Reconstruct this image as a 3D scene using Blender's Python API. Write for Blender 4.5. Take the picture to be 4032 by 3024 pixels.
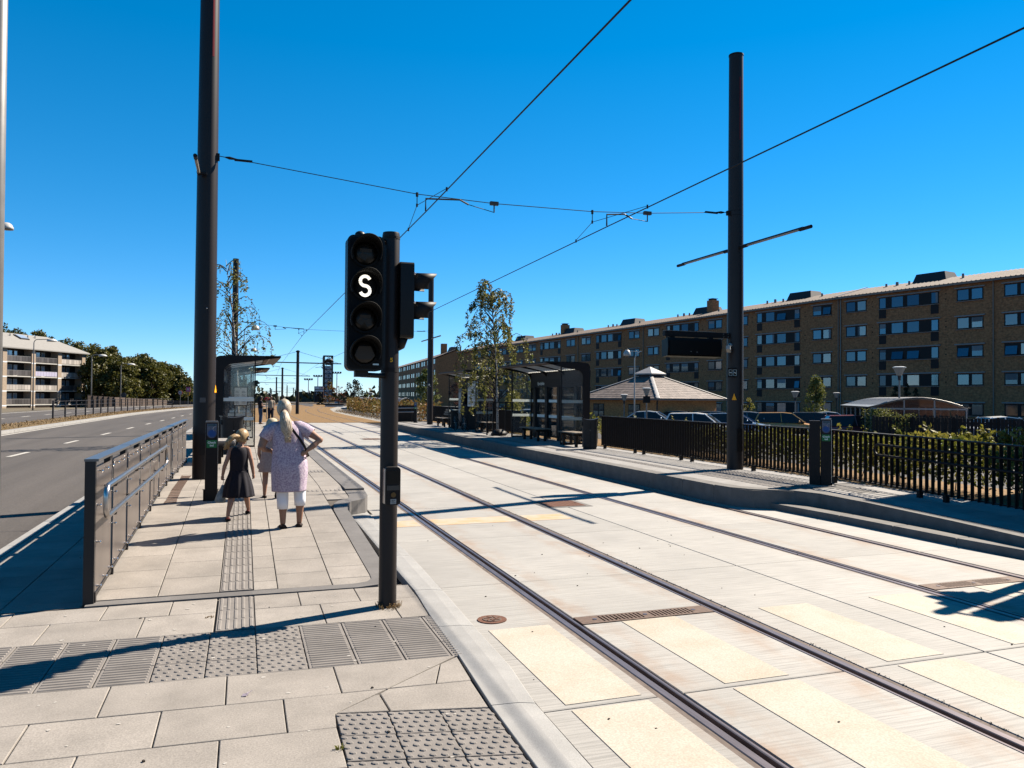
import bpy, math, random
import numpy as np
from mathutils import Vector, Matrix
for o in list(bpy.data.objects): bpy.data.objects.remove(o)
S = bpy.context.scene
COL = S.collection
random.seed(7); rng = np.random.default_rng(7)
PI = math.pi
R = math.radians

# ------------------------------------------------------------------ camera
FPX, CXP, CYP, CAMH = 3028.0, 2016.0, 1512.0, 1.88
YAW = math.atan(1056 / FPX); PITCH = math.atan(51 / FPX); ROLL = 0.0077
_fw = np.array([math.sin(YAW) * math.cos(PITCH), math.cos(YAW) * math.cos(PITCH), math.sin(PITCH)])
_r0 = np.array([math.cos(YAW), -math.sin(YAW), 0.0]); _u0 = np.cross(_r0, _fw)
_R = _r0 * math.cos(ROLL) + _u0 * math.sin(ROLL); _U = _u0 * math.cos(ROLL) - _r0 * math.sin(ROLL)
cd = bpy.data.cameras.new('camera'); cam = bpy.data.objects.new('camera', cd); COL.objects.link(cam)
cd.sensor_width = 36; cd.lens = FPX / 4032 * 36; cd.clip_start = 0.05; cd.clip_end = 4000
M = Matrix(((_R[0], _U[0], -_fw[0], 0), (_R[1], _U[1], -_fw[1], 0), (_R[2], _U[2], -_fw[2], CAMH), (0, 0, 0, 1)))
cam.matrix_world = M
S.camera = cam
def W(px, py, depth):
    """survey helper: a direction measured in the photograph plus a real distance gives a place in the world"""
    d = _fw + _R * ((px - CXP) / FPX) - _U * ((py - CYP) / FPX)
    return (d[0] * depth, d[1] * depth, CAMH + d[2] * depth)

# ------------------------------------------------------------------ light
SUN_EL, SUN_AZ = R(43), R(17)      # azimuth measured from +X towards +Y
wd = bpy.data.worlds.new('World'); S.world = wd; wd.use_nodes = True
nt = wd.node_tree; nt.nodes.clear()
sky = nt.nodes.new('ShaderNodeTexSky'); sky.sky_type = 'NISHITA'; sky.sun_disc = False
sky.sun_elevation = SUN_EL; sky.sun_rotation = R(90) - SUN_AZ
sky.altitude = 0; sky.air_density = 0.7; sky.dust_density = 0.0; sky.ozone_density = 9.0
hs = nt.nodes.new('ShaderNodeHueSaturation'); hs.inputs['Saturation'].default_value = 1.225; hs.inputs['Value'].default_value = 1.0; hs.inputs['Hue'].default_value = 0.494
gm = nt.nodes.new('ShaderNodeGamma'); gm.inputs[1].default_value = 0.85
bg = nt.nodes.new('ShaderNodeBackground'); bg.inputs[1].default_value = 0.0685
wo = nt.nodes.new('ShaderNodeOutputWorld')
nt.links.new(sky.outputs[0], hs.inputs['Color']); nt.links.new(hs.outputs[0], gm.inputs[0]); nt.links.new(gm.outputs[0], bg.inputs[0]); nt.links.new(bg.outputs[0], wo.inputs[0])
sl = bpy.data.lights.new('sun', 'SUN'); so = bpy.data.objects.new('sun', sl); COL.objects.link(so)
sl.energy = 5.0; sl.angle = R(0.53); sl.color = (1.0, 0.90, 0.76)
sd = Vector((math.cos(SUN_AZ) * math.cos(SUN_EL), math.sin(SUN_AZ) * math.cos(SUN_EL), math.sin(SUN_EL)))
so.rotation_euler = sd.to_track_quat('Z', 'Y').to_euler()
so.location = (30, 10, 40)
S.view_settings.view_transform = 'Standard'; S.view_settings.look = 'None'
S.view_settings.exposure = 1.72; S.view_settings.gamma = 1.0; S.view_settings.use_curve_mapping = False
S.render.engine = 'CYCLES'; S.render.resolution_x = 1024; S.render.resolution_y = 768

# ------------------------------------------------------------------ materials
def node(nt, t, **k):
    n = nt.nodes.new(t)
    for a, v in k.items(): setattr(n, a, v)
    return n
MATS = {}
ALB = 0.45      # tables below were read off sunlit surfaces; this brings them to real reflectance
KEEP = {'brick', 'brick_pavilion', 'white_band', 'lintel', 'wood_trim', 'dark_inside', 'paper', 'blue_disc', 'green_label', 'white_text', 'yellow_text', 'orange_sign', 'car_glass', 'blue_glass', 'far_brown', 'tower_rust', 'tower_glass', 'white_cotton', 'pylon_silver', 'far_grey'} | {'car_' + c for c in ('silver', 'white', 'grey', 'black', 'orange', 'red', 'blue')}
def mat(name, col, rough=0.6, metal=0.0, var=0.0, scale=6.0, stretch=(1, 1, 1), col2=None, bump=0.0, bscale=80.0, objvar=0.0, space='pos', spec=0.5, fine=0.0, fscale=150.0, trans=0.0, coat=0.0, det=6.0, ramp=(0.35, 0.65)):
    """procedural surface: base colour broken up by world- or object-space noise, fine speckle, per-object variation and bump"""
    if name in MATS: return MATS[name]
    if metal < .5 and name not in KEEP:
        col = tuple(c * ALB for c in col); col2 = tuple(c * ALB for c in col2) if col2 else None
    if spec == .5: spec = .2
    m = bpy.data.materials.new(name); m.use_nodes = True; t = m.node_tree; t.nodes.clear()
    out = node(t, 'ShaderNodeOutputMaterial'); p = node(t, 'ShaderNodeBsdfPrincipled'); t.links.new(p.outputs[0], out.inputs[0])
    p.inputs['Roughness'].default_value = rough; p.inputs['Metallic'].default_value = metal
    p.inputs['Specular IOR Level'].default_value = spec
    if trans: p.inputs['Transmission Weight'].default_value = trans
    if coat: p.inputs['Coat Weight'].default_value = coat; p.inputs['Coat Roughness'].default_value = 0.06
    col = tuple(col) + (1,)
    if space == 'pos': co = node(t, 'ShaderNodeNewGeometry').outputs['Position']
    else: co = node(t, 'ShaderNodeTexCoord').outputs['Object']
    mp = node(t, 'ShaderNodeMapping'); mp.inputs['Scale'].default_value = stretch; t.links.new(co, mp.inputs[0])
    c = None
    if var or col2:
        nz = node(t, 'ShaderNodeTexNoise'); nz.inputs['Scale'].default_value = scale; nz.inputs['Detail'].default_value = det; nz.inputs['Roughness'].default_value = 0.62
        t.links.new(mp.outputs[0], nz.inputs['Vector'])
        mr = node(t, 'ShaderNodeMapRange'); mr.inputs[1].default_value = ramp[0]; mr.inputs[2].default_value = ramp[1]; t.links.new(nz.outputs['Fac'], mr.inputs[0])
        mx = node(t, 'ShaderNodeMix', data_type='RGBA'); t.links.new(mr.outputs[0], mx.inputs[0])
        c2 = tuple(col2) + (1,) if col2 else tuple(min(1, x * (1 + var)) for x in col[:3]) + (1,)
        c1 = col if col2 else tuple(x * (1 - var) for x in col[:3]) + (1,)
        mx.inputs[6].default_value = c1; mx.inputs[7].default_value = c2; c = mx.outputs[2]
    if fine:
        nf = node(t, 'ShaderNodeTexNoise'); nf.inputs['Scale'].default_value = fscale; nf.inputs['Detail'].default_value = 2.0
        t.links.new(co, nf.inputs['Vector'])
        mf = node(t, 'ShaderNodeMapRange'); mf.inputs[1].default_value = 0.3; mf.inputs[2].default_value = 0.7; mf.inputs[3].default_value = 1 - fine; mf.inputs[4].default_value = 1 + fine
        t.links.new(nf.outputs['Fac'], mf.inputs[0])
        vm = node(t, 'ShaderNodeVectorMath', operation='SCALE'); t.links.new(mf.outputs[0], vm.inputs['Scale'])
        if c is None: vm.inputs[0].default_value = col[:3]
        else: t.links.new(c, vm.inputs[0])
        c = vm.outputs[0]
    if objvar:
        oi = node(t, 'ShaderNodeObjectInfo')
        mo = node(t, 'ShaderNodeMapRange'); mo.inputs[3].default_value = 1 - objvar; mo.inputs[4].default_value = 1 + objvar; t.links.new(oi.outputs['Random'], mo.inputs[0])
        vm = node(t, 'ShaderNodeVectorMath', operation='SCALE'); t.links.new(mo.outputs[0], vm.inputs['Scale'])
        if c is None: vm.inputs[0].default_value = col[:3]
        else: t.links.new(c, vm.inputs[0])
        c = vm.outputs[0]
    if c is None: p.inputs['Base Color'].default_value = col
    else: t.links.new(c, p.inputs['Base Color'])
    if bump:
        nb = node(t, 'ShaderNodeTexNoise'); nb.inputs['Scale'].default_value = bscale; nb.inputs['Detail'].default_value = 4.0
        t.links.new(mp.outputs[0], nb.inputs['Vector'])
        b = node(t, 'ShaderNodeBump'); b.inputs['Strength'].default_value = bump; b.inputs['Distance'].default_value = 0.01
        t.links.new(nb.outputs['Fac'], b.inputs['Height']); t.links.new(b.outputs[0], p.inputs['Normal'])
    MATS[name] = m; return m
def emit(name, col, s):
    m = bpy.data.materials.new(name); m.use_nodes = True; p = m.node_tree.nodes['Principled BSDF']
    p.inputs['Base Color'].default_value = tuple(col) + (1,); p.inputs['Emission Color'].default_value = tuple(col) + (1,); p.inputs['Emission Strength'].default_value = s
    MATS[name] = m; return m
def glassmat(name, tint, refl=0.06, op=0.1, dirt=0.0):
    """thin pane: mostly see-through, fresnel mirror on top, a little dirt that scatters light"""
    m = bpy.data.materials.new(name); m.use_nodes = True; t = m.node_tree; t.nodes.clear()
    out = node(t, 'ShaderNodeOutputMaterial'); tr = node(t, 'ShaderNodeBsdfTransparent'); tr.inputs[0].default_value = tuple(tint) + (1,)
    gl = node(t, 'ShaderNodeBsdfGlossy'); gl.inputs['Roughness'].default_value = 0.02; df = node(t, 'ShaderNodeBsdfDiffuse'); df.inputs[0].default_value = (.5, .5, .5, 1)
    fr = node(t, 'ShaderNodeFresnel'); fr.inputs[0].default_value = 1.45
    m1 = node(t, 'ShaderNodeMixShader'); m2 = node(t, 'ShaderNodeMixShader')
    nz = node(t, 'ShaderNodeTexNoise'); nz.inputs['Scale'].default_value = 2.5; nz.inputs['Detail'].default_value = 5
    mr = node(t, 'ShaderNodeMapRange'); mr.inputs[1].default_value = .3; mr.inputs[2].default_value = .8; mr.inputs[3].default_value = op * .4; mr.inputs[4].default_value = op * 1.6
    t.links.new(nz.outputs['Fac'], mr.inputs[0]); t.links.new(mr.outputs[0], m1.inputs[0]); t.links.new(tr.outputs[0], m1.inputs[1]); t.links.new(df.outputs[0], m1.inputs[2])
    t.links.new(fr.outputs[0], m2.inputs[0]); t.links.new(m1.outputs[0], m2.inputs[1]); t.links.new(gl.outputs[0], m2.inputs[2]); t.links.new(m2.outputs[0], out.inputs[0])
    MATS[name] = m; return m

# ------------------------------------------------------------------ mesh tools
class MB:
    def __init__(s): s.v = []; s.f = []
    def add(s, v, f):
        n = len(s.v); s.v += [tuple(x) for x in v]; s.f += [tuple(i + n for i in q) for q in f]; return s
    def box(s, x0, x1, y0, y1, z0, z1):
        v = [(x0, y0, z0), (x1, y0, z0), (x1, y1, z0), (x0, y1, z0), (x0, y0, z1), (x1, y0, z1), (x1, y1, z1), (x0, y1, z1)]
        return s.add(v, [(3, 2, 1, 0), (4, 5, 6, 7), (0, 1, 5, 4), (1, 2, 6, 5), (2, 3, 7, 6), (3, 0, 4, 7)])
    def cbox(s, c, d, rz=0.0, m=None):
        hx, hy, hz = d[0] / 2, d[1] / 2, d[2] / 2; v = []
        mm = m if m is not None else Matrix.Rotation(rz, 3, 'Z')
        for p in [(-hx, -hy, -hz), (hx, -hy, -hz), (hx, hy, -hz), (-hx, hy, -hz), (-hx, -hy, hz), (hx, -hy, hz), (hx, hy, hz), (-hx, hy, hz)]:
            q = mm @ Vector(p); v.append((q.x + c[0], q.y + c[1], q.z + c[2]))
        return s.add(v, [(3, 2, 1, 0), (4, 5, 6, 7), (0, 1, 5, 4), (1, 2, 6, 5), (2, 3, 7, 6), (3, 0, 4, 7)])
    def slab(s, poly, z0, z1, ch=0.0):
        """prism over a convex or simple polygon (counter-clockwise), optional chamfered top edge; z may be functions of x,y"""
        f0 = z0 if callable(z0) else (lambda x, y: z0); f1 = z1 if callable(z1) else (lambda x, y: z1); n = len(poly)
        if ch:
            cx = sum(p[0] for p in poly) / n; cy = sum(p[1] for p in poly) / n; top = []
            for p in poly:
                dx, dy = cx - p[0], cy - p[1]; k = ch * 1.41 / max(1e-6, math.hypot(dx, dy)); top.append((p[0] + dx * k, p[1] + dy * k))
            v = [(p[0], p[1], f0(*p)) for p in poly] + [(p[0], p[1], f1(*p) - ch * .7) for p in poly] + [(p[0], p[1], f1(*p)) for p in top]
            fs = [tuple(range(n - 1, -1, -1)), tuple(range(2 * n, 3 * n))]
            for i in range(n):
                j = (i + 1) % n; fs.append((i, j, n + j, n + i)); fs.append((n + i, n + j, 2 * n + j, 2 * n + i))
            return s.add(v, fs)
        v = [(p[0], p[1], f0(*p)) for p in poly] + [(p[0], p[1], f1(*p)) for p in poly]
        return s.add(v, [tuple(range(n - 1, -1, -1)), tuple(range(n, 2 * n))] + [(i, (i + 1) % n, n + (i + 1) % n, n + i) for i in range(n)])
    def ext(s, prof, axis, a0, a1):
        """extrude a 2-D profile along axis 'x','y' or 'z'; profile is (y,z),(x,z) or (x,y)"""
        n = len(prof)
        def P(q, a): return (a, q[0], q[1]) if axis == 'x' else (q[0], a, q[1]) if axis == 'y' else (q[0], q[1], a)
        v = [P(q, a0) for q in prof] + [P(q, a1) for q in prof]
        return s.add(v, [tuple(range(n - 1, -1, -1)), tuple(range(n, 2 * n))] + [(i, (i + 1) % n, n + (i + 1) % n, n + i) for i in range(n)])
    def cyl(s, p0, p1, r0, r1=None, n=16, cap=True):
        r1 = r0 if r1 is None else r1
        return s.loft([(p0, r0), (p1, r1)], n, cap)
    def loft(s, pts, n=12, cap=True, flat=None):
        """tube through [(point, radius)], radius may be (a,b)"""
        P = [Vector(p) for p, _ in pts]; v = []; f = []; up = None
        for i, (p, r) in enumerate(pts):
            d = (P[min(i + 1, len(P) - 1)] - P[max(i - 1, 0)])
            d = d.normalized() if d.length > 1e-9 else Vector((0, 0, 1))
            if up is None:
                up = Vector((0, 0, 1)) if abs(d.z) < 0.9 else Vector((0, 1, 0))
            a = up.cross(d)
            if a.length < 1e-6: a = Vector((1, 0, 0)).cross(d)
            a.normalize(); b = d.cross(a); up = b
            ra, rb = (r if isinstance(r, (tuple, list)) else (r, r))
            for k in range(n):
                t = 2 * PI * k / n; q = P[i] + a * (ra * math.cos(t)) + b * (rb * math.sin(t)); v.append(tuple(q))
        for i in range(len(P) - 1):
            for k in range(n): f.append((i * n + k, i * n + (k + 1) % n, (i + 1) * n + (k + 1) % n, (i + 1) * n + k))
        if cap: f.append(tuple(range(n - 1, -1, -1))); f.append(tuple((len(P) - 1) * n + k for k in range(n)))
        return s.add(v, f)
    def tube(s, path, r, n=8): return s.loft([(p, r) for p in path], n)
    def rings(s, rings, n=24, cap=True, fn=None):
        """stack of horizontal ellipses (cx,cy,z,rx,ry); fn(k,i) scales the radius"""
        v = []; f = []
        for i, (cx, cy, z, rx, ry) in enumerate(rings):
            for k in range(n):
                t = 2 * PI * k / n; m = fn(t, i) if fn else 1.0; v.append((cx + rx * m * math.cos(t), cy + ry * m * math.sin(t), z))
        for i in range(len(rings) - 1):
            for k in range(n): f.append((i * n + k, i * n + (k + 1) % n, (i + 1) * n + (k + 1) % n, (i + 1) * n + k))
        if cap: f.append(tuple(range(n - 1, -1, -1))); f.append(tuple((len(rings) - 1) * n + k for k in range(n)))
        return s.add(v, f)
    def ball(s, c, r, nu=14, nv=9, m=None):
        r = r if isinstance(r, (tuple, list)) else (r, r, r); v = []; f = []
        for j in range(nv + 1):
            ph = PI * j / nv
            for k in range(nu):
                t = 2 * PI * k / nu; q = Vector((r[0] * math.sin(ph) * math.cos(t), r[1] * math.sin(ph) * math.sin(t), r[2] * math.cos(ph)))
                if m is not None: q = m @ q
                v.append((c[0] + q.x, c[1] + q.y, c[2] + q.z))
        for j in range(nv):
            for k in range(nu): f.append((j * nu + k, (j + 1) * nu + k, (j + 1) * nu + (k + 1) % nu, j * nu + (k + 1) % nu))
        return s.add(v, f)
    def quad(s, a, b, c, d): return s.add([a, b, c, d], [(0, 1, 2, 3)])
    def mesh(s, name, m):
        me = bpy.data.meshes.new(name); me.from_pydata(s.v, [], s.f); me.validate(); me.materials.append(MATS[m] if isinstance(m, str) else m); return me
    def build(s, name, m, parent=None, smooth=False, loc=None, bevel=0.0, rot=None):
        me = s.mesh(name, m)
        if smooth: me.shade_smooth()
        o = bpy.data.objects.new(name, me); COL.objects.link(o)
        if parent is not None: o.parent = parent
        if loc is not None: o.location = loc
        if rot is not None: o.rotation_euler = rot
        if bevel:
            b = o.modifiers.new('bevel', 'BEVEL'); b.width = bevel; b.segments = 2; b.limit_method = 'ANGLE'; b.angle_limit = R(40)
        if smooth == 'auto': autosm(o)
        return o
def autosm(o, ang=40):
    me = o.data; me.shade_smooth()
    me.update()
    import bmesh
    bm = bmesh.new(); bm.from_mesh(me); c = math.cos(R(ang))
    for e in bm.edges:
        if len(e.link_faces) == 2 and e.link_faces[0].normal.dot(e.link_faces[1].normal) < c: e.smooth = False
    bm.to_mesh(me); bm.free()
def tag(o, label=None, cat=None, group=None, kind=None):
    if label: o['label'] = label
    if cat: o['category'] = cat
    if group: o['group'] = group
    if kind: o['kind'] = kind
    return o
def thing(name, label, cat, loc=(0, 0, 0), rz=0.0, group=None):
    o = bpy.data.objects.new(name, None); COL.objects.link(o); o.location = loc; o.rotation_euler = (0, 0, rz); o.empty_display_size = 0.2
    return tag(o, label, cat, group)
def inst(name, me, parent=None, loc=(0, 0, 0), rot=(0, 0, 0), sc=None):
    o = bpy.data.objects.new(name, me); COL.objects.link(o); o.location = loc; o.rotation_euler = rot
    if sc is not None: o.scale = sc
    if parent is not None: o.parent = parent
    return o
def copy_tree(src, parent=None):
    c = src.copy(); COL.objects.link(c); c.parent = parent
    for ch in list(src.children): copy_tree(ch, c)
    return c
def text(name, s, m, size, parent=None, loc=(0, 0, 0), rot=(R(90), 0, 0), align='CENTER', ext=0.001, bold=0.0, sx=1.0):
    cu = bpy.data.curves.new(name, 'FONT'); cu.body = s; cu.size = size; cu.align_x = align; cu.align_y = 'CENTER'; cu.extrude = ext; cu.offset = bold; cu.resolution_u = 4
    o = bpy.data.objects.new(name, cu); COL.objects.link(o)
    dg = bpy.context.evaluated_depsgraph_get(); me = bpy.data.meshes.new_from_object(o.evaluated_get(dg))
    bpy.data.objects.remove(o); me.materials.clear(); me.materials.append(MATS[m] if isinstance(m, str) else m)
    o = bpy.data.objects.new(name, me); COL.objects.link(o); o.location = loc; o.rotation_euler = rot; o.scale = (sx, 1, 1)
    if parent is not None: o.parent = parent
    return o
# surfaces of the place
mat('slab', (0.41, 0.37, 0.33), .85, var=.13, scale=2.3, fine=.17, fscale=95, objvar=.08, bump=.15, bscale=160)
mat('tactile', (0.30, 0.272, 0.250), .8, var=.10, scale=5, fine=.07, fscale=140, objvar=.05)
mat('joint', (0.14, 0.12, 0.10), .95, var=.25, scale=14)
mat('granite', (0.43, 0.42, 0.405), .75, var=.08, scale=3, fine=.22, fscale=230, objvar=.04)
mat('dark_granite', (0.225, 0.21, 0.20), .75, var=.10, scale=4, fine=.2, fscale=200, objvar=.08)
mat('platform_top', (0.40, 0.38, 0.36), .85, var=.12, scale=3, fine=.08, fscale=120, objvar=.06)
mat('kerb_concrete', (0.24, 0.225, 0.21), .9, var=.14, scale=5, fine=.08)
mat('yellow_paint', (0.65, 0.58, 0.485), .8, col2=(0.57, 0.485, 0.375), scale=2.2, fine=.15, fscale=90, ramp=(.42, .75), objvar=.02)
mat('orange_stain', (0.72, 0.46, 0.24), .85, col2=(0.64, 0.56, 0.46), scale=3.2, fine=.06)
mat('rail_steel', (0.16, 0.13, 0.125), .38, metal=.7, var=.15, scale=8, stretch=(6, .5, 1))
mat('rail_groove', (0.02, 0.014, 0.012), .9)
mat('rail_side', (0.20, 0.155, 0.13), .85, var=.3, scale=9, stretch=(3, .7, 1))
mat('rust_iron', (0.17, 0.115, 0.09), .75, metal=.25, col2=(0.25, .17, .13), scale=30)
mat('rust_plate', (0.24, 0.105, 0.06), .85, col2=(0.16, .07, .045), scale=25, bump=.4, bscale=60)
mat('asphalt', (0.125, 0.110, 0.100), .9, var=.17, scale=.8, stretch=(1.2, .06, 1), fine=.24, fscale=45)
mat('road_paint', (0.62, 0.59, 0.54), .8, var=.14, scale=8)
mat('dry_grass', (0.33, 0.19, 0.07), .95, col2=(0.25, 0.15, 0.055), scale=1.3, fine=.3, fscale=14)
mat('median_grass', (0.27, 0.17, 0.075), .95, col2=(0.19, 0.14, 0.06), scale=.8, fine=.35, fscale=9)
mat('ground', (0.19, 0.16, 0.115), .95, var=.25, scale=.25, fine=.2, fscale=6)
mat('gravel', (0.42, 0.39, 0.35), .95, var=.15, scale=1.5, fine=.25, fscale=18)
mat('parking', (0.10, 0.092, 0.088), .9, var=.15, scale=.4, fine=.15, fscale=30)
mat('lawn', (0.10, 0.11, 0.035), .95, col2=(0.15, 0.12, 0.045), scale=.6, fine=.3, fscale=9)
mat('pole_paint', (0.036, 0.028, 0.027), .42, var=.12, scale=3, stretch=(1, 1, .3))
mat('black_metal', (0.016, 0.012, 0.012), .55, var=.15, scale=6)
mat('black_matt', (0.006, 0.006, 0.006), .8)
mat('signal_case', (0.016, 0.016, 0.017), .45, var=.1, scale=9)
mat('panel_metal', (0.19, 0.162, 0.148), .34, metal=.75, var=.10, scale=3, stretch=(1, 1, .2))
mat('frame_dark', (0.055, 0.05, 0.05), .4, metal=.3)
mat('cap_metal', (0.13, 0.125, 0.125), .35, metal=.7)
mat('steel', (0.42, 0.39, 0.37), .28, metal=1.0, var=.05, scale=10)
mat('bolt', (0.7, 0.68, 0.65), .2, metal=1.0)
mat('wire', (0.012, 0.012, 0.014), .5)
mat('white_part', (0.55, 0.55, 0.53), .6)
mat('insulator', (0.13, 0.12, 0.11), .6)
mat('tube_cover', (0.55, 0.47, 0.38), .35)
mat('red_light', (0.35, 0.01, 0.015), .4)
mat('lamp_glass', (0.03, 0.027, 0.022), .3, spec=.3)
mat('green_label', (0.018, 0.12, 0.04), .5)
mat('white_text', (0.62, 0.66, 0.62), .6)
mat('blue_glass', (0.012, 0.045, 0.10), .12, spec=.8)
mat('blue_disc', (0.010, 0.05, 0.17), .35)
mat('yellow_text', (0.60, 0.33, 0.02), .5)
mat('wood_slat', (0.33, 0.27, 0.21), .75, var=.2, scale=6, stretch=(8, 1, 8), objvar=.12)
mat('paper', (0.66, 0.66, 0.64), .7)
mat('screen_black', (0.005, 0.004, 0.004), .3)
mat('white_band', (0.60, 0.61, 0.58), .6)
mat('orange_sign', (0.75, 0.30, 0.01), .5)
mat('brick', (0.29, 0.133, 0.060), .92, col2=(0.18, 0.080, 0.038), scale=2.4, stretch=(1, 1, 5.5), fine=.28, fscale=5.5, det=9)
mat('brick_pavilion', (0.34, 0.165, 0.066), .92, col2=(0.25, 0.115, 0.046), scale=3, stretch=(1, 1, 5), fine=.25, fscale=9)
mat('roof_tile', (0.34, 0.265, 0.215), .85, col2=(0.27, 0.21, 0.175), scale=2.2, stretch=(1, 1, 3), fine=.2, fscale=5)
mat('slate', (0.25, 0.20, 0.175), .7, var=.2, scale=3, objvar=.22, fine=.15, fscale=30)
mat('zinc', (0.55, 0.52, 0.49), .5, var=.1, scale=4)
mat('wood_trim', (0.18, 0.135, 0.11), .7)
mat('lintel', (0.19, 0.18, 0.18), .7)
mat('window_frame', (0.016, 0.011, 0.012), .55)
mat('door_panel', (0.030, 0.018, 0.018), .6)
mat('leadcover', (0.05, 0.045, 0.05), .6)
mat('render_white', (0.58, 0.56, 0.52), .85, var=.06, scale=1)
mat('brick_pale', (0.47, 0.37, 0.28), .9, var=.12, scale=3, stretch=(1, 1, 4), fine=.12, fscale=8)
mat('roof_pale', (0.36, 0.345, 0.325), .9, var=.08, scale=1.5, stretch=(1, 1, 6))
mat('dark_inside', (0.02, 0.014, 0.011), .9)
mat('balcony_pale', (0.52, 0.47, 0.43), .6, objvar=.25)
mat('balcony_dark', (0.12, 0.11, 0.11), .3, objvar=.4)
mat('balcony_lilac', (0.56, 0.53, 0.70), .6)
mat('bark', (0.06, 0.045, 0.035), .9, var=.3, scale=12)
mat('birch_bark', (0.62, 0.57, 0.52), .8, col2=(0.12, 0.10, 0.09), scale=9, stretch=(1, 1, 2.6), ramp=(.52, .62))
mat('soil', (0.045, 0.035, 0.028), .95, var=.3, scale=20)
mat('rubber', (0.012, 0.012, 0.012), .8)
mat('rim', (0.45, 0.45, 0.46), .35, metal=.8)
mat('car_glass', (0.016, 0.018, 0.02), .06, spec=.35)
mat('headlight', (0.75, 0.76, 0.78), .15, spec=.9)
mat('taillight', (0.35, 0.01, 0.01), .2)
mat('plastic_dark', (0.02, 0.02, 0.021), .6)
mat('polycarbonate', (0.42, 0.44, 0.45), .35, var=.08, scale=2)
mat('alu_frame', (0.30, 0.29, 0.28), .45, metal=.5)
mat('dark_mesh', (0.055, 0.045, 0.045), .6)
mat('fence_wood', (0.055, 0.043, 0.038), .85, objvar=.25, var=.15, scale=5, stretch=(3, 3, .5))
mat('far_fence', (0.16, 0.12, 0.10), .85, var=.15, scale=1, stretch=(1, 1, 8), objvar=.1)
mat('lamp_white', (0.70, 0.69, 0.66), .35)
mat('galv', (0.33, 0.32, 0.31), .5, metal=.4, var=.1, scale=4)
mat('sign_red', (0.45, 0.02, 0.03), .5)
mat('sign_white', (0.72, 0.70, 0.70), .5)
mat('sign_back', (0.05, 0.06, 0.075), .5)
mat('sign_pink', (0.55, 0.10, 0.26), .5)
mat('sign_yellow', (0.72, 0.36, 0.04), .5)
mat('sign_navy', (0.02, 0.02, 0.12), .5)
mat('far_grey', (0.38, 0.40, 0.42), .8, var=.08, scale=.4)
mat('far_brown', (0.22, 0.15, 0.09), .9, var=.15, scale=.3)
mat('pylon_dark', (0.03, 0.012, 0.014), .5)
mat('pylon_silver', (0.50, 0.50, 0.52), .45)
mat('tower_glass', (0.50, 0.53, 0.58), .35)
mat('tower_rust', (0.17, 0.10, 0.06), .8, var=.25, scale=2)
# people
mat('skin', (0.50, 0.27, 0.18), .55, var=.06, scale=14, space='obj')
mat('skin_child', (0.56, 0.31, 0.215), .55, var=.05, scale=14, space='obj')
mat('tunic', (0.50, 0.38, 0.53), .85, col2=(0.80, 0.68, 0.78), scale=48, space='obj', det=3, ramp=(.4, .58))
mat('white_cotton', (0.60, 0.60, 0.64), .8)
mat('hair_white', (0.80, 0.68, 0.53), .5, col2=(0.36, 0.27, 0.18), scale=12, stretch=(9, 9, .8), space='obj', ramp=(.42, .62))
mat('hair_blonde', (0.68, 0.49, 0.27), .45, col2=(0.34, 0.20, 0.09), scale=12, stretch=(8, 8, .9), space='obj', ramp=(.40, .62))
mat('hair_dark', (0.022, 0.014, 0.012), .5)
mat('hair_red', (0.07, 0.022, 0.015), .5)
mat('brown_leather', (0.055, 0.025, 0.014), .5)
mat('strap_black', (0.01, 0.009, 0.01), .6)
mat('navy_dress', (0.018, 0.016, 0.026), .8, var=.3, scale=40, space='obj')
mat('red_sandal', (0.20, 0.025, 0.02), .55)
mat('sole', (0.02, 0.015, 0.012), .8)
mat('kid_dress', (0.46, 0.33, 0.30), .85, col2=(0.58, 0.47, 0.44), scale=30, space='obj')
mat('bow_navy', (0.015, 0.017, 0.045), .6)
mat('bow_pale', (0.55, 0.56, 0.62), .6)
mat('bag_blue', (0.20, 0.28, 0.34), .6, col2=(0.50, 0.58, 0.62), scale=16, space='obj')
mat('denim', (0.055, 0.10, 0.19), .85, var=.2, scale=12, space='obj')
mat('denim_dark', (0.022, 0.024, 0.04), .85)
mat('top_dark', (0.018, 0.015, 0.025), .85)
mat('top_beige', (0.46, 0.38, 0.30), .85)
mat('print_grey', (0.35, 0.31, 0.30), .9, col2=(0.08, .06, .06), scale=60)
emit('led_s', (1.0, 0.92, 0.78), .36)
glassmat('clear_glass', (0.88, 0.90, 0.90), op=.05)
glassmat('smoke_glass', (0.60, 0.62, 0.63), op=.09)
glassmat('dark_pane', (0.35, 0.34, 0.33), op=.05)
def frosted(name, col, tr):
    m = bpy.data.materials.new(name); m.use_nodes = True; t = m.node_tree; t.nodes.clear(); MATS[name] = m
    out = node(t, 'ShaderNodeOutputMaterial'); a = node(t, 'ShaderNodeBsdfTranslucent'); a.inputs[0].default_value = tuple(col) + (1,); d = node(t, 'ShaderNodeBsdfDiffuse'); d.inputs[0].default_value = tuple(col) + (1,); b = node(t, 'ShaderNodeBsdfTransparent'); x = node(t, 'ShaderNodeMixShader'); y = node(t, 'ShaderNodeMixShader')
    x.inputs[0].default_value = .35; y.inputs[0].default_value = tr; t.links.new(a.outputs[0], x.inputs[1]); t.links.new(d.outputs[0], x.inputs[2]); t.links.new(x.outputs[0], y.inputs[1]); t.links.new(b.outputs[0], y.inputs[2]); t.links.new(y.outputs[0], out.inputs[0])
frosted('roof_frost', (.86, .86, .84), .10); frosted('band_frost', (.85, .86, .83), .04)
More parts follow.
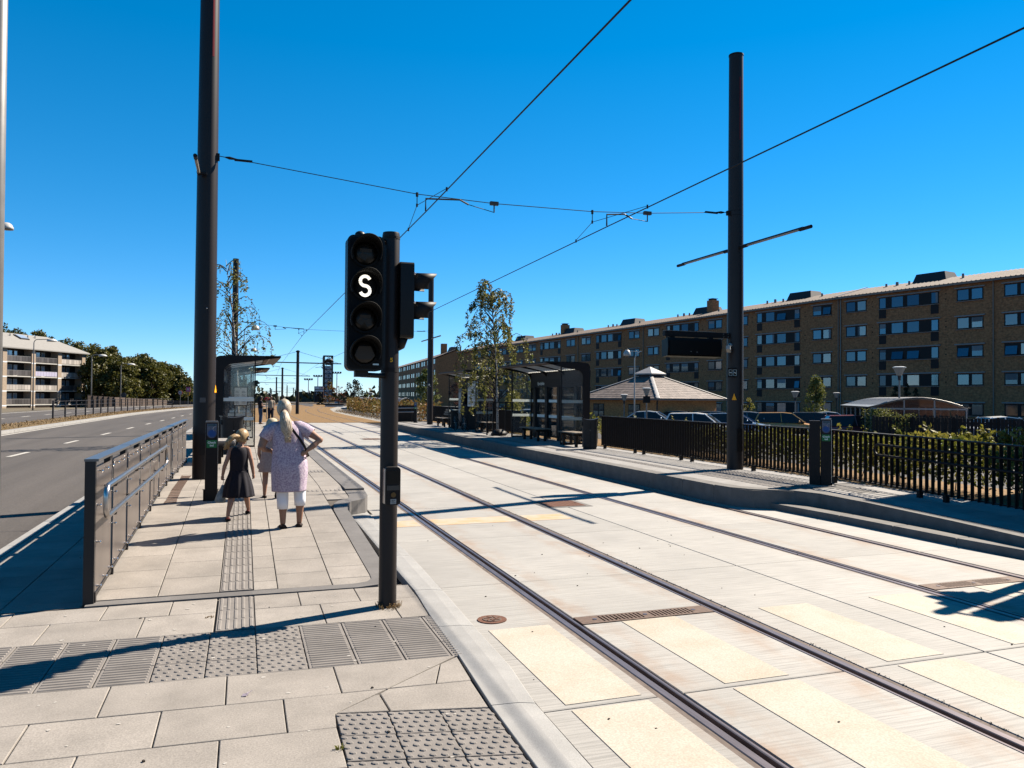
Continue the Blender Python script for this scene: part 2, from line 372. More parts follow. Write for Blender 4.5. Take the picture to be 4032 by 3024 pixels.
def special_mats():
    # cast concrete of the track: broomed streaks across the track, pale laitance, rust creeping out from the rails
    m = bpy.data.materials.new('track_concrete'); m.use_nodes = True; t = m.node_tree; t.nodes.clear(); MATS['track_concrete'] = m
    out = node(t, 'ShaderNodeOutputMaterial'); p = node(t, 'ShaderNodeBsdfPrincipled'); t.links.new(p.outputs[0], out.inputs[0]); p.inputs['Roughness'].default_value = .85
    g = node(t, 'ShaderNodeNewGeometry'); L = t.links.new
    def noise(sc, st, det=5):
        mp = node(t, 'ShaderNodeMapping'); mp.inputs['Scale'].default_value = st; L(g.outputs['Position'], mp.inputs[0])
        n = node(t, 'ShaderNodeTexNoise'); n.inputs['Scale'].default_value = sc; n.inputs['Detail'].default_value = det; n.inputs['Roughness'].default_value = .6; L(mp.outputs[0], n.inputs['Vector']); return n.outputs['Fac']
    def rng_(x, a, b, c, d):
        r = node(t, 'ShaderNodeMapRange'); r.inputs[1].default_value = a; r.inputs[2].default_value = b; r.inputs[3].default_value = c; r.inputs[4].default_value = d; L(x, r.inputs[0]); return r.outputs[0]
    def mixc(f, a, b):
        m_ = node(t, 'ShaderNodeMix', data_type='RGBA'); L(f, m_.inputs[0])
        for i, x in ((6, a), (7, b)):
            if isinstance(x, tuple): m_.inputs[i].default_value = x + (1,)
            else: L(x, m_.inputs[i])
        return m_.outputs[2]
    big = rng_(noise(.9, (1, 1, 1), 6), .3, .7, 0, 1)
    c = mixc(big, (0.194, 0.185, 0.171), (0.248, 0.235, 0.216))
    st = rng_(noise(2.2, (.9, 26, 1), 6), .43, .66, 0, .75)
    c = mixc(st, c, (0.135, 0.128, 0.118))
    bl = rng_(noise(1.7, (1, .8, 1), 8), 0.55, .78, 0, .30); c = mixc(bl, c, (0.150, 0.138, 0.120))
    # rust: distance to the nearest rail
    sx = node(t, 'ShaderNodeSeparateXYZ'); L(g.outputs['Position'], sx.inputs[0]); ds = None
    for xr in (2.66, 3.95, 6.49, 7.78):
        a = node(t, 'ShaderNodeMath', operation='SUBTRACT'); L(sx.outputs[0], a.inputs[0]); a.inputs[1].default_value = xr
        b = node(t, 'ShaderNodeMath', operation='ABSOLUTE'); L(a.outputs[0], b.inputs[0])
        if ds is None: ds = b.outputs[0]
        else:
            mn = node(t, 'ShaderNodeMath', operation='MINIMUM'); L(ds, mn.inputs[0]); L(b.outputs[0], mn.inputs[1]); ds = mn.outputs[0]
    near = rng_(ds, .02, .34, 1, 0)
    blot = rng_(noise(2.6, (1.5, .7, 1), 6), .42, .74, 0, 1)
    ml = node(t, 'ShaderNodeMath', operation='MULTIPLY'); L(near, ml.inputs[0]); L(blot, ml.inputs[1])
    c = mixc(ml.outputs[0], c, (0.165, 0.098, 0.056))
    sp = rng_(noise(120, (1, 1, 1), 2), .3, .7, .92, 1.08); vs = node(t, 'ShaderNodeVectorMath', operation='SCALE'); L(c, vs.inputs[0]); L(sp, vs.inputs['Scale'])
    oi = node(t, 'ShaderNodeObjectInfo'); ov = rng_(oi.outputs['Random'], 0, 1, .93, 1.05); v2 = node(t, 'ShaderNodeVectorMath', operation='SCALE'); L(vs.outputs[0], v2.inputs[0]); L(ov, v2.inputs['Scale'])
    L(v2.outputs[0], p.inputs['Base Color'])
    bp = node(t, 'ShaderNodeBump'); bp.inputs['Strength'].default_value = .25; bp.inputs['Distance'].default_value = .006; L(noise(3, (1, 30, 1), 4), bp.inputs['Height']); L(bp.outputs[0], p.inputs['Normal'])
    # window panes of the brick blocks: dark rooms behind a mirror of sky; tone differs from pane to pane
    for nm, c1, c2, mt in (('pane_blue', (0.018, 0.040, 0.065), (0.085, 0.15, 0.19), .6), ('pane_pale', (.16, .18, .19), (.34, .31, .28), .35), ('pane_left', (.16, .20, .25), (.36, .42, .50), .4)):
        m = bpy.data.materials.new(nm); m.use_nodes = True; t = m.node_tree; MATS[nm] = m; p = t.nodes['Principled BSDF']; L = t.links.new
        p.inputs['Roughness'].default_value = .06; p.inputs['Metallic'].default_value = mt
        oi = node(t, 'ShaderNodeObjectInfo'); mx = node(t, 'ShaderNodeMix', data_type='RGBA'); L(oi.outputs['Random'], mx.inputs[0]); mx.inputs[6].default_value = c1 + (1,); mx.inputs[7].default_value = c2 + (1,)
        L(mx.outputs[2], p.inputs['Base Color'])
    # leaves: a little light passes through, colour drifts from leaf clump to leaf clump
    for nm, c1, c2, tr in (('leaf_wood', (0.032, 0.038, 0.007), (0.088, 0.078, 0.013), .25), ('leaf_birch', (0.062, 0.074, 0.015), (0.145, 0.128, 0.034), .45), ('leaf_hedge', (0.070, 0.085, 0.010), (0.17, 0.145, 0.025), .4),
                           ('leaf_autumn', (0.085, 0.085, 0.016), (0.15, 0.060, 0.018), .3), ('leaf_dark', (0.012, 0.014, 0.007), (0.028, 0.03, 0.012), .1), ('leaf_maple', (0.05, 0.065, 0.014), (0.13, 0.13, 0.03), .3), ('leaf_red', (.07, .025, .015), (.12, .04, .02), .25), ('grass_dry', (.16, .10, .042), (.10, .062, .026), .2), ('leaf_larch', (.16, .15, .02), (.24, .19, .03), .35)):
        m = bpy.data.materials.new(nm); m.use_nodes = True; t = m.node_tree; t.nodes.clear(); MATS[nm] = m; L = t.links.new
        out = node(t, 'ShaderNodeOutputMaterial'); d = node(t, 'ShaderNodeBsdfDiffuse'); tl = node(t, 'ShaderNodeBsdfTranslucent'); gl = node(t, 'ShaderNodeBsdfGlossy'); gl.inputs['Roughness'].default_value = .5
        g = node(t, 'ShaderNodeNewGeometry'); n = node(t, 'ShaderNodeTexNoise'); n.inputs['Scale'].default_value = 1.1; n.inputs['Detail'].default_value = 8; L(g.outputs['Position'], n.inputs['Vector'])
        mr = node(t, 'ShaderNodeMapRange'); mr.inputs[1].default_value = .35; mr.inputs[2].default_value = .65; L(n.outputs['Fac'], mr.inputs[0])
        mx = node(t, 'ShaderNodeMix', data_type='RGBA'); L(mr.outputs[0], mx.inputs[0]); mx.inputs[6].default_value = c1 + (1,); mx.inputs[7].default_value = c2 + (1,)
        L(mx.outputs[2], d.inputs[0]); L(mx.outputs[2], tl.inputs[0])
        a = node(t, 'ShaderNodeMixShader'); a.inputs[0].default_value = tr; L(d.outputs[0], a.inputs[1]); L(tl.outputs[0], a.inputs[2])
        b = node(t, 'ShaderNodeMixShader'); b.inputs[0].default_value = .025; L(a.outputs[0], b.inputs[1]); L(gl.outputs[0], b.inputs[2]); L(b.outputs[0], out.inputs[0])
special_mats()
for nm, c in (('car_silver', (.34, .37, .40)), ('car_white', (.62, .62, .60)), ('car_grey', (.12, .125, .135)), ('car_black', (.012, .012, .013)), ('car_orange', (.42, .20, .04)), ('car_red', (.14, .012, .014)), ('car_blue', (.06, .11, .19))):
    mat(nm, c, .3, metal=.0, coat=.7, spec=.45)
# ------------------------------------------------------------------ setting
def zp(x, y): return min(.32, max(.03, .03 + .0468 * (y - 7.6)))
def zr(x, y): return .32 if y > 11 else .32 - .025 * (11 - y)
def lerp(tab, y):
    if y <= tab[0][0]: return tab[0][1]
    for (a, b), (c, d) in zip(tab, tab[1:]):
        if y <= c: return b + (d - b) * (y - a) / (c - a)
    return tab[-1][1]
KIN = [(1, 1.37), (3.7, 1.40), (4.4, 1.415), (5.4, 1.47), (6.4, 1.50), (7.2, 1.55), (8, 1.55), (12.6, 1.58)]
KOUT = [(1, 1.65), (3.5, 1.69), (4.4, 1.71), (5.1, 1.78), (6, 1.80), (7.2, 1.84), (8.6, 1.87), (12.7, 1.91)]
def curve(y): return .02 * max(0, y - 30) + .0016 * max(0, y - 75) ** 2
def struct(name, mb, m): return tag(mb.build(name, m), kind='structure')
def grid(name, xs, ys, zf, m, xoff=None):
    mb = MB(); nx = len(xs)
    mb.v = [(x + (xoff(y) if xoff else 0), y, zf(x, y)) for y in ys for x in xs]
    mb.f = [(j * nx + i, j * nx + i + 1, (j + 1) * nx + i + 1, (j + 1) * nx + i) for j in range(len(ys) - 1) for i in range(nx - 1)]
    return struct(name, mb, m)
g0 = MB(); g0.quad((-2500, -2500, -1.3), (2500, -2500, -1.3), (2500, 2500, -1.3), (-2500, 2500, -1.3)); struct('ground', g0, 'ground')
# --- track bed with cast slabs
tb = MB(); tb.slab([(1.4, -3), (9.4, -3), (9.4, 54.4), (1.4, 54.4)], -.4, -.045); bed = struct('track_bed', tb, 'rail_groove')
JY = [-.6, 1.85, 4.3, 7.38, 9.82, 12.27] + [14.72 + 2.45 * i for i in range(16)] + [54.3]
def cslab(poly): MB().slab(poly, -.2, 0.0, .007).build('concrete_slab', 'track_concrete', bed)
for a, b in zip(JY, JY[1:]):
    a2, b2 = a + .006, b - .006
    c_ = lerp(KOUT, a2) if b < 12.5 else 1.95; d_ = lerp(KOUT, b2) if b < 12.5 else 1.95
    cslab([(c_ + .004, a2), (2.485, a2), (2.485, b2), (d_ + .004, b2)])
    for x0, x1 in ((2.672, 3.948), (4.135, 5.262), (5.274, 6.305), (6.492, 7.768)):
        if abs(a - 4.3) < .01 and (x0 < 3 or x0 > 6.4):
            cslab([(x0, a2), (x1, a2), (x1, 5.835), (x0, 5.835)]); cslab([(x0, 6.055), (x1, 6.055), (x1, b2), (x0, b2)])
        else: cslab([(x0, a2), (x1, a2), (x1, b2), (x0, b2)])
    xe = 8.04 if a > 11 else 8.70 if a > 4 else 9.0
    cslab([(7.95, a2), (xe, a2), (xe, b2), (7.95, b2)])
def rail(xh, sgn):
    """grooved rail: filler strip, running head, groove, lip; sgn +1 puts the groove on the +X side"""
    prof = [(-.03, -.16), (-.03, -.004), (-.024, 0.0), (.024, .0), (.03, -.004), (.031, -.042), (.072, -.042), (.074, -.006), (.082, -.003), (.098, -.003), (.104, -.01), (.104, -.16)]
    pr_ = [(xh + sgn * p[0], p[1]) for p in prof]
    if sgn < 0: pr_.reverse()
    r = MB().ext([(p[0], p[1]) for p in pr_][::-1], 'y', -2.9, 54.3).build('rail', 'rail_steel', bed)
    a, b = sorted((xh - sgn * .031, xh - sgn * .072)); MB().box(a, b, -2.9, 54.3, -.1, -.006).build('rail_filler', 'rail_side', r)
    a, b = sorted((xh + sgn * .034, xh + sgn * .071)); MB().box(a, b, -2.9, 54.3, -.06, -.0385).build('groove_bed', 'rail_groove', r)
for xh, s in ((2.56, 1), (4.06, -1), (6.38, 1), (7.875, -1)): rail(xh, s)
# crossing stripes, stains, covers, drains
def sheet(name, m, x0, x1, y0, y1, z=.004, skew=0): return MB().slab([(x0, y0), (x1, y0 - skew), (x1, y1 - skew), (x0, y1)], -.02, z).build(name, m, bed)
for x0, x1 in ((1.88, 2.40), (3.02, 3.53), (4.39, 4.92), (5.64, 6.16), (6.98, 7.50)):
    sheet('crossing_stripe', 'yellow_paint', x0, x1, 4.35, 5.82 if x0 != 1.88 else 5.92); sheet('crossing_stripe', 'yellow_paint', x0, x1, 2.4, 4.26)
for x0, x1 in ((1.96, 2.45), (2.69, 3.94), (4.15, 4.84)): sheet('warning_band', 'orange_stain', x0, x1, 10.96, 11.5, .003)
def track_drain(x0, x1):
    d = MB()
    d.box(x0, x1, 5.845, 5.875, -.1, .003).box(x0, x1, 6.02, 6.045, -.1, .003)
    n = 34; w = (x1 - x0) / n
    for i in range(n):
        solid = i < 5 or i > n - 6 or i in (n // 2 - 1, n // 2)
        d.box(x0 + i * w, x0 + (i + (1 if solid else .55)) * w, 5.875, 6.02, -.1, .003)
    d = d.build('track_drain', 'rust_iron', bed)
    for k in (.12, .5, .88): MB().cyl((x0 + k * (x1 - x0), 5.945, .003), (x0 + k * (x1 - x0), 5.945, .007), .02, n=12).build('drain_bolt', 'rail_steel', d)
track_drain(2.68, 3.945); track_drain(6.50, 7.765)
def cover(x0, x1, y0, y1, lab):
    t = thing('manhole_cover', lab, 'manhole cover', ((x0 + x1) / 2, (y0 + y1) / 2, .002)); hx, hy = (x1 - x0) / 2, (y1 - y0) / 2
    f = MB(); f.box(-hx - .09, hx + .09, -hy - .09, hy + .09, -.02, .003); f.build('surround', 'kerb_concrete', t)
    MB().box(-hx, hx, -hy, hy, -.02, .008).build('plate', 'rust_plate', t, bevel=.002)
    k = MB()
    for i in range(12):
        for j in range(9): k.cbox((-hx + .04 + (2 * hx - .08) * i / 11, -hy + .04 + (2 * hy - .08) * j / 8, .0095), (.028, .012, .004), R(45 if (i + j) % 2 else -45))
    tag(k.build('tread_pattern', 'rust_plate', t), kind='stuff')
    for sx in (-1, 1): MB().box(sx * hx * .8 - .03, sx * hx * .8 + .03, -.012, .012, 0, .012).build('lifting_slot', 'black_matt', t)
cover(4.95, 5.64, 12.22, 12.84, 'rusty square plate between the tracks crossed by the pole shadow')
cover(4.92, 5.62, 33.2, 34.0, 'far rusty plate between the tracks, beyond the signal post')
t = thing('valve_lid', 'small rusty oval lid set in the pale concrete beside the kerb', 'lid', (2.0, 6.2, .001))
MB().rings([(0, 0, -.02, .125, .12), (0, 0, .006, .125, .12)], 24).build('lid_frame', 'rust_plate', t); MB().rings([(0, 0, 0, .085, .08), (0, 0, .011, .08, .075)], 20).build('lid', 'rust_iron', t)
k = MB()
for i in range(7):
    a = i * .9; k.cbox((.045 * math.cos(a), .045 * math.sin(a), .012), (.05, .012, .005), a + .6)
k.build('lid_pattern', 'rust_plate', t)
# --- granite drop kerb
kb = MB()
pave_poly = [(-2.6, .5), (1.37, .5)] + [(lerp(KIN, y), y) for y in (2, 3, 3.7, 4.4, 5.4, 6.4, 7.2)] + [(1.5, 7.6), (-2.6, 7.6)]
kb.slab(pave_poly, -.4, .012)
pave = struct('pavement', kb, 'joint')
KJ = [.6, 2.5, 4.41, 6.04, 7.24, 8.9, 10.6, 12.55]
for a, b in zip(KJ, KJ[1:]):
    a += .004; b -= .004; n = 5; mb = MB(); v = []
    for i in range(n + 1):
        y = a + (b - a) * i / n; xi, xo = lerp(KIN, y) + .006, lerp(KOUT, y) - .002; xm = xi + (xo - xi) * .62
        for x, z in ((xi, -.2), (xi, .032), (xi + .004, .035), (xm, .030), (xo - .010, .014), (xo, .006), (xo, -.2)): v.append((x, y, z))
    k7 = 7; f = []
    for i in range(n):
        for j in range(k7): f.append((i * k7 + j, (i + 1) * k7 + j, (i + 1) * k7 + (j + 1) % k7, i * k7 + (j + 1) % k7))
    f.append(tuple(range(k7))); f.append(tuple(n * k7 + j for j in range(k7 - 1, -1, -1)))
    o = mb.add(v, f).build('kerb_stone', 'granite', pave); autosm(o, 4)
# --- slabs of the near pavement (rows run slightly askew to the track)
def wy(x, y):
    k = min(1, max(0, (7.3 - y) / 1.0)); return y - .052 * (x + .3) * k
SG = .004
def pslab(x0, x1, y0, y1, name='paving_slab', m='slab', zt=.03):
    if x1 - x0 < .03: return
    xr = lambda y: min(x1 - SG, lerp(KIN, y) - .005) if x1 > 1.3 else x1 - SG
    poly = [(x0 + SG, y0 + SG), (xr(y0), y0 + SG), (xr(y1), y1 - SG), (x0 + SG, y1 - SG)]
    poly = [(x, wy(x, y)) for x, y in poly]
    MB().slab(poly, -.05, zt + random.uniform(-.0012, .0012), .004).build(name, m, pave)
def row(y0, y1, xs):
    for a, b in zip(xs, xs[1:]): pslab(a, b, y0, y1)
row(7.04, 7.5, [-2.6, -1.79, -1.09, -.57, -.2]); row(7.04, 7.5, [.11, .5, 1.02, 1.6])
row(6.46, 7.04, [-2.6, -2.13, -1.44, -.75, -.2]); row(6.46, 7.04, [.11, .66, 1.27, 1.6])
row(4.93, 5.43, [-2.6, -2.13, -1.45, -.77, -.08, .60])
row(4.44, 4.93, [-2.6, -1.8, -1.11, -.43, .25])
row(3.95, 4.44, [-2.6, -2.15, -1.47, -.78, -.10, .515]); row(3.46, 3.95, [-2.6, -1.8, -1.12, -.44, .24, .51])
row(2.97, 3.46, [-2.6, -2.15, -1.47, -.78, -.1, .505]); row(2.4, 2.97, [-2.6, -1.8, -1.1, -.44, .24, .5]); row(1.5, 2.4, [-2.6, -1.8, -1.1, -.44, .24, .9, 1.5])
for poly in ([(.604, 4.895), (.885, 4.885), (1.44, 5.335), (1.445, 5.345), (.604, 5.385)], [(.90, 4.885), (1.19, 4.87), (1.30, 5.205)], [(1.20, 4.87), (1.425, 4.86), (1.455, 5.32), (1.31, 5.21)],
             [(.254, 4.412), (.512, 4.40), (.525, 4.588), (.60, 4.655), (.875, 4.875), (.254, 4.905)], [(.54, 4.595), (.83, 4.535), (.815, 4.8), (.79, 4.795)], [(.84, 4.53), (1.40, 4.405), (1.42, 4.85), (.89, 4.873), (.825, 4.81)]):
    MB().slab(poly, -.05, .03, .004).build('paving_slab', 'slab', pave)
# --- tactile tiles: studs and ribs are real relief on every tile
def tile_mesh(kind, w, d, shear=0.0):
    mb = MB(); mb.slab([(SG, SG), (w - SG, SG), (w - SG, d - SG), (SG, d - SG)], -.08, 0, .003)
    if kind == 'stud':
        for i in range(5):
            for j in range(5):
                x, y = (i + .5 + (.18 if j % 2 else -.18)) * w / 5, (j + .5) * d / 5; n = 8; v = []
                for r, z in ((.021, -.001), (.016, .0055), (.009, .0068)): v += [(x + r * math.cos(2 * PI * q / n), y + r * math.sin(2 * PI * q / n), z) for q in range(n)]
                mb.add(v, [(a * n + q, a * n + (q + 1) % n, (a + 1) * n + (q + 1) % n, (a + 1) * n + q) for a in (0, 1) for q in range(n)] + [tuple(2 * n + q for q in range(n))])
    else:
        nb = 7 if kind == 'ribx' else 5
        for i in range(nb):
            c = (i + .5) / nb
            if kind == 'ribx':
                y = c * d; h = d / nb * .27; mb.add([(.02, y - h, -.001), (w - .02, y - h, -.001), (w - .02, y + h, -.001), (.02, y + h, -.001), (.028, y - h * .5, .0065), (w - .028, y - h * .5, .0065), (w - .028, y + h * .5, .0065), (.028, y + h * .5, .0065)], [(4, 5, 6, 7), (0, 1, 5, 4), (1, 2, 6, 5), (2, 3, 7, 6), (3, 0, 4, 7)])
            else:
                x = c * w; h = w / nb * .27; mb.add([(x - h, .015, -.001), (x + h, .015, -.001), (x + h, d - .015, -.001), (x - h, d - .015, -.001), (x - h * .5, .022, .0065), (x + h * .5, .022, .0065), (x + h * .5, d - .022, .0065), (x - h * .5, d - .022, .0065)], [(4, 5, 6, 7), (0, 1, 5, 4), (1, 2, 6, 5), (2, 3, 7, 6), (3, 0, 4, 7)])
    mb.v = [(x, y + shear * x, z) for x, y, z in mb.v]
    return mb.mesh(kind + '_tile', 'tactile')
TS, TX, TYB = tile_mesh('stud', .33, .342, -.052), tile_mesh('ribx', .33, .342, -.052), tile_mesh('riby', .30, .30)
TS3 = tile_mesh('stud', .293, .308, -.225); TXH = tile_mesh('ribx', .10, .342, -.052)
for j in range(3):
    y = 5.43 + j * .343
    for i in range(-8, 6):
        x = .11 + i * .33
        if -2 <= i <= 0: me = TS
        else: me = TX
        if i == 4: me = TXH
        if i > 4: continue
        x_ = x; inst('tactile_tile', me, pave, (x_, wy(x_, y), .029 + random.uniform(-.001, .001)))
for j in range(7):
    for i in range(3):
        x, y = .53 + .293 * i - .006 * (j + 1), 4.59 - .068 * i - .309 * (j + 1)
        inst('tactile_tile', TS3, pave, (x, y, .03 + random.uniform(-.001, .001)))
for y0 in (6.46, 6.75, 7.04): inst('guide_tile', TYB, pave, (-.19, y0 + .01, .03))
inst('guide_tile', TYB, pave, (-.19, 7.26, .0302), (0, 0, 0), (1, .75, 1))
# gum, specks and crumbs trodden into the paving
gm_ = MB()
for i in range(90):
    x, y = random.uniform(-2.0, 1.3), random.uniform(3.0, 7.4); r_ = random.uniform(.006, .02); n = 7
    a0 = [r_ * random.uniform(.6, 1.2) for _ in range(n)]; gm_.add([(x + a0[k] * math.cos(2 * PI * k / n), y + a0[k] * .8 * math.sin(2 * PI * k / n), .0325) for k in range(n)], [tuple(range(n))])
tag(gm_.build('gum_spots', mat('gum', (.62, .58, .53), .8), pave), kind='stuff')
cr = MB()
for i in range(70):
    x, y = random.uniform(-2.0, 6.5), random.uniform(3.0, 11.0); z = .031 if x < 1.4 else .001; s_ = random.uniform(.004, .011); cr.cbox((x, y, z + s_ * .3), (s_ * 1.6, s_, s_ * .7), random.uniform(0, 3))
tag(cr.build('crumbs', 'soil', pave), kind='stuff')
# --- left platform: ramp up from the pavement, then level
pb = MB(); py_ = [7.62, 9, 11, 13.8, 20, 46.4]; v = []
for y in py_: v += [(-1.3, y, -.3), (1.3 if y < 12 else 1.8, y, -.3), (1.3 if y < 12 else 1.8, y, zp(0, y) - .02), (-1.3, y, zp(0, y) - .02)]
f = [(0, 1, 2, 3), tuple(reversed(range(20, 24)))]
for i in range(5): f += [(4 * i + k, 4 * (i + 1) + k, 4 * (i + 1) + (k + 1) % 4, 4 * i + (k + 1) % 4) for k in range(4)]
plat = struct('platform', pb.add(v, f), 'joint'); plat.name = 'platform_left'
def strip(parent, x0, x1, ys, name, m, zf, gap=.004):
    for a, b in zip(ys, ys[1:]): MB().slab([(x0 + gap, a + gap), (x1 - gap, a + gap), (x1 - gap, b - gap), (x0 + gap, b - gap)], -.1, zf, .004).build(name, m, parent)
def yrows(y0, y1, first, step): return [y0] + [y for y in np.arange(first, min(y1, 19), step)] + [y for y in np.arange(19.2, y1 - .5, 1.5)] + [y1]
strip(plat, -1.295, -.72, yrows(7.72, 46.3, 8.05, .62), 'platform_slab', 'slab', zp); strip(plat, -.72, -.19, yrows(7.72, 46.3, 8.3, .62), 'platform_slab', 'slab', zp)
strip(plat, .11, .33, yrows(7.70, 46.3, 7.98, .5), 'platform_slab', 'slab', zp); strip(plat, .33, .84, yrows(7.68, 46.3, 8.2, .55), 'platform_slab', 'slab', zp)
strip(plat, .84, 1.245, yrows(7.9, 46.3, 8.35, .55), 'platform_slab', 'slab', zp); strip(plat, 1.245, 1.615, yrows(12.35, 46.3, 12.9, .75), 'platform_slab', 'slab', zp)
MB().slab([(.846, 7.66), (1.15, 7.645), (1.22, 7.70), (1.24, 7.80), (1.24, 7.892), (.846, 7.892)], -.05, zp, .004).build('platform_slab', 'slab', plat)
for i in range(36):
    y = 7.73 + i * .302; z = zp(0, y); inst('guide_tile', TYB, plat, (-.19, y, z), (math.atan(.0468) if y < 13.6 else 0, 0, 0))
for i in range(19): y = 18.62 + i * 1.45; inst('guide_tile', TYB, plat, (-.19, y, .32), (0, 0, 0), (1, 4.8, 1))
TYW = tile_mesh('riby', .36, .42)
for x, y in ((.85, 13.1), (1.22, 13.1), (-.55, 13.2), (.5, 16.0), (.86, 16.0), (1.22, 16.0), (-.56, 17.2), (-.19, 19.6), (.17, 19.6)): inst('field_tile', TYW, plat, (x, y, zp(x, y) + .003))
# dark granite edging: front strip, bend, long side, S-bend out to the platform edge
path = [(-1.28, 7.60, .14), (-.6, 7.60, .14), (.1, 7.595, .14), (.75, 7.585, .14), (1.06, 7.585, .15), (1.22, 7.63, .16), (1.32, 7.76, .18), (1.345, 7.95, .2), (1.345, 8.8, .2), (1.35, 9.7, .2), (1.355, 10.6, .2), (1.36, 11.45, .2), (1.41, 11.9, .21), (1.50, 12.13, .22), (1.62, 12.24, .23), (1.72, 12.36, .26), (1.77, 12.6, .3), (1.78, 13.1, .32)]
def ribbon(pts, zf, zb, m, parent, name, per=1):
    L_, R_ = [], []
    for i, (x, y, w) in enumerate(pts):
        a, b = pts[max(0, i - 1)], pts[min(len(pts) - 1, i + 1)]; d = Vector((b[0] - a[0], b[1] - a[1])).normalized(); nx, ny = d.y, -d.x
        R_.append((x + nx * w / 2, y + ny * w / 2)); L_.append((x - nx * w / 2, y - ny * w / 2))
    for i in range(len(pts) - 1):
        MB().slab([L_[i], R_[i], R_[i + 1], L_[i + 1]], zb, lambda x, y: zf(x, y) + .006).build(name, m, parent)
ribbon(path, zp, -.15, 'dark_granite', plat, 'edging_stone')
ys = [13.1] + list(np.arange(14.1, 46, 1.25)) + [46.4]
for a, b in zip(ys, ys[1:]): MB().slab([(1.62, a + .003), (1.94, a + .003), (1.94, b - .003), (1.62, b - .003)], -.15, .326, .008).build('edging_stone', 'dark_granite', plat)
# slotted floor drain at the foot of the railing
gr = MB()
for i in range(22):
    a = 12.5 + i * .16; gr.slab([(-1.09, a), (-.94, a), (-.94, a + .11), (-1.09, a + .11)], .05, lambda x, y: zp(x, y) + .006)
gr.slab([(-1.1, 12.48), (-1.085, 12.48), (-1.085, 16.06), (-1.1, 16.06)], .05, lambda x, y: zp(x, y) + .007); gr.slab([(-.945, 12.48), (-.93, 12.48), (-.93, 16.06), (-.945, 16.06)], .05, lambda x, y: zp(x, y) + .007)
gr.build('drain_grate', 'rust_iron', plat)
# --- pavement beside the road and its kerb
sp_ = MB(); sp_.slab([(-2.6, 7.6), (-1.32, 7.6), (-1.32, 46.4), (-2.6, 46.4)], -.3, -.012); side = struct('pavement', sp_, 'joint'); side.name = 'roadside_pavement'
for i, x in enumerate((-2.6, -1.96)):
    y = 7.62 - (i * .25)
    while y < 46:
        st = .5 if y < 15 else 2.0; strip(side, x, x + .64 if i == 0 else -1.325, [max(7.62, y), min(46.3, y + st)], 'paving_slab', 'slab', 0.0); y += st
for a in list(np.arange(-6, 20, 1.0)) + list(np.arange(20, 140, 6.0)):
    st = 1.0 if a < 20 else 6.0
    MB().slab([(-2.74, a + .004), (-2.605, a + .004), (-2.605, a + st - .004), (-2.74, a + st - .004)], -.35, .003, .01).build('kerb_stone', 'granite', side)
# --- road, markings, median, far carriageway
YS = list(np.arange(-30, 60, 10.0)) + list(np.arange(60, 300, 8.0))
road = grid('road', [-11.25, -8, -5, -2.74], YS, lambda x, y: -.12, 'asphalt', lambda y: curve(y))
road.data.update()
for k in range(13):
    y = 21.0 + 7.0 * k; x = -6.95 + .031 * (y - 28)
    x2 = -6.95 + .031 * (y + 2 - 28)
    if y > 78: x = -5.4 + curve(y) - curve(78) ; x2 = -5.4 + curve(y + 2) - curve(78)
    MB().slab([(x - .075, y), (x + .075, y), (x2 + .075, y + 2.1), (x2 - .075, y + 2.1)], -.122, -.116).build('lane_dash', 'road_paint', road)
for a, b in zip(YS, YS[1:]):
    if a >= 0 and b < 200: MB().slab([(-11.05 + curve(a), a), (-10.88 + curve(a), a), (-10.88 + curve(b), b), (-11.05 + curve(b), b)], -.122, -.116).build('edge_line', 'road_paint', road)
med = grid('median_strip', [-13.95, -13.9, -12.6, -11.5], YS, lambda x, y: -.12 if x < -13.92 else .03, 'median_grass', curve)
for a in list(np.arange(10, 130, 5.0)):
    b = a + 4.97
    MB().slab([(-11.5 + curve(a), a), (-11.22 + curve(a), a), (-11.22 + curve(b), b), (-11.5 + curve(b), b)], -.2, .035, .01).build('kerb_stone', 'granite', med)
far = grid('far_carriageway', [-24.6, -20, -16, -13.93], YS, lambda x, y: -.121, 'asphalt', curve)
for k in range(14):
    for xx in (-15.0, -18.6):
        y = 40 + 7.0 * k; o = curve(y); MB().slab([(xx + o - .09, y), (xx + o + .09, y), (xx + o + .09, y + 2.6), (xx + o - .09, y + 2.6)], -.123, -.117).build('lane_dash', 'road_paint', far)
for a, b in zip(YS, YS[1:]):
    if a >= 40 and b < 200: MB().slab([(-23.9 + curve(a), a), (-23.6 + curve(a), a), (-23.6 + curve(b), b), (-23.9 + curve(b), b)], -.123, -.117).build('edge_line', 'road_paint', far)
grid('verge', [-160, -60, -40, -26, -24.6], YS, lambda x, y: -1.08 if x < -39 else (-.7 if x < -30 and y > 60 else -.118), 'ground', curve)
# --- right platform with the ramp towards the crossing
rp = [(8.05, 46.8), (8.05, 11.9), (8.1, 11.45), (8.28, 11.12), (8.6, 10.93), (8.9, 10.78), (9.08, 10.4), (9.14, 9.5), (9.1, 7.9), (8.97, 6.5), (8.95, 2.0), (10.72, 2.0), (10.72, 11), (10.72, 46.8)]
mb = MB(); mb.slab(rp, -.3, lambda x, y: zr(x, y) - .012); platr = struct('platform', mb, 'kerb_concrete'); platr.name = 'platform_right'
rows = [11.2 + 1.02 * i for i in range(35)]
strip(platr, 8.35, 8.86, rows, 'platform_slab', 'platform_top', zr, .006); strip(platr, 9.10, 9.62, [r + .4 for r in rows[:-1]], 'platform_slab', 'platform_top', zr, .006); strip(platr, 9.62, 10.14, rows, 'platform_slab', 'platform_top', zr, .006); strip(platr, 10.14, 10.715, [r + .3 for r in rows[:-1]], 'platform_slab', 'platform_top', zr, .006)
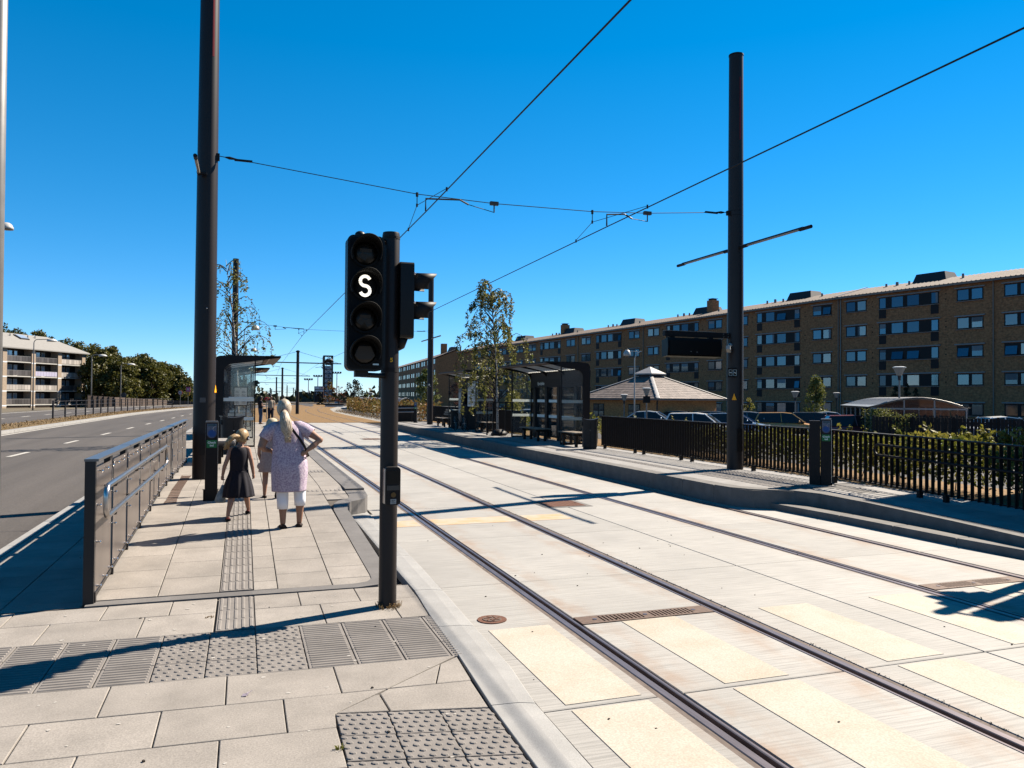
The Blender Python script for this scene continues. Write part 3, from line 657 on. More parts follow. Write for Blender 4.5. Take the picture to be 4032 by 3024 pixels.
ys = [11.95] + list(np.arange(13.0, 46.5, 1.3)) + [46.8]
for a, b in zip(ys, ys[1:]): MB().slab([(8.045, a + .004), (8.35, a + .004), (8.35, b - .004), (8.045, b - .004)], -.2, .322, .012).build('edging_stone', 'kerb_concrete', platr)
arc = [(8.2, 11.95, .3), (8.24, 11.55, .3), (8.40, 11.27, .3), (8.68, 11.08, .3), (9.0, 10.92, .3), (9.22, 10.45, .28), (9.27, 9.5, .26), (9.22, 7.9, .26), (9.1, 6.5, .26), (9.08, 4.2, .26), (9.08, 2.0, .26)]
ribbon(arc[::-1], zr, -.2, 'kerb_concrete', platr, 'edging_stone')
rr = list(np.arange(2.1, 11.3, .98))
strip(platr, 9.36, 9.8, rr, 'platform_slab', 'platform_top', zr, .006); strip(platr, 9.8, 10.26, [r + .4 for r in rr[:-1]], 'platform_slab', 'platform_top', zr, .006); strip(platr, 10.26, 10.715, rr, 'platform_slab', 'platform_top', zr, .006)
TSP = tile_mesh('stud', .235, .5)
for i in range(44): inst('tactile_tile', TSP, platr, (8.863, 11.25 + i * .8, .321), (0, 0, 0), (1, 1.58, 1))
TGR = tile_mesh('riby', .42, .5)
for i in range(6):
    for j in range(2): inst('field_tile', TGR, platr, (9.12 + j * .44, 11.4 + .52 * i, .324))
# low kerb in front of the ramp
lk = [(8.66, 11.28), (8.80, 9.5), (8.86, 7.5), (8.95, 6.6), (9.08, 4.2), (9.12, 2.2)]
for (xa, ya), (xb, yb) in zip(lk, lk[1:]):
    n = max(1, int((ya - yb) / 1.0))
    for k in range(n):
        p = (xa + (xb - xa) * k / n, ya + (yb - ya) * k / n); q = (xa + (xb - xa) * (k + 1) / n, ya + (yb - ya) * (k + 1) / n - 0)
        MB().slab([(q[0] - .16, q[1] + .004), (q[0] + .11, q[1] + .004), (p[0] + .11, p[1] - .004), (p[0] - .16, p[1] - .004)], -.2, .105, .012).build('kerb_stone', 'kerb_concrete', platr)
# --- ground right of the platform
xs = [10.72, 12.6, 14.9, 17.5, 25, 45, 62, 120]; zz_ = {10.72: -.02, 12.6: -.03, 14.9: -.05, 17.5: -.5, 25: -.55, 45: -.55, 62: -.6, 120: -.7}
grid('parking_ground', xs, list(np.arange(-10, 60, 10.0)) + [70, 90, 120, 160, 260], lambda x, y: zz_[x], 'parking')
st_ = MB()
st_.slab([(10.74, 2), (13.0, 2), (13.0, 52), (10.74, 52)], -.1, .0); path_r = struct('path', st_, 'gravel'); path_r.name = 'footpath'
for i in range(26):
    for j in range(3): MB().slab([(10.76 + .75 * j, 6.0 + .6 * i), (11.5 + .75 * j, 6.0 + .6 * i), (11.5 + .75 * j, 6.59 + .6 * i), (10.76 + .75 * j, 6.59 + .6 * i)], -.03, .006, .004).build('paving_slab', 'platform_top', path_r)
bed_s = MB(); bed_s.slab([(13.0, 2), (15.2, 2), (15.2, 60), (13.0, 60)], -.1, .012); b_ = struct('planting_bed', bed_s, 'dry_grass')
# --- dry grass track beyond the platforms
gt = grid('grass_track', [-1.5, .5, 2.5, 4.5, 6.5, 8.2, 9.4], [54.35, 60, 75, 90, 110, 140, 180, 260], lambda x, y: .012 - .006 * max(0, y - 80) * .1, 'dry_grass', lambda y: .0016 * max(0, y - 75) ** 2)
for xh in (2.56, 4.06, 6.38, 7.875):
    pts = [54.3, 60, 75, 90, 100, 110, 125, 140]
    for a, b in zip(pts, pts[1:]):
        c0, c1 = .0016 * max(0, a - 75) ** 2, .0016 * max(0, b - 75) ** 2; MB().slab([(xh - .05 + c0, a), (xh + .05 + c0, a), (xh + .05 + c1, b), (xh - .05 + c1, b)], -.1, .02).build('rail', 'rail_side', gt)
gp = grid('gravel_path', [9.4, 11.0], [47, 54, 60, 75, 90, 110, 140], lambda x, y: .004, 'gravel', lambda y: .0016 * max(0, y - 75) ** 2)
mat('lens_dark', (0.012, 0.010, 0.008), .35, spec=.3)
# ------------------------------------------------------------------ tram signal post
SIG = t = thing('tram_signal_post', 'black tram signal post on the pavement with a lit white S', 'signal', (1.22, 6.79, .03))
p_ = MB().loft([((0, 0, -.05), .078), ((0, 0, 2.0), .077), ((0, 0, 3.28), .077), ((0, 0, 3.3), .072)], 32); p_ = p_.build('post', 'pole_paint', t); autosm(p_)
MB().cyl((0, 0, 3.24), (0, 0, 3.262), .0795, n=32).build('post_cap_band', 'black_metal', t)
MB().cyl((0, 0, 2.06), (0, 0, 2.10), .0795, n=32).build('clamp_band', 'black_metal', t)
# main head with four lamps, left of the post, facing the camera side
H0, H1 = 2.06, 3.20
def rrect(x0, x1, z0, z1, r, n=5):
    out = []
    for cx, cz, a0 in ((x1 - r, z1 - r, 0), (x0 + r, z1 - r, 90), (x0 + r, z0 + r, 180), (x1 - r, z0 + r, 270)):
        for i in range(n + 1): a = R(a0 + 90 * i / n); out.append((cx + r * math.cos(a), cz + r * math.sin(a)))
    return out
hx0, hx1 = -.415, -.105
case = MB().ext(rrect(hx0, hx1, H0, H1, .05)[::-1], 'y', -.23, -.06).build('signal_head', 'signal_case', t); autosm(case)
front = MB().ext(rrect(hx0 + .018, hx1 - .018, H0 + .018, H1 - .018, .04)[::-1], 'y', -.242, -.225).build('front_plate', 'black_matt', case); autosm(front)
for i in range(4):
    zc = H1 - .155 - i * .277; xc = (hx0 + hx1) / 2 - .01
    ring = MB(); n = 28; v = []
    for r_, y_ in ((.118, -.24), (.118, -.262), (.100, -.262), (.100, -.246)): v += [(xc + r_ * math.cos(2 * PI * k / n), y_, zc + r_ * math.sin(2 * PI * k / n)) for k in range(n)]
    ring.add(v, [(a * n + k, a * n + (k + 1) % n, (a + 1) * n + (k + 1) % n, (a + 1) * n + k) for a in range(3) for k in range(n)]); ring.build('lamp_ring', 'black_matt', case)
    # lens: shallow dome
    dm = MB(); m_ = Matrix.Rotation(R(90), 3, 'X'); dm.ball((xc, -.243, zc), (.099, .099, .03), 24, 8, m_); lens = dm.build('lens', 'lens_dark' if i != 1 else 'black_matt', case, smooth=True)
    # hood: part of a tapering tube over the lamp
    hd = MB(); v = []; n = 22; a0, a1 = R(-28), R(208)
    for j, (y_, r_) in enumerate(((-.24, .124), (-.47, .128), (-.47, .120), (-.24, .116))):
        for k in range(n + 1):
            a = a0 + (a1 - a0) * k / n; yy = y_
            if j in (1, 2): yy = y_ + .13 * (1 - max(0, math.sin(a))) ** 1.3
            v.append((xc + r_ * math.cos(a), yy, zc + r_ * math.sin(a)))
    f = [(a * (n + 1) + k, a * (n + 1) + k + 1, ((a + 1) % 4) * (n + 1) + k + 1, ((a + 1) % 4) * (n + 1) + k) for a in range(4) for k in range(n)]
    o = hd.add(v, f).build('hood', 'black_matt', case); o.data.shade_smooth()
    if i != 1:  # the unlit symbol field behind the glass
        s_ = MB()
        if i == 0: s_.cbox((xc, -.274, zc + .02), (.10, .004, .03)); s_.cbox((xc - .02, -.274, zc - .03), (.06, .004, .05), 0, Matrix.Rotation(.5, 3, 'Y'))
        elif i == 2: s_.cbox((xc, -.274, zc + .02), (.09, .004, .03)); s_.cbox((xc + .025, -.274, zc - .03), (.05, .004, .06), 0, Matrix.Rotation(-.5, 3, 'Y')); s_.cbox((xc - .035, -.274, zc - .02), (.05, .004, .05), 0, Matrix.Rotation(.7, 3, 'Y'))
        else: s_.ext([(xc - .05, zc + .05), (xc + .05, zc + .05), (xc + .085, zc - .03), (xc + .05, zc - .06), (xc - .05, zc - .06), (xc - .085, zc - .03)], 'y', -.276, -.272)
        s_.build('lens_symbol', mat('dull_symbol', (.062, .05, .038), .5), case)
zc = H1 - .155 - .277; xc = (hx0 + hx1) / 2 - .015
# the S: two open arcs joined, drawn as a thick stroke in two LED halves
sp = []
for k in range(15): a = R(20 + 250 * k / 14); sp.append((xc + .040 * math.cos(a), zc + .040 + .040 * math.sin(a)))
low = []
for k in range(15): a = R(90 - 250 * k / 14); low.append((xc + .040 * math.cos(a), zc - .040 + .040 * math.sin(a)))
sm = MB(); pts = sp[:-1] + low[1:]; w_ = .0132; v = []
for i, (x, z) in enumerate(pts):
    a, b = pts[max(0, i - 1)], pts[min(len(pts) - 1, i + 1)]; d = Vector((b[0] - a[0], b[1] - a[1])).normalized()
    v += [(x - d.y * w_, -.282, z + d.x * w_), (x + d.y * w_, -.282, z - d.x * w_), (x + d.y * w_, -.276, z - d.x * w_), (x - d.y * w_, -.276, z + d.x * w_)]
f = [tuple(4 * i + q for q in (k, (k + 1) % 4)) + tuple(4 * (i + 1) + q for q in ((k + 1) % 4, k)) for i in range(len(pts) - 1) for k in range(4)] + [(0, 3, 2, 1), tuple(4 * (len(pts) - 1) + q for q in range(4))]
sm.add(v, f).build('lit_letter', 'led_s', case)
MB().box(xc - .052, xc - .02, -.284, -.281, zc + .028, zc + .031).build('led_seam', 'black_matt', case); MB().box(xc + .02, xc + .052, -.284, -.281, zc - .034, zc - .031).build('led_seam', 'black_matt', case)
MB().cbox((hx1 - .07, -.25, H0 + .055), (.05, .006, .012)).build('latch', 'steel', case)
a = MB(); a.ball((-.30, -.19, H1 + .02), (.045, .045, .035), 16, 8); a.cyl((-.30, -.19, H1 + .02), (0, 0, H1 + .005), .023, n=12); a.build('top_bracket', 'signal_case', t, smooth=True)
a = MB(); a.cbox((-.28, -.19, H0 - .025), (.11, .09, .05)); a.cyl((-.28, -.18, H0 - .03), (0, 0, H0 - .035), .022, n=12); a.build('bottom_bracket', 'signal_case', t)
case.location.y = -.06
# pedestrian head on the other side
ph = MB().ext(rrect(-.10, .105, 2.36, 3.03, .03)[::-1], 'y', 0, .12); ph.v = [(.03 + y, -.12 + x, z) for x, y, z in ph.v]
ped = ph.build('pedestrian_head', 'signal_case', t); autosm(ped)
ped.data.flip_normals()
for zc2 in (2.855, 2.60):
    hd = MB(); v = []; n = 18
    for j, (x_, r_) in enumerate(((.15, .095), (.37, .100), (.37, .093), (.15, .088))):
        for k in range(n + 1):
            a = R(-35) + R(250) * k / n; xx = x_ - (.09 * (1 - max(0, math.sin(a))) ** 1.2 if j in (1, 2) else 0); v.append((xx, -.12 + r_ * math.cos(a), zc2 + r_ * math.sin(a)))
    o = hd.add(v, [(a * (n + 1) + k, a * (n + 1) + k + 1, ((a + 1) % 4) * (n + 1) + k + 1, ((a + 1) % 4) * (n + 1) + k) for a in range(4) for k in range(n)]).build('hood', 'black_metal', ped); o.data.shade_smooth()
    MB().cyl((.148, -.12, zc2), (.158, -.12, zc2), .088, n=20).build('lens', 'lamp_glass', ped)
    MB().ball((.155, -.215, zc2 + .075), .012, 8, 6).build('hinge_screw', 'bolt', ped)
a = MB(); a.loft([((.07, -.12, 2.37), .05), ((.06, -.09, 2.30), .04), ((.02, -.04, 2.27), .03)], 12); a.build('conduit', 'signal_case', ped, smooth=True); MB().ball((-.01, -.085, 2.245), .02, 10, 6).build('clamp_screw', 'steel', ped)
ped.location = (.035, .085, 0)
# push button
pbx = MB().ext(rrect(-.057, .077, .905, 1.235, .03)[::-1], 'y', -.155, -.07).build('push_button_box', 'black_metal', t, bevel=.004)
MB().cbox((.012, -.157, 1.15), (.105, .006, .11)).build('top_window', 'screen_black', pbx); MB().cbox((.012, -.158, 1.055), (.112, .008, .04)).build('grey_bar', mat('bar_grey', (.10, .09, .08), .4), pbx)
MB().cyl((.014, -.152, .995), (.014, -.165, .995), .022, n=20).build('button', mat('button_amber', (.22, .12, .035), .5), pbx); MB().cbox((.014, -.1565, .937), (.05, .004, .042)).build('sticker', 'white_part', pbx)
k = MB(); k.cbox((.01, -.1595, .942), (.022, .002, .004)); k.cbox((.003, -.1595, .946), (.004, .002, .014), 0, Matrix.Rotation(.6, 3, 'Y')); k.cbox((.024, -.1595, .946), (.012, .002, .003)); k.cbox((.014, -.1595, .926), (.034, .002, .003)); k.build('hand_pictogram', 'black_matt', pbx)
MB().box(-.064, -.057, -.15, -.075, .92, 1.22).build('steel_edge', 'steel', pbx)
text('number', '5', 'yellow_text', .05, t, (.0, -.0795, 2.165), bold=.002)
# weeds at the foot
def tuft(name, label, loc, n, h, spread, m='grass_dry', cat='weeds'):
    mb = MB()
    for i in range(n):
        a = random.uniform(0, 2 * PI); r0 = random.uniform(.3, 1) * spread; x, y = r0 * math.cos(a), r0 * math.sin(a); hh = h * random.uniform(.4, 1); b = a + random.uniform(-1, 1); q = random.uniform(.3, 1.0) * hh
        w = .0022; x1, y1 = x + q * .4 * math.cos(b), y + q * .4 * math.sin(b); x2, y2 = x + q * math.cos(b), y + q * math.sin(b)
        mb.add([(x - w, y, 0), (x + w, y, 0), (x1 + w, y1 + w, hh * .8), (x1 - w, y1 - w, hh * .8), (x2, y2, hh * .75)], [(0, 1, 2, 3), (3, 2, 4)])
    return tag(mb.build(name, m, loc=loc), label, cat)
tuft('dry_weeds', 'dry brown weeds sprouting round the foot of the signal post', (1.22, 6.74, .03), 120, .06, .11)
tuft('dry_weeds', 'tiny green weed in the joint beside the studded tactile block', (.50, 4.12, .03), 26, .03, .02, 'leaf_hedge')
tuft('dry_weeds', 'flat brown grass wisp on a slab beside the guide tiles', (-.24, 6.88, .03), 30, .012, .04)
lt = MB(); lt.add([(-.03, -.012, .0), (.0, -.02, .004), (.012, .0, .012), (-.02, .012, .008)], [(0, 1, 2, 3)]); lt.add([(.0, -.006, .010), (.035, .012, .022), (.03, .02, .018), (.0, .004, .014)], [(0, 1, 2, 3)])
tg = lt.build('litter_scrap', mat('litter', (.5, .42, .48), .6), loc=(.04, 5.03, .033)); sol = tg.modifiers.new('s', 'SOLIDIFY'); sol.thickness = .002; tag(tg, 'crumpled pink and white paper scrap on the near paving slab', 'litter')

# ------------------------------------------------------------------ big catenary masts
def mast(name, label, loc, r0, r1, h, bands=(), red=None, redang=0.0):
    t = thing(name, label, 'mast', loc)
    n = 40; o = MB().loft([((0, 0, -.3), r0), ((0, 0, 2.9), r0 * .985), ((0, 0, h * .6), r0 * .94), ((0, 0, h), r1)], n).build('shaft', 'pole_paint', t); autosm(o)
    MB().cyl((0, 0, h), (0, 0, h + .03), r1 + .008, n=n).build('cap', 'black_metal', t)
    for z in bands:
        rr = r0 + (r1 - r0) * z / h + .004; MB().cyl((0, 0, z), (0, 0, z + .016), rr, n=n).build('band', 'black_metal', t)
    if red:
        z0, z1 = red; mb = MB(); v = []
        for z in (z0, z1):
            rr = r0 + (r1 - r0) * z / h + .004
            for a in (-.11, 0, .11): v.append((rr * math.cos(redang + a), rr * math.sin(redang + a), z))
        mb.add(v, [(0, 1, 4, 3), (1, 2, 5, 4)]); mb.build('red_light_strip', 'red_light', t)
    return t
def tube_lamp(t, x, y0, y1, z, name='tube_lamp'):
    l = MB().cyl((x, y0 + .1, z), (x, y1 - .1, z), .026, n=14).build(name, 'tube_cover', t, smooth=True)
    MB().cyl((x, y0, z), (x, y0 + .16, z), .034, n=14).build('end_cap', 'black_metal', l); MB().cyl((x, y1 - .12, z), (x, y1, z), .034, n=14).build('end_cap', 'black_metal', l)
    MB().box(x - .02, x + .02, y0 + .1, y1 - .1, z + .012, z + .036).build('lamp_back', 'black_metal', l)
    MB().box(min(x, 0), max(x, 0), y1 - .08, y1 - .03, z - .02, z + .02).build('lamp_bracket', 'black_metal', l)
LM = mast('catenary_mast', 'thick dark mast at left beside the panel railing, top out of frame', (-.69, 15.4, .32), .195, .165, 9.6, (2.82, 2.91, 3.45, 3.56, 5.95, 6.06), (7.85, 9.2), R(-62))
tube_lamp(LM, -.14, -1.35, -.2, 5.62)
MB().cbox((.165, -.07, 6.0), (.09, .07, .13)).build('wire_clamp', 'black_metal', LM)
MB().cbox((-.02, -.197, 1.46), (.10, .006, .09), 0).build('number_plate', mat('plate_grey', (.16, .15, .145), .6), LM); 
w = MB(); w.ext([(-.05, 1.60), (.05, 1.60), (0, 1.75)], 'y', -.004, .004); w = w.build('warning_triangle', 'orange_sign', LM); w.rotation_euler = (0, 0, R(72)); w.location = (.19, -.045, 0)
MB().box(-.06, .06, -.199, -.17, .45, .85).build('access_door', 'black_metal', LM)
MB().ball((.03, -.196, 3.15), .012, 8, 6).build('screw', 'bolt', LM)
RM = mast('catenary_mast', 'dark mast on the right platform carrying the departure display', (10.31, 14.5, .32), .178, .155, 9.22, (2.95, 3.05, 5.62, 5.72), (7.3, 8.7), R(-90))
for s_ in (-1, 1):
    l = MB().cyl((0, s_ * .25, 4.9), (0, s_ * 2.25, 4.9), .024, n=14).build('tube_lamp', 'tube_cover', RM, smooth=True)
    MB().cyl((0, s_ * .17, 4.9), (0, s_ * .42, 4.9), .036, n=14).build('end_cap', 'black_metal', l); MB().cyl((0, s_ * 2.1, 4.9), (0, s_ * 2.42, 4.9), .036, n=14).build('end_cap', 'black_metal', l); MB().box(-.02, .02, min(s_ * .3, s_ * 2.2), max(s_ * .3, s_ * 2.2), 4.91, 4.94).build('lamp_back', 'black_metal', l)
MB().cbox((-.2, 0, 5.68), (.07, .06, .1)).build('wire_clamp', 'black_metal', RM)
c = MB(); c.cbox((-.33, -.22, 2.64), (.09, .26, .085), R(-35), Matrix.Rotation(R(-40), 3, 'Z') @ Matrix.Rotation(R(-14), 3, 'X')); c = c.build('security_camera', 'white_part', RM, bevel=.01); k = MB(); k.cyl((-.18, -.05, 2.76), (-.32, -.2, 2.68), .018, n=10); k.ball((-.17, -.05, 2.74), .05, 12, 8); k.build('camera_bracket', 'white_part', RM, smooth=True)
s_ = MB().cbox((-.20, -.17, 2.13), (.23, .02, .2)).build('pictogram_sign', 'black_metal', RM)
for dx in (-.05, .06):
    k = MB(); x0, z0 = -.20 + dx, 2.13
    for a_, b_ in (((-.042, .06), (.042, .065)), ((-.042, -.065), (.042, -.06)), ((-.042, -.065), (-.037, .065)), ((.037, -.065), (.042, .065))): k.box(x0 + a_[0], x0 + b_[0], -.184, -.181, z0 + a_[1], z0 + b_[1])
    k.cbox((x0, -.1825, z0), (.055, .003, .014), 0, Matrix.Rotation(.5 if dx > 0 else .1, 3, 'Y')); k.build('pictogram', 'white_text', s_)
w = MB(); w.ext([(-.05, 1.53), (.05, 1.53), (0, 1.68)], 'y', -.004, .004); w = w.build('warning_triangle', 'orange_sign', RM); w.location = (-.14, -.16, 0); w.rotation_euler = (0, 0, R(-35))
MB().cbox((.06, -.175, 1.37), (.075, .012, .095), R(18)).build('number_plate', mat('plate_grey', (.16, .15, .145), .6), RM)
MB().box(-.07, .07, -.182, -.15, .4, .9).build('access_door', 'black_metal', RM)
# departure display on its arm
dp = thing('departure_display', 'black departure display hanging from an arm on the right mast', 'display', (9.2, 14.5, 2.77))
bx = MB(); bx.ext([(-.12, .02), (.12, .0), (.12, .36), (-.12, .41), (-.14, .2)][::-1], 'x', -.68, .66); bx = bx.build('case', 'screen_black', dp)
MB().cbox((-.01, -.148, .2), (1.26, .006, .3), 0, Matrix.Rotation(0, 3, 'X')).build('screen', 'screen_black', dp)
MB().box(-.70, .93, -.055, .055, .44, .56).build('arm', 'black_metal', dp, bevel=.008)
MB().box(-.69, .55, -.06, .06, .562, .568).build('arm_cover', 'zinc', dp)
for x in (-.5, .46): MB().box(x - .05, x + .05, -.04, .04, .37, .45).build('hanger', 'black_metal', dp)
for x in (.76, .88):
    for z in (.47, .53): MB().cyl((x, -.058, z), (x, -.064, z), .012, n=8).build('bolt', 'bolt', dp)
for x, z in ((-.12, .12), (.03, .11)): MB().cbox((x, -.153, z), (.02, .004, .012)).build('indicator', 'white_part', dp)
LM2 = mast('catenary_mast', 'slim dark mast behind the left birch and shelter', (-.46, 41.8, .32), .16, .14, 8.5, (5.0, 5.1)); 
RM2 = mast('catenary_mast', 'slim dark mast with cross tubes seen just right of the signal', (9.77, 41.8, .32), .165, .15, 8.3, (5.1, 5.2, 2.6))
for s_ in (-1, 1):
    l = MB().cyl((0, s_ * .2, 4.75), (0, s_ * 2.3, 4.75), .026, n=10).build('tube_lamp', 'tube_cover', RM2, smooth=True); MB().box(-.02, .02, min(s_ * .2, s_ * 2.3), max(s_ * .2, s_ * 2.3), 4.76, 4.79).build('lamp_back', 'black_metal', l)
MB().ball((-.1, -.15, 2.2), .06, 8, 6).build('security_camera', 'white_part', RM2); MB().cyl((0, -.16, 2.1), (-.1, -.15, 2.16), .02, n=8).build('camera_bracket', 'white_part', RM2)
# ------------------------------------------------------------------ overhead wires
def wire(name, label, pts, r=.011, cat='wire'):
    o = MB().tube(pts, r, 6).build(name, 'wire'); return tag(o, label, cat)
W1 = [(3.3, -8, 5.62), (3.3, 14.6, 5.47), (2.95, 42, 5.12), (3.45, 80, 4.95), (4.5, 118, 4.7)]; W2 = [(7.14, -8, 5.6), (7.14, 14.6, 5.46), (7.1, 42, 5.22), (7.0, 80, 5.02), (8.0, 118, 4.8)]
wire('contact_wire', 'overhead contact wire above the near track, rising to the top edge', W1); wire('contact_wire', 'overhead contact wire above the far track, passing behind the right mast', W2)
def span(label, pts, hang, arms, wires, yb, r=.008):
    t = thing('span_wire', label, 'wire', (0, 0, 0))
    MB().tube(pts, r, 6).build('cable', 'wire', t)
    def onspan(x):
        for a, b in zip(pts, pts[1:]):
            if a[0] <= x <= b[0]: k = (x - a[0]) / (b[0] - a[0]); return Vector(a) + (Vector(b) - Vector(a)) * k
        return Vector(pts[-1])
    for xh, wx in hang:
        p = onspan(xh); d = p - Vector((0, 0, .22)); h = MB(); h.cyl(p + Vector((0, 0, .03)), p - Vector((0, 0, .05)), .026, n=8); h.tube([p, d], .009, 5); h.cyl(d + Vector((0, 0, .03)), d - Vector((0, 0, .03)), .02, n=8); h.build('hanger', 'black_metal', t)
        for dy in (-1.75, 1.55):
            y = p.y + dy; zw = wires(wx, y); b = MB(); b.tube([d, (wx, y, zw + .03)], .006, 5); b.cyl((wx, y, zw + .05), (wx, y, zw - .02), .018, n=6); b.build('bridle', 'wire', t)
    for xa, wx in arms:
        p = onspan(xa); q = p - Vector((0, 0, .18)); i_ = MB(); i_.cbox(p, (.17, .07, .07)); i_.tube([p, q], .014, 6); i_.build('insulator', 'insulator', t)
        zw = wires(wx, p.y); xm = xa + (wx - xa) * .38; a_ = MB(); a_.tube([q, (xm, p.y, zw + .22)], .008, 5); a_.tube([(xm, p.y, zw + .22), (xm - .18, p.y, zw + .30), (wx, p.y, zw + .26), (wx, p.y, zw + .02)], .017, 6); a_.build('steady_arm', 'wire', t)
    for e, s in ((0, 1), (-1, -1)):
        p = Vector(pts[e]); d = (Vector(pts[e + s]) - p).normalized(); k = MB(); k.loft([(p + d * .12, .012), (p + d * .2, .03), (p + d * .34, .012)], 8); k.box(*[c for a in zip(p + d * .45 - Vector((.16, .012, .02)), p + d * .45 + Vector((.16, .012, .02))) for c in a]); k.build('turnbuckle', 'black_metal', t)
    return t
def zw_(wx, y):
    L_ = W1 if wx < 5 else W2
    return lerp([(p[1], p[2]) for p in L_], y)
span('near cross wire slung between the two big masts over the tracks', [(-.5, 15.35, 6.35), (3.15, 14.75, 5.83), (4.7, 14.65, 5.76), (6.82, 14.55, 5.76), (8.1, 14.52, 5.83), (10.13, 14.5, 6.02)], [(3.15, 3.3), (6.82, 7.14)], [(4.7, 3.3), (8.1, 7.14)], zw_, 14.6)
span('far cross wire slung between the two slim masts over the tracks', [(-.3, 41.8, 5.65), (2.69, 41.8, 5.36), (5.1, 41.8, 5.33), (7.6, 41.8, 5.38), (9.6, 41.8, 5.5)], [(2.69, 2.95), (6.6, 7.1)], [(1.5, 2.95), (8.2, 7.1)], zw_, 42)
# ------------------------------------------------------------------ panel railing beside the road
t = thing('panel_railing', 'metal panel railing with steel handrail along the left ramp', 'railing', (-1.25, 7.6, 0)); ox, oy = -1.25, 7.6
PY = [7.62, 8.58, 9.62, 10.76, 11.9, 13.1, 14.3, 15.5, 16.7, 17.9, 19.1]; ZT = 1.285
for i, y in enumerate(PY):
    z0 = zp(0, y); w_ = .15 if i else .045
    MB().box(-.045 if i else -.055, .012 if i else .03, y - oy - w_ / 2, y - oy + w_ / 2, z0 - .05, ZT).build('post', 'frame_dark', t)
    MB().box(-.04, .04, y - oy + .01, y - oy + .06, z0 - .02, z0 + .1).build('foot', 'frame_dark', t)
for i, (a, b) in enumerate(zip(PY, PY[1:])):
    za, zb = zp(0, a) + .085, zp(0, b) + .085; ya, yb = a - oy + .068, b - oy - .068; x0, x1 = .018, .024
    v = [(x0, ya, za), (x0, yb, zb), (x0, yb, ZT - .06), (x0, ya, ZT - .06), (x1, ya, za), (x1, yb, zb), (x1, yb, ZT - .06), (x1, ya, ZT - .06)]
    pn = MB().add(v, [(0, 1, 2, 3), (7, 6, 5, 4), (0, 4, 5, 1), (1, 5, 6, 2), (2, 6, 7, 3), (3, 7, 4, 0)]).build('panel', 'panel_metal', t)
    pn.data.flip_normals()
    bt = []
    for k in (.12, .5, .88):
        y = ya + (yb - ya) * k; bt += [(y, za + (zb - za) * k + .035), (y, ZT - .10)]
    for z in (.38, .66): bt += [(ya - .045 if i else ya + .03, za + (ZT - za) * z)]
    for y, z in bt:
        k = MB(); k.cyl((.0, y, z), (.055, y, z), .007, n=8); k.cyl((.024, y, z), (.034, y, z), .014, n=10); k.ball((.055, y, z), .012, 8, 6); k.build('bolt', 'bolt', t)
    lo = MB().add([(-.02, ya - .04, za - .05), (.03, ya - .04, za - .05), (.03, yb + .04, zb - .05), (-.02, yb + .04, zb - .05), (-.02, ya - .04, za - .01), (.03, ya - .04, za - .01), (.03, yb + .04, zb - .01), (-.02, yb + .04, zb - .01)], [(3, 2, 1, 0), (4, 5, 6, 7), (0, 1, 5, 4), (1, 2, 6, 5), (2, 3, 7, 6), (3, 0, 4, 7)]); lo.build('bottom_rail', 'frame_dark', t)
for a, b in ((7.59, 9.60), (9.63, 13.08), (13.11, 19.13)): MB().box(-.06, .055, a - oy, b - oy, ZT, ZT + .022).build('cap_rail', 'cap_metal', t)
hr = []; y0, y1, zl, zh, rr = 7.52 - oy, 13.1 - oy, .80, 1.07, .09
for cy, cz, a0 in ((y1 - rr, zh - rr, 90), (y1 - rr, zl + rr, 0), (y0 + rr, zl + rr, -90), (y0 + rr, zh - rr, -180)):
    for k in range(6): a = R(a0 - 90 * k / 5); hr.append((.13, cy + rr * math.cos(a), cz + rr * math.sin(a)))
hr.append(hr[0]); hb = MB().tube(hr, .025, 12).build('handrail', 'steel', t, smooth=True)
for y in (8.1, 9.62, 11.1, 12.5):
    for z in (zl, zh): k = MB(); k.tube([(.13, y - oy, z - .02), (.13, y - oy, z - .05), (-.01, y - oy, z - .05)], .009, 6); k.build('handrail_bracket', 'frame_dark', hb)
for y in (10.2, 12.0): 
    for z in (zl, zh): MB().cyl((.13, y - oy - .02, z), (.13, y - oy + .02, z), .0265, n=12).build('handrail_joint', 'bolt', hb)
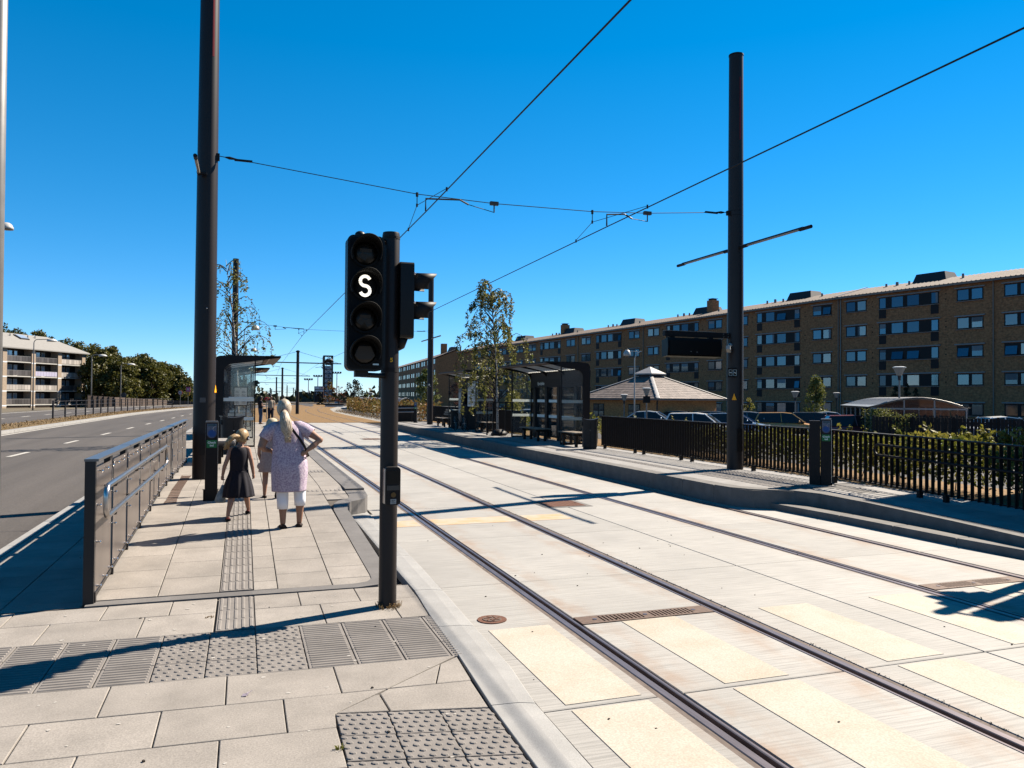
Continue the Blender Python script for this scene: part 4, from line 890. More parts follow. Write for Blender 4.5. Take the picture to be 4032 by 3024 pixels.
# ------------------------------------------------------------------ check-in posts
def checkin(label, loc, rz, small=False):
    t = thing('check_in_post', label, 'ticket reader', loc, rz, 'check-in posts at the stop')
    b = MB().ext(rrect(-.088, .088, -.03, 1.19, .012)[::-1], 'y', -.065, .065).build('column', 'black_metal', t, bevel=.004)
    cp = MB().box(-.084, .090, -.069, .069, 1.185, 1.21).build('cap', 'cap_metal', t, bevel=.006)
    MB().box(.0885, .093, -.06, .06, .05, 1.18).build('steel_edge', 'steel', t)
    sc = MB(); n = 20; pts = [(-.07, 1.17), (-.07, 1.02)] + [(.07 * math.cos(a), 1.02 + .07 * math.sin(a)) for a in [PI + PI * k / n for k in range(n + 1)]] + [(.07, 1.17)]
    sc.ext(pts, 'y', -.0675, -.064); sc = sc.build('reader_face', 'blue_glass', t)
    MB().cyl((0, -.066, 1.02), (0, -.070, 1.02), .056, n=28).build('reader_disc', 'blue_disc', sc); MB().cbox((0, -.069, 1.148), (.11, .003, .022)).build('reader_bar', mat('bar_teal', (.02, .11, .16), .3), sc)
    k = MB(); k.tube([(.03 * math.cos(R(a)) + .045, -.0685, 1.09 + .035 * math.sin(R(a))) for a in range(60, 241, 30)], .003, 5); k.build('reader_arc', 'steel', sc)
    lb = MB().cbox((0, -.067, .862), (.145, .006, .118)).build('label_plate', 'green_label', t)
    text('label_text', 'Check', 'white_text', .045, lb, (0, -.0712, .882), bold=.001); text('label_text', 'ind', 'white_text', .045, lb, (0, -.0712, .838), bold=.001)
    MB().box(-.11, .105, -.05, .05, -.03, .16).build('foot_cover', 'black_matt', t); MB().box(-.12, .12, -.012, .012, .16, .168).build('foot_bolt', 'black_metal', t)
    return t
checkin('check-in post with green label beside the girl and left mast', (-.455, 12.64, .268), R(4)); 
c2 = checkin('check-in post with green label in front of the right slatted fence', (10.02, 11.35, .32), R(-38)); MB().box(-.28, -.10, -.06, .06, -.03, 1.17).build('side_column', 'black_metal', c2)
c3 = checkin('distant check-in post at the far end of the right platform', (9.56, 44.6, .32), R(-25))
# ------------------------------------------------------------------ tram shelters (local x: 0 = back, + = towards the track; y: along the platform)
def cframe(L0, tip):
    """side frame: back leg, rounded shoulder, arm that thins out to the roof tip"""
    o = []; top = 2.72
    out = [(-.0, 0), (-.0, top - .16)]
    for k in range(6): a = R(180 - 90 * k / 5); out.append((.16 + .16 * math.cos(a), top - .16 + .16 * math.sin(a)))
    out += [(tip, top + .02), (tip, top - .02), (.95, top - .17)]
    for k in range(6): a = R(90 + 90 * k / 5); out.append((.52 + .27 * math.cos(a), top - .50 + .27 * math.sin(a)))
    out += [(.25, 0)]
    return out
def shelter(label, loc, rz, L=5.0, tip=1.75, nslat=10, name_text=True, post=1.08):
    t = thing('tram_shelter', label, 'shelter', loc, rz, 'tram shelters on the platforms')
    prof = cframe(0, tip)
    for y in (0.0, L - .06): MB().ext(prof, 'y', y, y + .06).build('side_frame', 'black_metal', t)
    for y in (L / 3, 2 * L / 3):
        b = MB().ext([(.2, 2.72), (tip, 2.735), (tip, 2.71), (.95, 2.60), (.45, 2.5), (.2, 2.3)], 'y', y - .03, y + .03).build('roof_beam', 'black_metal', t)
    for i in range(nslat):
        x = .24 + (tip - .72) * i / nslat; MB().box(x, x + .045, .06, L - .06, 2.70, 2.735).build('roof_slat', 'black_metal', t)
    MB().box(tip - .46, tip - .01, -.05, L + .05, 2.70, 2.745).build('roof_edge', 'black_metal', t)
    sf = MB().box(tip - .455, tip - .02, .0, L, 2.672, 2.699).build('soffit', mat('soffit', (.30, .215, .17), .7), t)
    MB().box(tip - .34, tip - .31, .05, L - .05, 2.664, 2.671).build('soffit_light', mat('soffit_strip', (.62, .52, .42), .5), sf)
    MB().box(.3, tip - .47, .06, L - .06, 2.738, 2.748).build('roof_glass', 'clear_glass', t)
    ny = int((L - .2) / .22)
    for i in range(ny):
        y = .12 + i * .22
        if min(abs(y + .065 - L / 3), abs(y + .065 - 2 * L / 3)) < .1: continue
        MB().add([(.36, y, 2.50), (tip - .48, y, 2.672), (tip - .48, y + .13, 2.672), (.36, y + .13, 2.50), (.36, y, 2.512), (tip - .48, y, 2.684), (tip - .48, y + .13, 2.684), (.36, y + .13, 2.512)], [(3, 2, 1, 0), (4, 5, 6, 7), (0, 1, 5, 4), (1, 2, 6, 5), (2, 3, 7, 6), (3, 0, 4, 7)]).build('light_strip', 'roof_frost', t)
    # back wall: four pillars, glass between, name band above
    xb = .16
    for y in (.55, 1.75, 2.95, L - .55): MB().box(xb - .03, xb + .14, y - .11, y + .11, 0, 1.95).build('pillar', 'black_metal', t)
    bd = MB().box(xb - .01, xb + .10, .06, L - .06, 1.93, 2.22).build('name_band', 'black_metal', t); MB().box(xb, xb + .09, .06, L - .06, 2.22, 2.62).build('upper_panel', 'leadcover', t)
    for a, b in ((.06, .44), (.66, 1.64), (1.86, 2.84), (3.06, L - .66), (L - .44, L - .06)):
        g = MB().box(xb + .045, xb + .053, a, b, .14, 1.93).build('glass_pane', 'clear_glass', t)
        for z in (.98, 1.30): pass
        for z in (.80, 1.37): MB().box(xb + .056, xb + .060, a, b, z, z + .10).build('white_band', 'band_frost', g)
    MB().box(xb + .02, xb + .08, .06, L - .06, .08, .14).build('bottom_rail', 'black_metal', t)
    # end screens
    for y in (.03, L - .03):
        MB().box(post, post + .035, y - .025, y + .025, .0, 2.60).build('screen_post', 'black_metal', t)
        g = MB().box(.25, post, y - .005, y + .005, .06, 2.50).build('glass_pane', 'clear_glass', t)
        for z in (.80, 1.37): MB().box(.25, post, y - .012, y - .008, z, z + .10).build('white_band', 'band_frost', g)
        MB().box(.25, post, y - .02, y + .02, .0, .05).build('bottom_rail', 'black_metal', t)
    if name_text: 
        for y in (1.15,): text('station_name', 'Ejerslykke', 'white_text', .17, bd, (xb + .104, y, 2.075), (R(90), 0, R(90)), bold=.001)
    return t
sr1 = shelter('open tram shelter on the right platform nearest the bin', (10.97, 28.5, .32), PI, 5.0, 1.62, 10, True, 1.02)
sr2 = shelter('farther tram shelter on the right platform behind the bicycle', (10.85, 37.6, .32), PI, 4.8, 1.65, 10, True, 1.08)
sl1 = shelter('tram shelter at left whose glass end shows the litter bin', (-.82, 24.36, .32), 0, 5.0, 1.88, 10, True, 1.12)
sl2 = shelter('second tram shelter at left, its roof tip showing behind the first', (-.82, 35.0, .32), 0, 5.0, 1.88, 10, False, 1.12)
for c in list(sl1.children):
    if c.name.startswith('glass_pane') and abs(c.data.vertices[0].co.y - .025) < .01:
        for z in (1.05, .99): pass
# extra white safety bands and rounded stickers on the left shelter's end pane
MB().box(.40, 1.10, -.0, .004, 1.44, 1.50).build('white_band', 'band_frost', sl1)
# timetable boards
def board(label, loc, rz, w=.5, h=1.1, z=.9, lit=False):
    t = thing('timetable_board', label, 'notice board', loc, rz)
    MB().box(-w / 2 - .03, w / 2 + .03, -.02, .02, z - .04, z + h + .04).build('frame', 'black_metal', t); p = MB().box(-w / 2, w / 2, -.026, -.021, z, z + h).build('sheet', 'paper', t)
    k = MB()
    for c in (-.22, .04):
        for r_ in range(4):
            z0 = z + h * (.08 + .2 * r_)
            for q in range(5): k.box(c * w / .5, c * w / .5 + w * random.uniform(.25, .37), -.0275, -.0265, z0 + q * h * .03, z0 + q * h * .03 + h * .012)
    tag(k.build('print_lines', 'print_grey', p), kind='stuff'); MB().box(-.02, .02, -.0275, -.0265, z + h * .93, z + h * .97).build('logo_mark', 'print_grey', p)
    for s in (-1, 1): MB().box(s * w * .45 - .02, s * w * .45 + .02, -.015, .02, 0, z).build('leg', 'black_metal', t)
    return t
board('white timetable board in the far right shelter', (9.72, 33.2, .32), R(-20), .46, 1.12, 1.12)
board('white timetable sheet inside the left shelter', (-.1, 29.2, .32), R(0), .42, .62, 1.2)
t = thing('ticket_machine', 'dark ticket machine under the far right shelter beside the bicycle', 'ticket machine', (10.15, 35.3, .32)); MB().box(-.45, .42, -.3, .3, 0, 2.0).build('cabinet', mat('machine_grey', (.09, .085, .085), .45), t, bevel=.03); MB().box(-.46, -.452, -.2, .2, .75, 1.75).build('poster', 'white_part', t); MB().box(-.30, .3, -.306, -.301, 1.2, 1.7).build('screen', 'screen_black', t)
# ------------------------------------------------------------------ benches
def bench(label, loc, rz, L=1.7, back=False, curved=False, slat='wood_slat'):
    t = thing('bench', label, 'bench', loc, rz, 'platform benches')
    n = 5
    for i in range(n):
        y = -.2 + .4 * i / (n - 1); MB().box(-L / 2, L / 2, y - .042, y + .042, .42, .455).build('seat_slat', slat, t)
    for s in (-1, 1):
        x = s * (L / 2 - .25); MB().box(x - .04, x + .04, -.17, -.09, 0, .40).build('leg', 'black_metal', t); MB().box(x - .04, x + .04, .09, .17, 0, .40).build('leg', 'black_metal', t); MB().box(x - .045, x + .045, -.24, .24, .34, .418).build('seat_bearer', 'black_metal', t)
    MB().box(-L / 2 + .1, L / 2 - .1, -.02, .02, .34, .40).build('rail', 'black_metal', t)
    if back:
        for i in range(3): z = .58 + i * .11; MB().box(-L / 2, L / 2, .24 + .05 * i, .265 + .05 * i, z, z + .085).build('back_slat', slat, t)
        for s in (-1, 1): MB().add([(s * .6 - .02, .22, .4), (s * .6 + .02, .22, .4), (s * .6 + .02, .39, .92), (s * .6 - .02, .39, .92), (s * .6 - .02, .25, .4), (s * .6 + .02, .25, .4), (s * .6 + .02, .42, .92), (s * .6 - .02, .42, .92)], [(0, 1, 2, 3), (7, 6, 5, 4), (0, 4, 5, 1), (1, 5, 6, 2), (2, 6, 7, 3), (3, 7, 4, 0)]).build('back_support', 'black_metal', t)
    return t
bench('wooden bench under the right shelter, next to the litter bin', (10.05, 22.75, .32), R(90), 1.5)
bench('wooden bench under the right shelter, at its far end', (9.98, 26.1, .32), R(90), 1.9)
bench('bench inside the far right shelter behind the glass', (10.1, 32.2, .32), R(90), 1.4)
bench('bench with a backrest at the far end of the right platform', (9.85, 39.0, .32), R(90) + PI, 1.9, True)
# curved slatted bench at left
t = thing('curved_bench', 'pale slatted bench end between check-in post and left shelter', 'bench', (-.62, 19.6, .32))
for i in range(13):
    a = -1.0 + i * .19; y = -1.2 + i * .19; z = .46 + (.10 * ((y + .6) / .6) ** 2 if y < -.6 else 0) * .6
    MB().cbox((.12 + .03 * math.sin(i), y, .445 + (.07 if i == 0 else .03 if i == 1 else 0)), (.62, .15, .035)).build('seat_slat', mat('slat_pale', (.55, .50, .45), .7, objvar=.1), t)
MB().box(-.22, .44, -1.2, 1.15, .33, .42).build('bearer', 'black_metal', t)
for y in (-.95, .95): MB().box(.0, .16, y - .09, y + .09, 0, .33).build('leg', 'black_metal', t)
# ------------------------------------------------------------------ litter bins
def bin_(label, loc, rz=0.0, h=.93, w=.23, m='black_metal'):
    t = thing('litter_bin', label, 'bin', loc, rz, 'litter bins on the platforms')
    n = 28; mb = MB(); v = []
    for z, k in ((0.0, .88), (.06, .88), (.07, .96), (h - .16, 1.0), (h, 1.06)):
        for i in range(n):
            a = 2 * PI * i / n; c, s = math.cos(a), math.sin(a); e = 4; r_ = (abs(c) ** e + abs(s) ** e) ** (-1 / e); zz = z
            if z == h: zz = z - .05 * (1 - (c * r_) ** 2)
            v.append((w * k * c * r_, w * .8 * k * s * r_, zz))
    f = [(a * n + k, a * n + (k + 1) % n, (a + 1) * n + (k + 1) % n, (a + 1) * n + k) for a in range(4) for k in range(n)] + [tuple(range(n - 1, -1, -1))]
    body = mb.add(v, f).build('body', mat('bin_grey', (.032, .03, .03), .5, var=.3, scale=40), t); autosm(body)
    lid = MB(); vv = []
    for q in range(9):
        x = -w * 1.06 + 2 * w * 1.06 * q / 8; zz = h - .05 * (1 - (x / (w * 1.06)) ** 2) + .012
        vv += [(x, -w * .86, zz), (x, w * .86, zz), (x, w * .86, zz - .03), (x, -w * .86, zz - .03)]
    lid.add(vv, [(4 * q + a, 4 * q + (a + 1) % 4, 4 * q + 4 + (a + 1) % 4, 4 * q + 4 + a) for q in range(8) for a in range(4)] + [(3, 2, 1, 0), (32, 33, 34, 35)]); lid.build('lid', 'frame_dark', t)
    for s in (-1, 1): MB().cbox((s * (w * 1.0), 0, h - .16), (.03, .22, .12)).build('opening', 'black_matt', t)
    MB().box(-.004, .004, -w * .83, -w * .76, .08, h - .1).build('door_gap', 'black_matt', t); MB().ball((0, -w * .82, h * .62), .012, 8, 6).build('lock', 'bolt', t)
    return t
bin_('dark litter bin in front of the near right shelter', (9.92, 21.25, .32), R(-20))
bin_('dark litter bin seen through the left shelter glass', (-.28, 21.6, .32), R(12), 1.0, .27)
bin_('litter bin at the far right shelter behind the bicycle', (9.75, 36.3, .32), R(-20))
# ------------------------------------------------------------------ slatted fences on the right platform
def slat_fence(label, y0, y1, x, step, zf, panel=2.42, top=1.0):
    t = thing('slatted_fence', label, 'fence', (x, y0, 0))
    me = MB().box(-.033, .033, -.006, .006, 0, top - .11).mesh('fence_bar', 'black_metal')
    y = y0
    while y < y1: inst('fence_bar', me, t, (0, y - y0, zf(x, y) + .09)); y += step
    y = y0
    while y < y1 - .2:
        b = min(y1, y + panel); za, zb = zf(x, y), zf(x, b)
        for (zl, zh, wx) in ((top - .02, top, .04), (.10, .125, .012)):
            MB().add([(-wx, y - y0 + .004, za + zl), (wx, y - y0 + .004, za + zl), (wx, b - y0 - .004, zb + zl), (-wx, b - y0 - .004, zb + zl), (-wx, y - y0 + .004, za + zh), (wx, y - y0 + .004, za + zh), (wx, b - y0 - .004, zb + zh), (-wx, b - y0 - .004, zb + zh)], [(3, 2, 1, 0), (4, 5, 6, 7), (0, 1, 5, 4), (1, 2, 6, 5), (2, 3, 7, 6), (3, 0, 4, 7)]).build('rail', 'black_metal', t)
        for yy in (y + .25, b - .25): MB().box(-.04, .04, yy - y0 - .03, yy - y0 + .03, zf(x, yy) - .05, zf(x, yy) + .12).build('foot', 'black_metal', t)
        y = b
    return t
fr = slat_fence('dark slatted fence along the back of the right platform and ramp', 4.6, 21.55, 10.45, .118, zr)
hr = [(-.10, 4.6 - 4.6, .70)]
def hz(y, dz): return (-.10, y - 4.6, zr(0, y) + dz)
pts = [hz(4.7, .80), hz(10.4, .80)] + [(-.10, 10.45 - 4.6 + .10 * math.sin(R(a)), zr(0, 10.5) + .71 + .09 * math.cos(R(a))) for a in range(15, 180, 20)] + [hz(10.4, .62), hz(4.7, .62)]
h_ = MB().tube(pts, .02, 10).build('handrail', 'black_metal', fr, smooth=True)
for y in (6, 7.8, 9.6):
    for dz in (.62, .8): MB().tube([hz(y, dz - .02), (0, y - 4.6, zr(0, y) + dz - .03)], .008, 6).build('handrail_bracket', 'black_metal', h_)
slat_fence('dark slatted fence behind the right shelters', 28.9, 46.5, 10.66, .14, zr)
t = thing('ramp_handrail', 'pale double handrail at the far end of the right platform', 'handrail', (9.3, 45.5, .32))
for z in (.62, .86): MB().tube([(-1.2, 1.0, z - .05), (.6, 0, z)], .022, 8).build('rail', 'steel', t)
for k in (-.9, .3): MB().cyl((k, .5 - .45 * k, 0), (k, .5 - .45 * k, .86), .02, n=8).build('post', 'black_metal', t)
MB().box(-1.25, .7, .9, .94, 0, 1.0).build('side_panel', 'black_metal', t)
# ------------------------------------------------------------------ bicycle leaning by the ticket machine
t = thing('bicycle', 'black bicycle parked on the right platform', 'bicycle', (9.3, 33.85, .32), R(97))
def wheel(cx):
    w = MB(); n = 28
    for (rt, rr_) in ((.335, .017),):
        v = []
        for i in range(n):
            a = 2 * PI * i / n
            for k in range(6): b = 2 * PI * k / 6; v.append((cx + (rt + rr_ * math.cos(b)) * math.cos(a), rr_ * math.sin(b), .352 + (rt + rr_ * math.cos(b)) * math.sin(a)))
        w.add(v, [(i * 6 + k, i * 6 + (k + 1) % 6, ((i + 1) % n) * 6 + (k + 1) % 6, ((i + 1) % n) * 6 + k) for i in range(n) for k in range(6)])
    wh = w.build('wheel', 'rubber', t, smooth=True); s = MB()
    for i in range(14): a = 2 * PI * i / 14; s.cyl((cx, 0, .352), (cx + .33 * math.cos(a), 0, .352 + .33 * math.sin(a)), .0025, n=4)
    s.cyl((cx, -.04, .352), (cx, .04, .352), .02, n=8); tag(s.build('spokes', 'steel', wh), kind='stuff'); return wh
wheel(-.53); wheel(.53)
fm = MB()
for a, b, r_ in (((-.53, .03, .352), (-.06, 0, .30), .009), ((-.53, -.03, .352), (-.06, 0, .30), .009), ((-.06, 0, .30), (-.2, 0, .88), .016), ((-.06, 0, .30), (.38, 0, .72), .018), ((-.17, 0, .78), (.35, 0, .85), .016), ((-.53, .03, .352), (-.16, 0, .76), .008), ((.35, 0, .95), (.41, 0, .65), .018), ((.41, 0, .65), (.53, .0, .352), .013)): fm.cyl(a, b, r_, n=8)
fm.build('frame', 'black_metal', t, smooth=True); s = MB(); s.loft([((-.36, 0, .93), (.075, .03)), ((-.25, 0, .945), (.06, .03)), ((-.10, 0, .93), (.02, .02))], 10); s.build('saddle', 'rubber', t, smooth=True)
MB().tube([(.26, -.28, 1.02), (.33, -.16, 1.04), (.35, 0, 1.0), (.33, .16, 1.04), (.26, .28, 1.02)], .012, 8).build('handlebar', 'black_metal', t); k = MB(); k.cyl((-.06, -.05, .30), (-.06, .05, .30), .09, n=18); k.build('chain_wheel', 'black_metal', t)
for s_ in (-1, 1): MB().tube([(-.06, s_ * .05, .30), (-.06 + s_ * .12, s_ * .07, .30 - s_ * .12), (-.06 + s_ * .12, s_ * .14, .30 - s_ * .12)], .01, 6).build('pedal_crank', 'black_metal', t)
MB().box(-.78, -.42, -.06, .06, .70, .715).build('rear_rack', 'black_metal', t); MB().cyl((-.55, .09, .36), (-.30, .12, .0), .008, n=6).build('kickstand', 'steel', t)

# information pictograms on the far right shelter
text('info_letter', 'i', 'white_text', .2, sr2, (.268, 3.62, 2.075), (R(90), 0, R(90)), bold=.004)
k = MB(); k.ball((.268, 4.02, 2.10), (.012, .05, .05), 10, 7); k.ball((.268, 4.10, 2.10), (.012, .05, .05), 10, 7); k.add([(.268, 3.97, 2.09), (.268, 4.15, 2.09), (.268, 4.06, 1.97), (.275, 4.06, 2.08)], [(0, 1, 3), (1, 2, 3), (2, 0, 3)]); k.build('heart_mark', 'sign_red', sr2)
# ------------------------------------------------------------------ long brick block on the right (five storeys)
FD = R(11.8); UX, UY = -math.sin(FD), math.cos(FD)      # along the facade, away from the camera
P0 = Vector((64.7, 69.3))                                # facade point under the measured window
def fac(s): return (P0.x + UX * s, P0.y + UY * s)        # s in metres along facade
ST = 2.8
def zsh(s): return -.40 - .019 * max(0, s - 1.5)         # ground and eaves step gently down to the far end
def window_meshes():
    M_ = {}
    # local: x along facade (to the right as seen from the platform), y outward, z up from the sill
    M_['pane'] = MB().box(-.5, .5, -.04, -.02, 0, 1).mesh('pane', 'pane_blue')
    return M_
def brick_block(label, s0, units, zf, org, rot, storeys=5, ulen=16.9, depth=10.5, partial=None, pale=.12, seed=3):
    """units run from s0 outwards; each unit = window pair, balcony bay, window pair on every storey"""
    rs = random.Random(seed)
    t = thing('apartment_block', label, 'building', org, rot)
    def Lx(u): return u
    total = s0; zt = storeys * ST - .15
    w = MB()
    # wall body (sheared so that it follows the ground)
    def Z(u): return zf(u) - zf(0)
    v = [(0, 0, -1.5), (total, 0, -1.5 + Z(total)), (total, depth, -1.5 + Z(total)), (0, depth, -1.5), (0, 0, zt), (total, 0, zt + Z(total)), (total, depth, zt + Z(total)), (0, depth, zt)]
    # gables
    v += [(0, depth / 2, zt + 1.25), (total, depth / 2, zt + 1.25 + Z(total))]
    w.add(v, [(3, 2, 1, 0), (0, 1, 5, 4), (2, 3, 7, 6), (1, 2, 6, 9, 5), (3, 0, 4, 8, 7)]); w.build('wall', 'brick', t)
    r = MB(); e = .45
    for sgn in (0, 1):
        a = [(-.3, -e, zt + .02), (total + .3, -e, zt + .02 + Z(total)), (total + .3, depth / 2, zt + 1.45 + Z(total)), (-.3, depth / 2, zt + 1.45)]
        if sgn: a = [(x, depth - y, z) for x, y, z in a][::-1]
        b = [(x, y, z + .12) for x, y, z in a]
        r.add(a + b, [(3, 2, 1, 0), (4, 5, 6, 7), (0, 1, 5, 4), (1, 2, 6, 5), (2, 3, 7, 6), (3, 0, 4, 7)])
    roof = r.build('roof', 'roof_tile', t)
    gt_ = MB(); gt_.add([(-.3, -e - .08, zt - .1), (total + .3, -e - .08, zt - .1 + Z(total)), (total + .3, -e + .06, zt - .1 + Z(total)), (-.3, -e + .06, zt - .1), (-.3, -e - .08, zt + .1), (total + .3, -e - .08, zt + .1 + Z(total)), (total + .3, -e + .06, zt + .1 + Z(total)), (-.3, -e + .06, zt + .1)], [(3, 2, 1, 0), (4, 5, 6, 7), (0, 1, 5, 4), (1, 2, 6, 5), (2, 3, 7, 6), (3, 0, 4, 7)]); gt_.build('gutter', 'wood_trim', roof)
    rib = MB(); nr = int(total / .45)
    for i in range(nr):
        u = i * .45 + .1; rib.add([(u, -e - .02, zt + .13 + Z(u)), (u + .2, -e - .02, zt + .13 + Z(u)), (u + .2, depth / 2, zt + 1.60 + Z(u)), (u, depth / 2, zt + 1.60 + Z(u)), (u + .1, -e - .02, zt + .20 + Z(u)), (u + .1, depth / 2, zt + 1.66 + Z(u))], [(0, 4, 5, 3), (4, 1, 2, 5), (0, 1, 4)])
    tag(rib.build('tile_ridges', 'roof_tile', roof), kind='stuff')
    pane = MB().box(-.5, .5, -.03, -.015, 0, 1).mesh('pane', 'pane_blue'); ppale = MB().box(-.5, .5, -.03, -.015, 0, 1).mesh('pane', 'pane_pale'); blind = MB().box(-.5, .5, -.034, -.0305, 0, 1).mesh('blind', mat('blind_cloth', (.30, .33, .36), .7, objvar=.5)); sash = MB().box(-.5, .5, -.05, -.03, 0, 1).mesh('sash', 'window_frame')
    def win(u, z, wd, ht, panes, door=None, lint=True):
        zz = z + Z(max(0, u + wd / 2))
        f = MB().box(u, u + wd, -.028, .05, zz, zz + ht).build('window', 'window_frame', t)
        if lint: MB().box(u - .18, u + wd + .18, -.16, -.03, zz + ht + .05, zz + ht + .16).build('lintel', 'lintel', f)
        MB().box(u - .05, u + wd + .05, -.12, -.03, zz - .09, zz - .02).build('sill', 'wood_trim', f)
        for a, b, z0, z1 in panes:
            me = pane if rs.random() > (pale * 3 if z < 6 and z > 2 else pale) else ppale
            tilt = rs.random() < .08
            inst('pane', me, f, (u + (a + b) / 2, -.005 - (.12 if tilt else 0), zz + z0), (R(-9) if tilt else 0, 0, 0), (b - a, 1, z1 - z0))
            q = rs.random()
            if q < .22 and not tilt:
                hh = (z1 - z0) * rs.uniform(.25, .6); inst('blind', blind, f, (u + (a + b) / 2, -.006, zz + z1 - hh), (0, 0, 0), ((b - a) * .96, 1, hh))
            elif q < .36 and not tilt: ww = (b - a) * rs.uniform(.2, .35); inst('curtain', blind, f, (u + a + ww / 2 if q < .29 else u + b - ww / 2, -.006, zz + z0), (0, 0, 0), (ww, 1, z1 - z0))
        return f
    nu = int(math.ceil(units - .05))
    for k in range(nu):
        b = total - (k + 1) * ulen
        for st in range(storeys):
            z = st * ST + .95 - (.15 if st == 0 else 0)
            for du in (.95, 13.4):
                if b + du > .4: win(b + du, z, 2.55, 1.18, [(.12, 1.15, .1, 1.08), (1.48, 2.45, .1, 1.08)])
            if b + 5.0 > .4:
                # balcony bay: wide window row with a narrow glazed door each end that reaches lower
                f = win(b + 5.0, z, 6.6, 1.22, [(1.5, 2.75, .08, 1.14), (3.25, 4.5, .08, 1.14), (.12, .78, .08, 1.14), (5.85, 6.5, .08, 1.14)])
                zz = z + Z(b + 8.3)
                if st > 0:
                    for dx in (0.0, 5.75): MB().box(b + 5.0 + dx, b + 5.0 + dx + .82, -.03, .05, zz - 1.02, zz - .002).build('door_panel', 'door_panel', f)
            if b > -2 and total - b < 52:
                for du in (4.2, 12.3):
                    for dz in (.35, .9): MB().cyl((b + du, -.02, z + dz + Z(b)), (b + du, .0, z + dz + Z(b)), .07, n=8).build('vent_hole', 'black_matt', t)
        if b > -1:
            for du in ((.0, .3) if abs(b) < .1 else (0.0,)): MB().cyl((b + du, -.10, -1 + Z(b)), (b + du, -.10, zt + Z(b)), .06, n=8).build('drainpipe', 'galv' if du else 'wood_trim', t)
        u = b + 8.3; dz = Z(max(0, u))
        if u > 3:
            d = MB(); yb = depth * .36; zb = zt + 1.45 * yb / (depth / 2 + e) + .2
            d.add([(u - 1.9, yb, zb + dz), (u + 1.9, yb, zb + dz), (u + 1.9, depth * .62, zb + dz), (u - 1.9, depth * .62, zb + dz), (u - 1.75, yb + .6, zb + 1.12 + dz), (u + 1.4, yb + .6, zb + 1.12 + dz), (u + 1.4, depth * .6, zb + 1.12 + dz), (u - 1.75, depth * .6, zb + 1.12 + dz)], [(0, 1, 5, 4), (1, 2, 6, 5), (2, 3, 7, 6), (3, 0, 4, 7), (4, 5, 6, 7)]); d.build('dormer', 'leadcover', roof)
            for du, rr_, hh in ((-3.6, .16, .55), (-4.9, .12, .5), (4.0, .12, .6), (-1.8, .12, .55)):
                yv = depth * .30 if du > -3 else depth * .36; zv = zt + 1.47 * (yv + e) / (depth / 2 + e); MB().cyl((u + du, yv, zv + dz), (u + du, yv, zv + hh + dz), rr_, n=8).build('roof_vent', 'roof_pale', roof)
    return t, roof, zt, Z
# nearer half: from the seam towards the camera; farther half: from the seam away
s_seam = 1.6
bx, by = fac(s_seam); rotb = math.atan2(-UY, -UX)   # local +x runs towards the camera, -y faces the tracks
A_, rfA, zA, ZA = brick_block('long brown brick block, nearer part right of the pale roof seam', 2.0 * 16.9, 2.0, lambda u: 0.0, (bx, by, zsh(0)), rotb, seed=5)
LB = 5.66 * 16.9; fx, fy = fac(s_seam + LB)
B_, rfB, zB, ZB = brick_block('long brown brick block, farther part with two brick chimneys', LB, 5.66, lambda u: zsh(s_seam + LB - u), (fx, fy, zsh(s_seam + LB)), rotb, seed=9)
# pale seam on the roof and chimneys
MB().add([(-.25, -.47, zA + .22), (.12, -.47, zA + .22), (.12, 5.2, zA + 1.68), (-.25, 5.2, zA + 1.68), (-.25, -.47, zA + .27), (.12, -.47, zA + .27), (.12, 5.2, zA + 1.74), (-.25, 5.2, zA + 1.74)], [(3, 2, 1, 0), (4, 5, 6, 7), (0, 1, 5, 4), (1, 2, 6, 5), (2, 3, 7, 6), (3, 0, 4, 7)]).build('seam_flashing', 'zinc', rfA)
for u in (LB - 1.42 * 16.9, LB - 3.62 * 16.9):
    c = MB().box(u - .55, u + .55, 3.9, 5.2, zB + .5 + ZB(u), zB + 3.05 + ZB(u)).build('chimney', 'brick', rfB); MB().box(u - .4, u + .4, 4.1, 4.9, zB + 3.05 + ZB(u), zB + 3.25 + ZB(u)).build('chimney_pot', 'leadcover', c); MB().box(u - .5, u + .5, 4.0, 5.1, zB + 3.25 + ZB(u), zB + 3.32 + ZB(u)).build('chimney_cap', 'leadcover', c)
# entrance
MB().box(4.8, 11.6, -.05, .02, -.6, 2.1).build('entrance', 'door_panel', B_) if False else None
# ------------------------------------------------------------------ second brick block beyond, gable towards us
hd = R(3.9); ux, uy = math.sin(hd), math.cos(hd); c0 = W(1716, 1500, 196)
t = thing('apartment_block', 'distant brown brick block with its windowless-looking gable end towards us', 'building', (c0[0], c0[1], -2.0), math.atan2(-uy, -ux))
D2, L2, H2 = 10.5, 150.0, 13.6
w = MB(); w.add([(-L2, 0, -1), (0, 0, -1), (0, D2, -1), (-L2, D2, -1), (-L2, 0, H2), (0, 0, H2), (0, D2, H2), (-L2, D2, H2), (-L2, D2 / 2, H2 + 2.1), (0, D2 / 2, H2 + 2.1)], [(3, 2, 1, 0), (0, 1, 5, 4), (2, 3, 7, 6), (1, 2, 6, 9, 5), (3, 0, 4, 8, 7)]); w.build('wall', 'brick', t)
r = MB()
for sgn in (0, 1):
    a = [(-L2 - .3, -.45, H2 + .02), (.3, -.45, H2 + .02), (.3, D2 / 2, H2 + 2.3), (-L2 - .3, D2 / 2, H2 + 2.3)]
    if sgn: a = [(x, D2 - y, z) for x, y, z in a][::-1]
    r.add(a + [(x, y, z + .14) for x, y, z in a], [(3, 2, 1, 0), (4, 5, 6, 7), (0, 1, 5, 4), (1, 2, 6, 5), (2, 3, 7, 6), (3, 0, 4, 7)])
rf = r.build('roof', 'roof_tile', t)
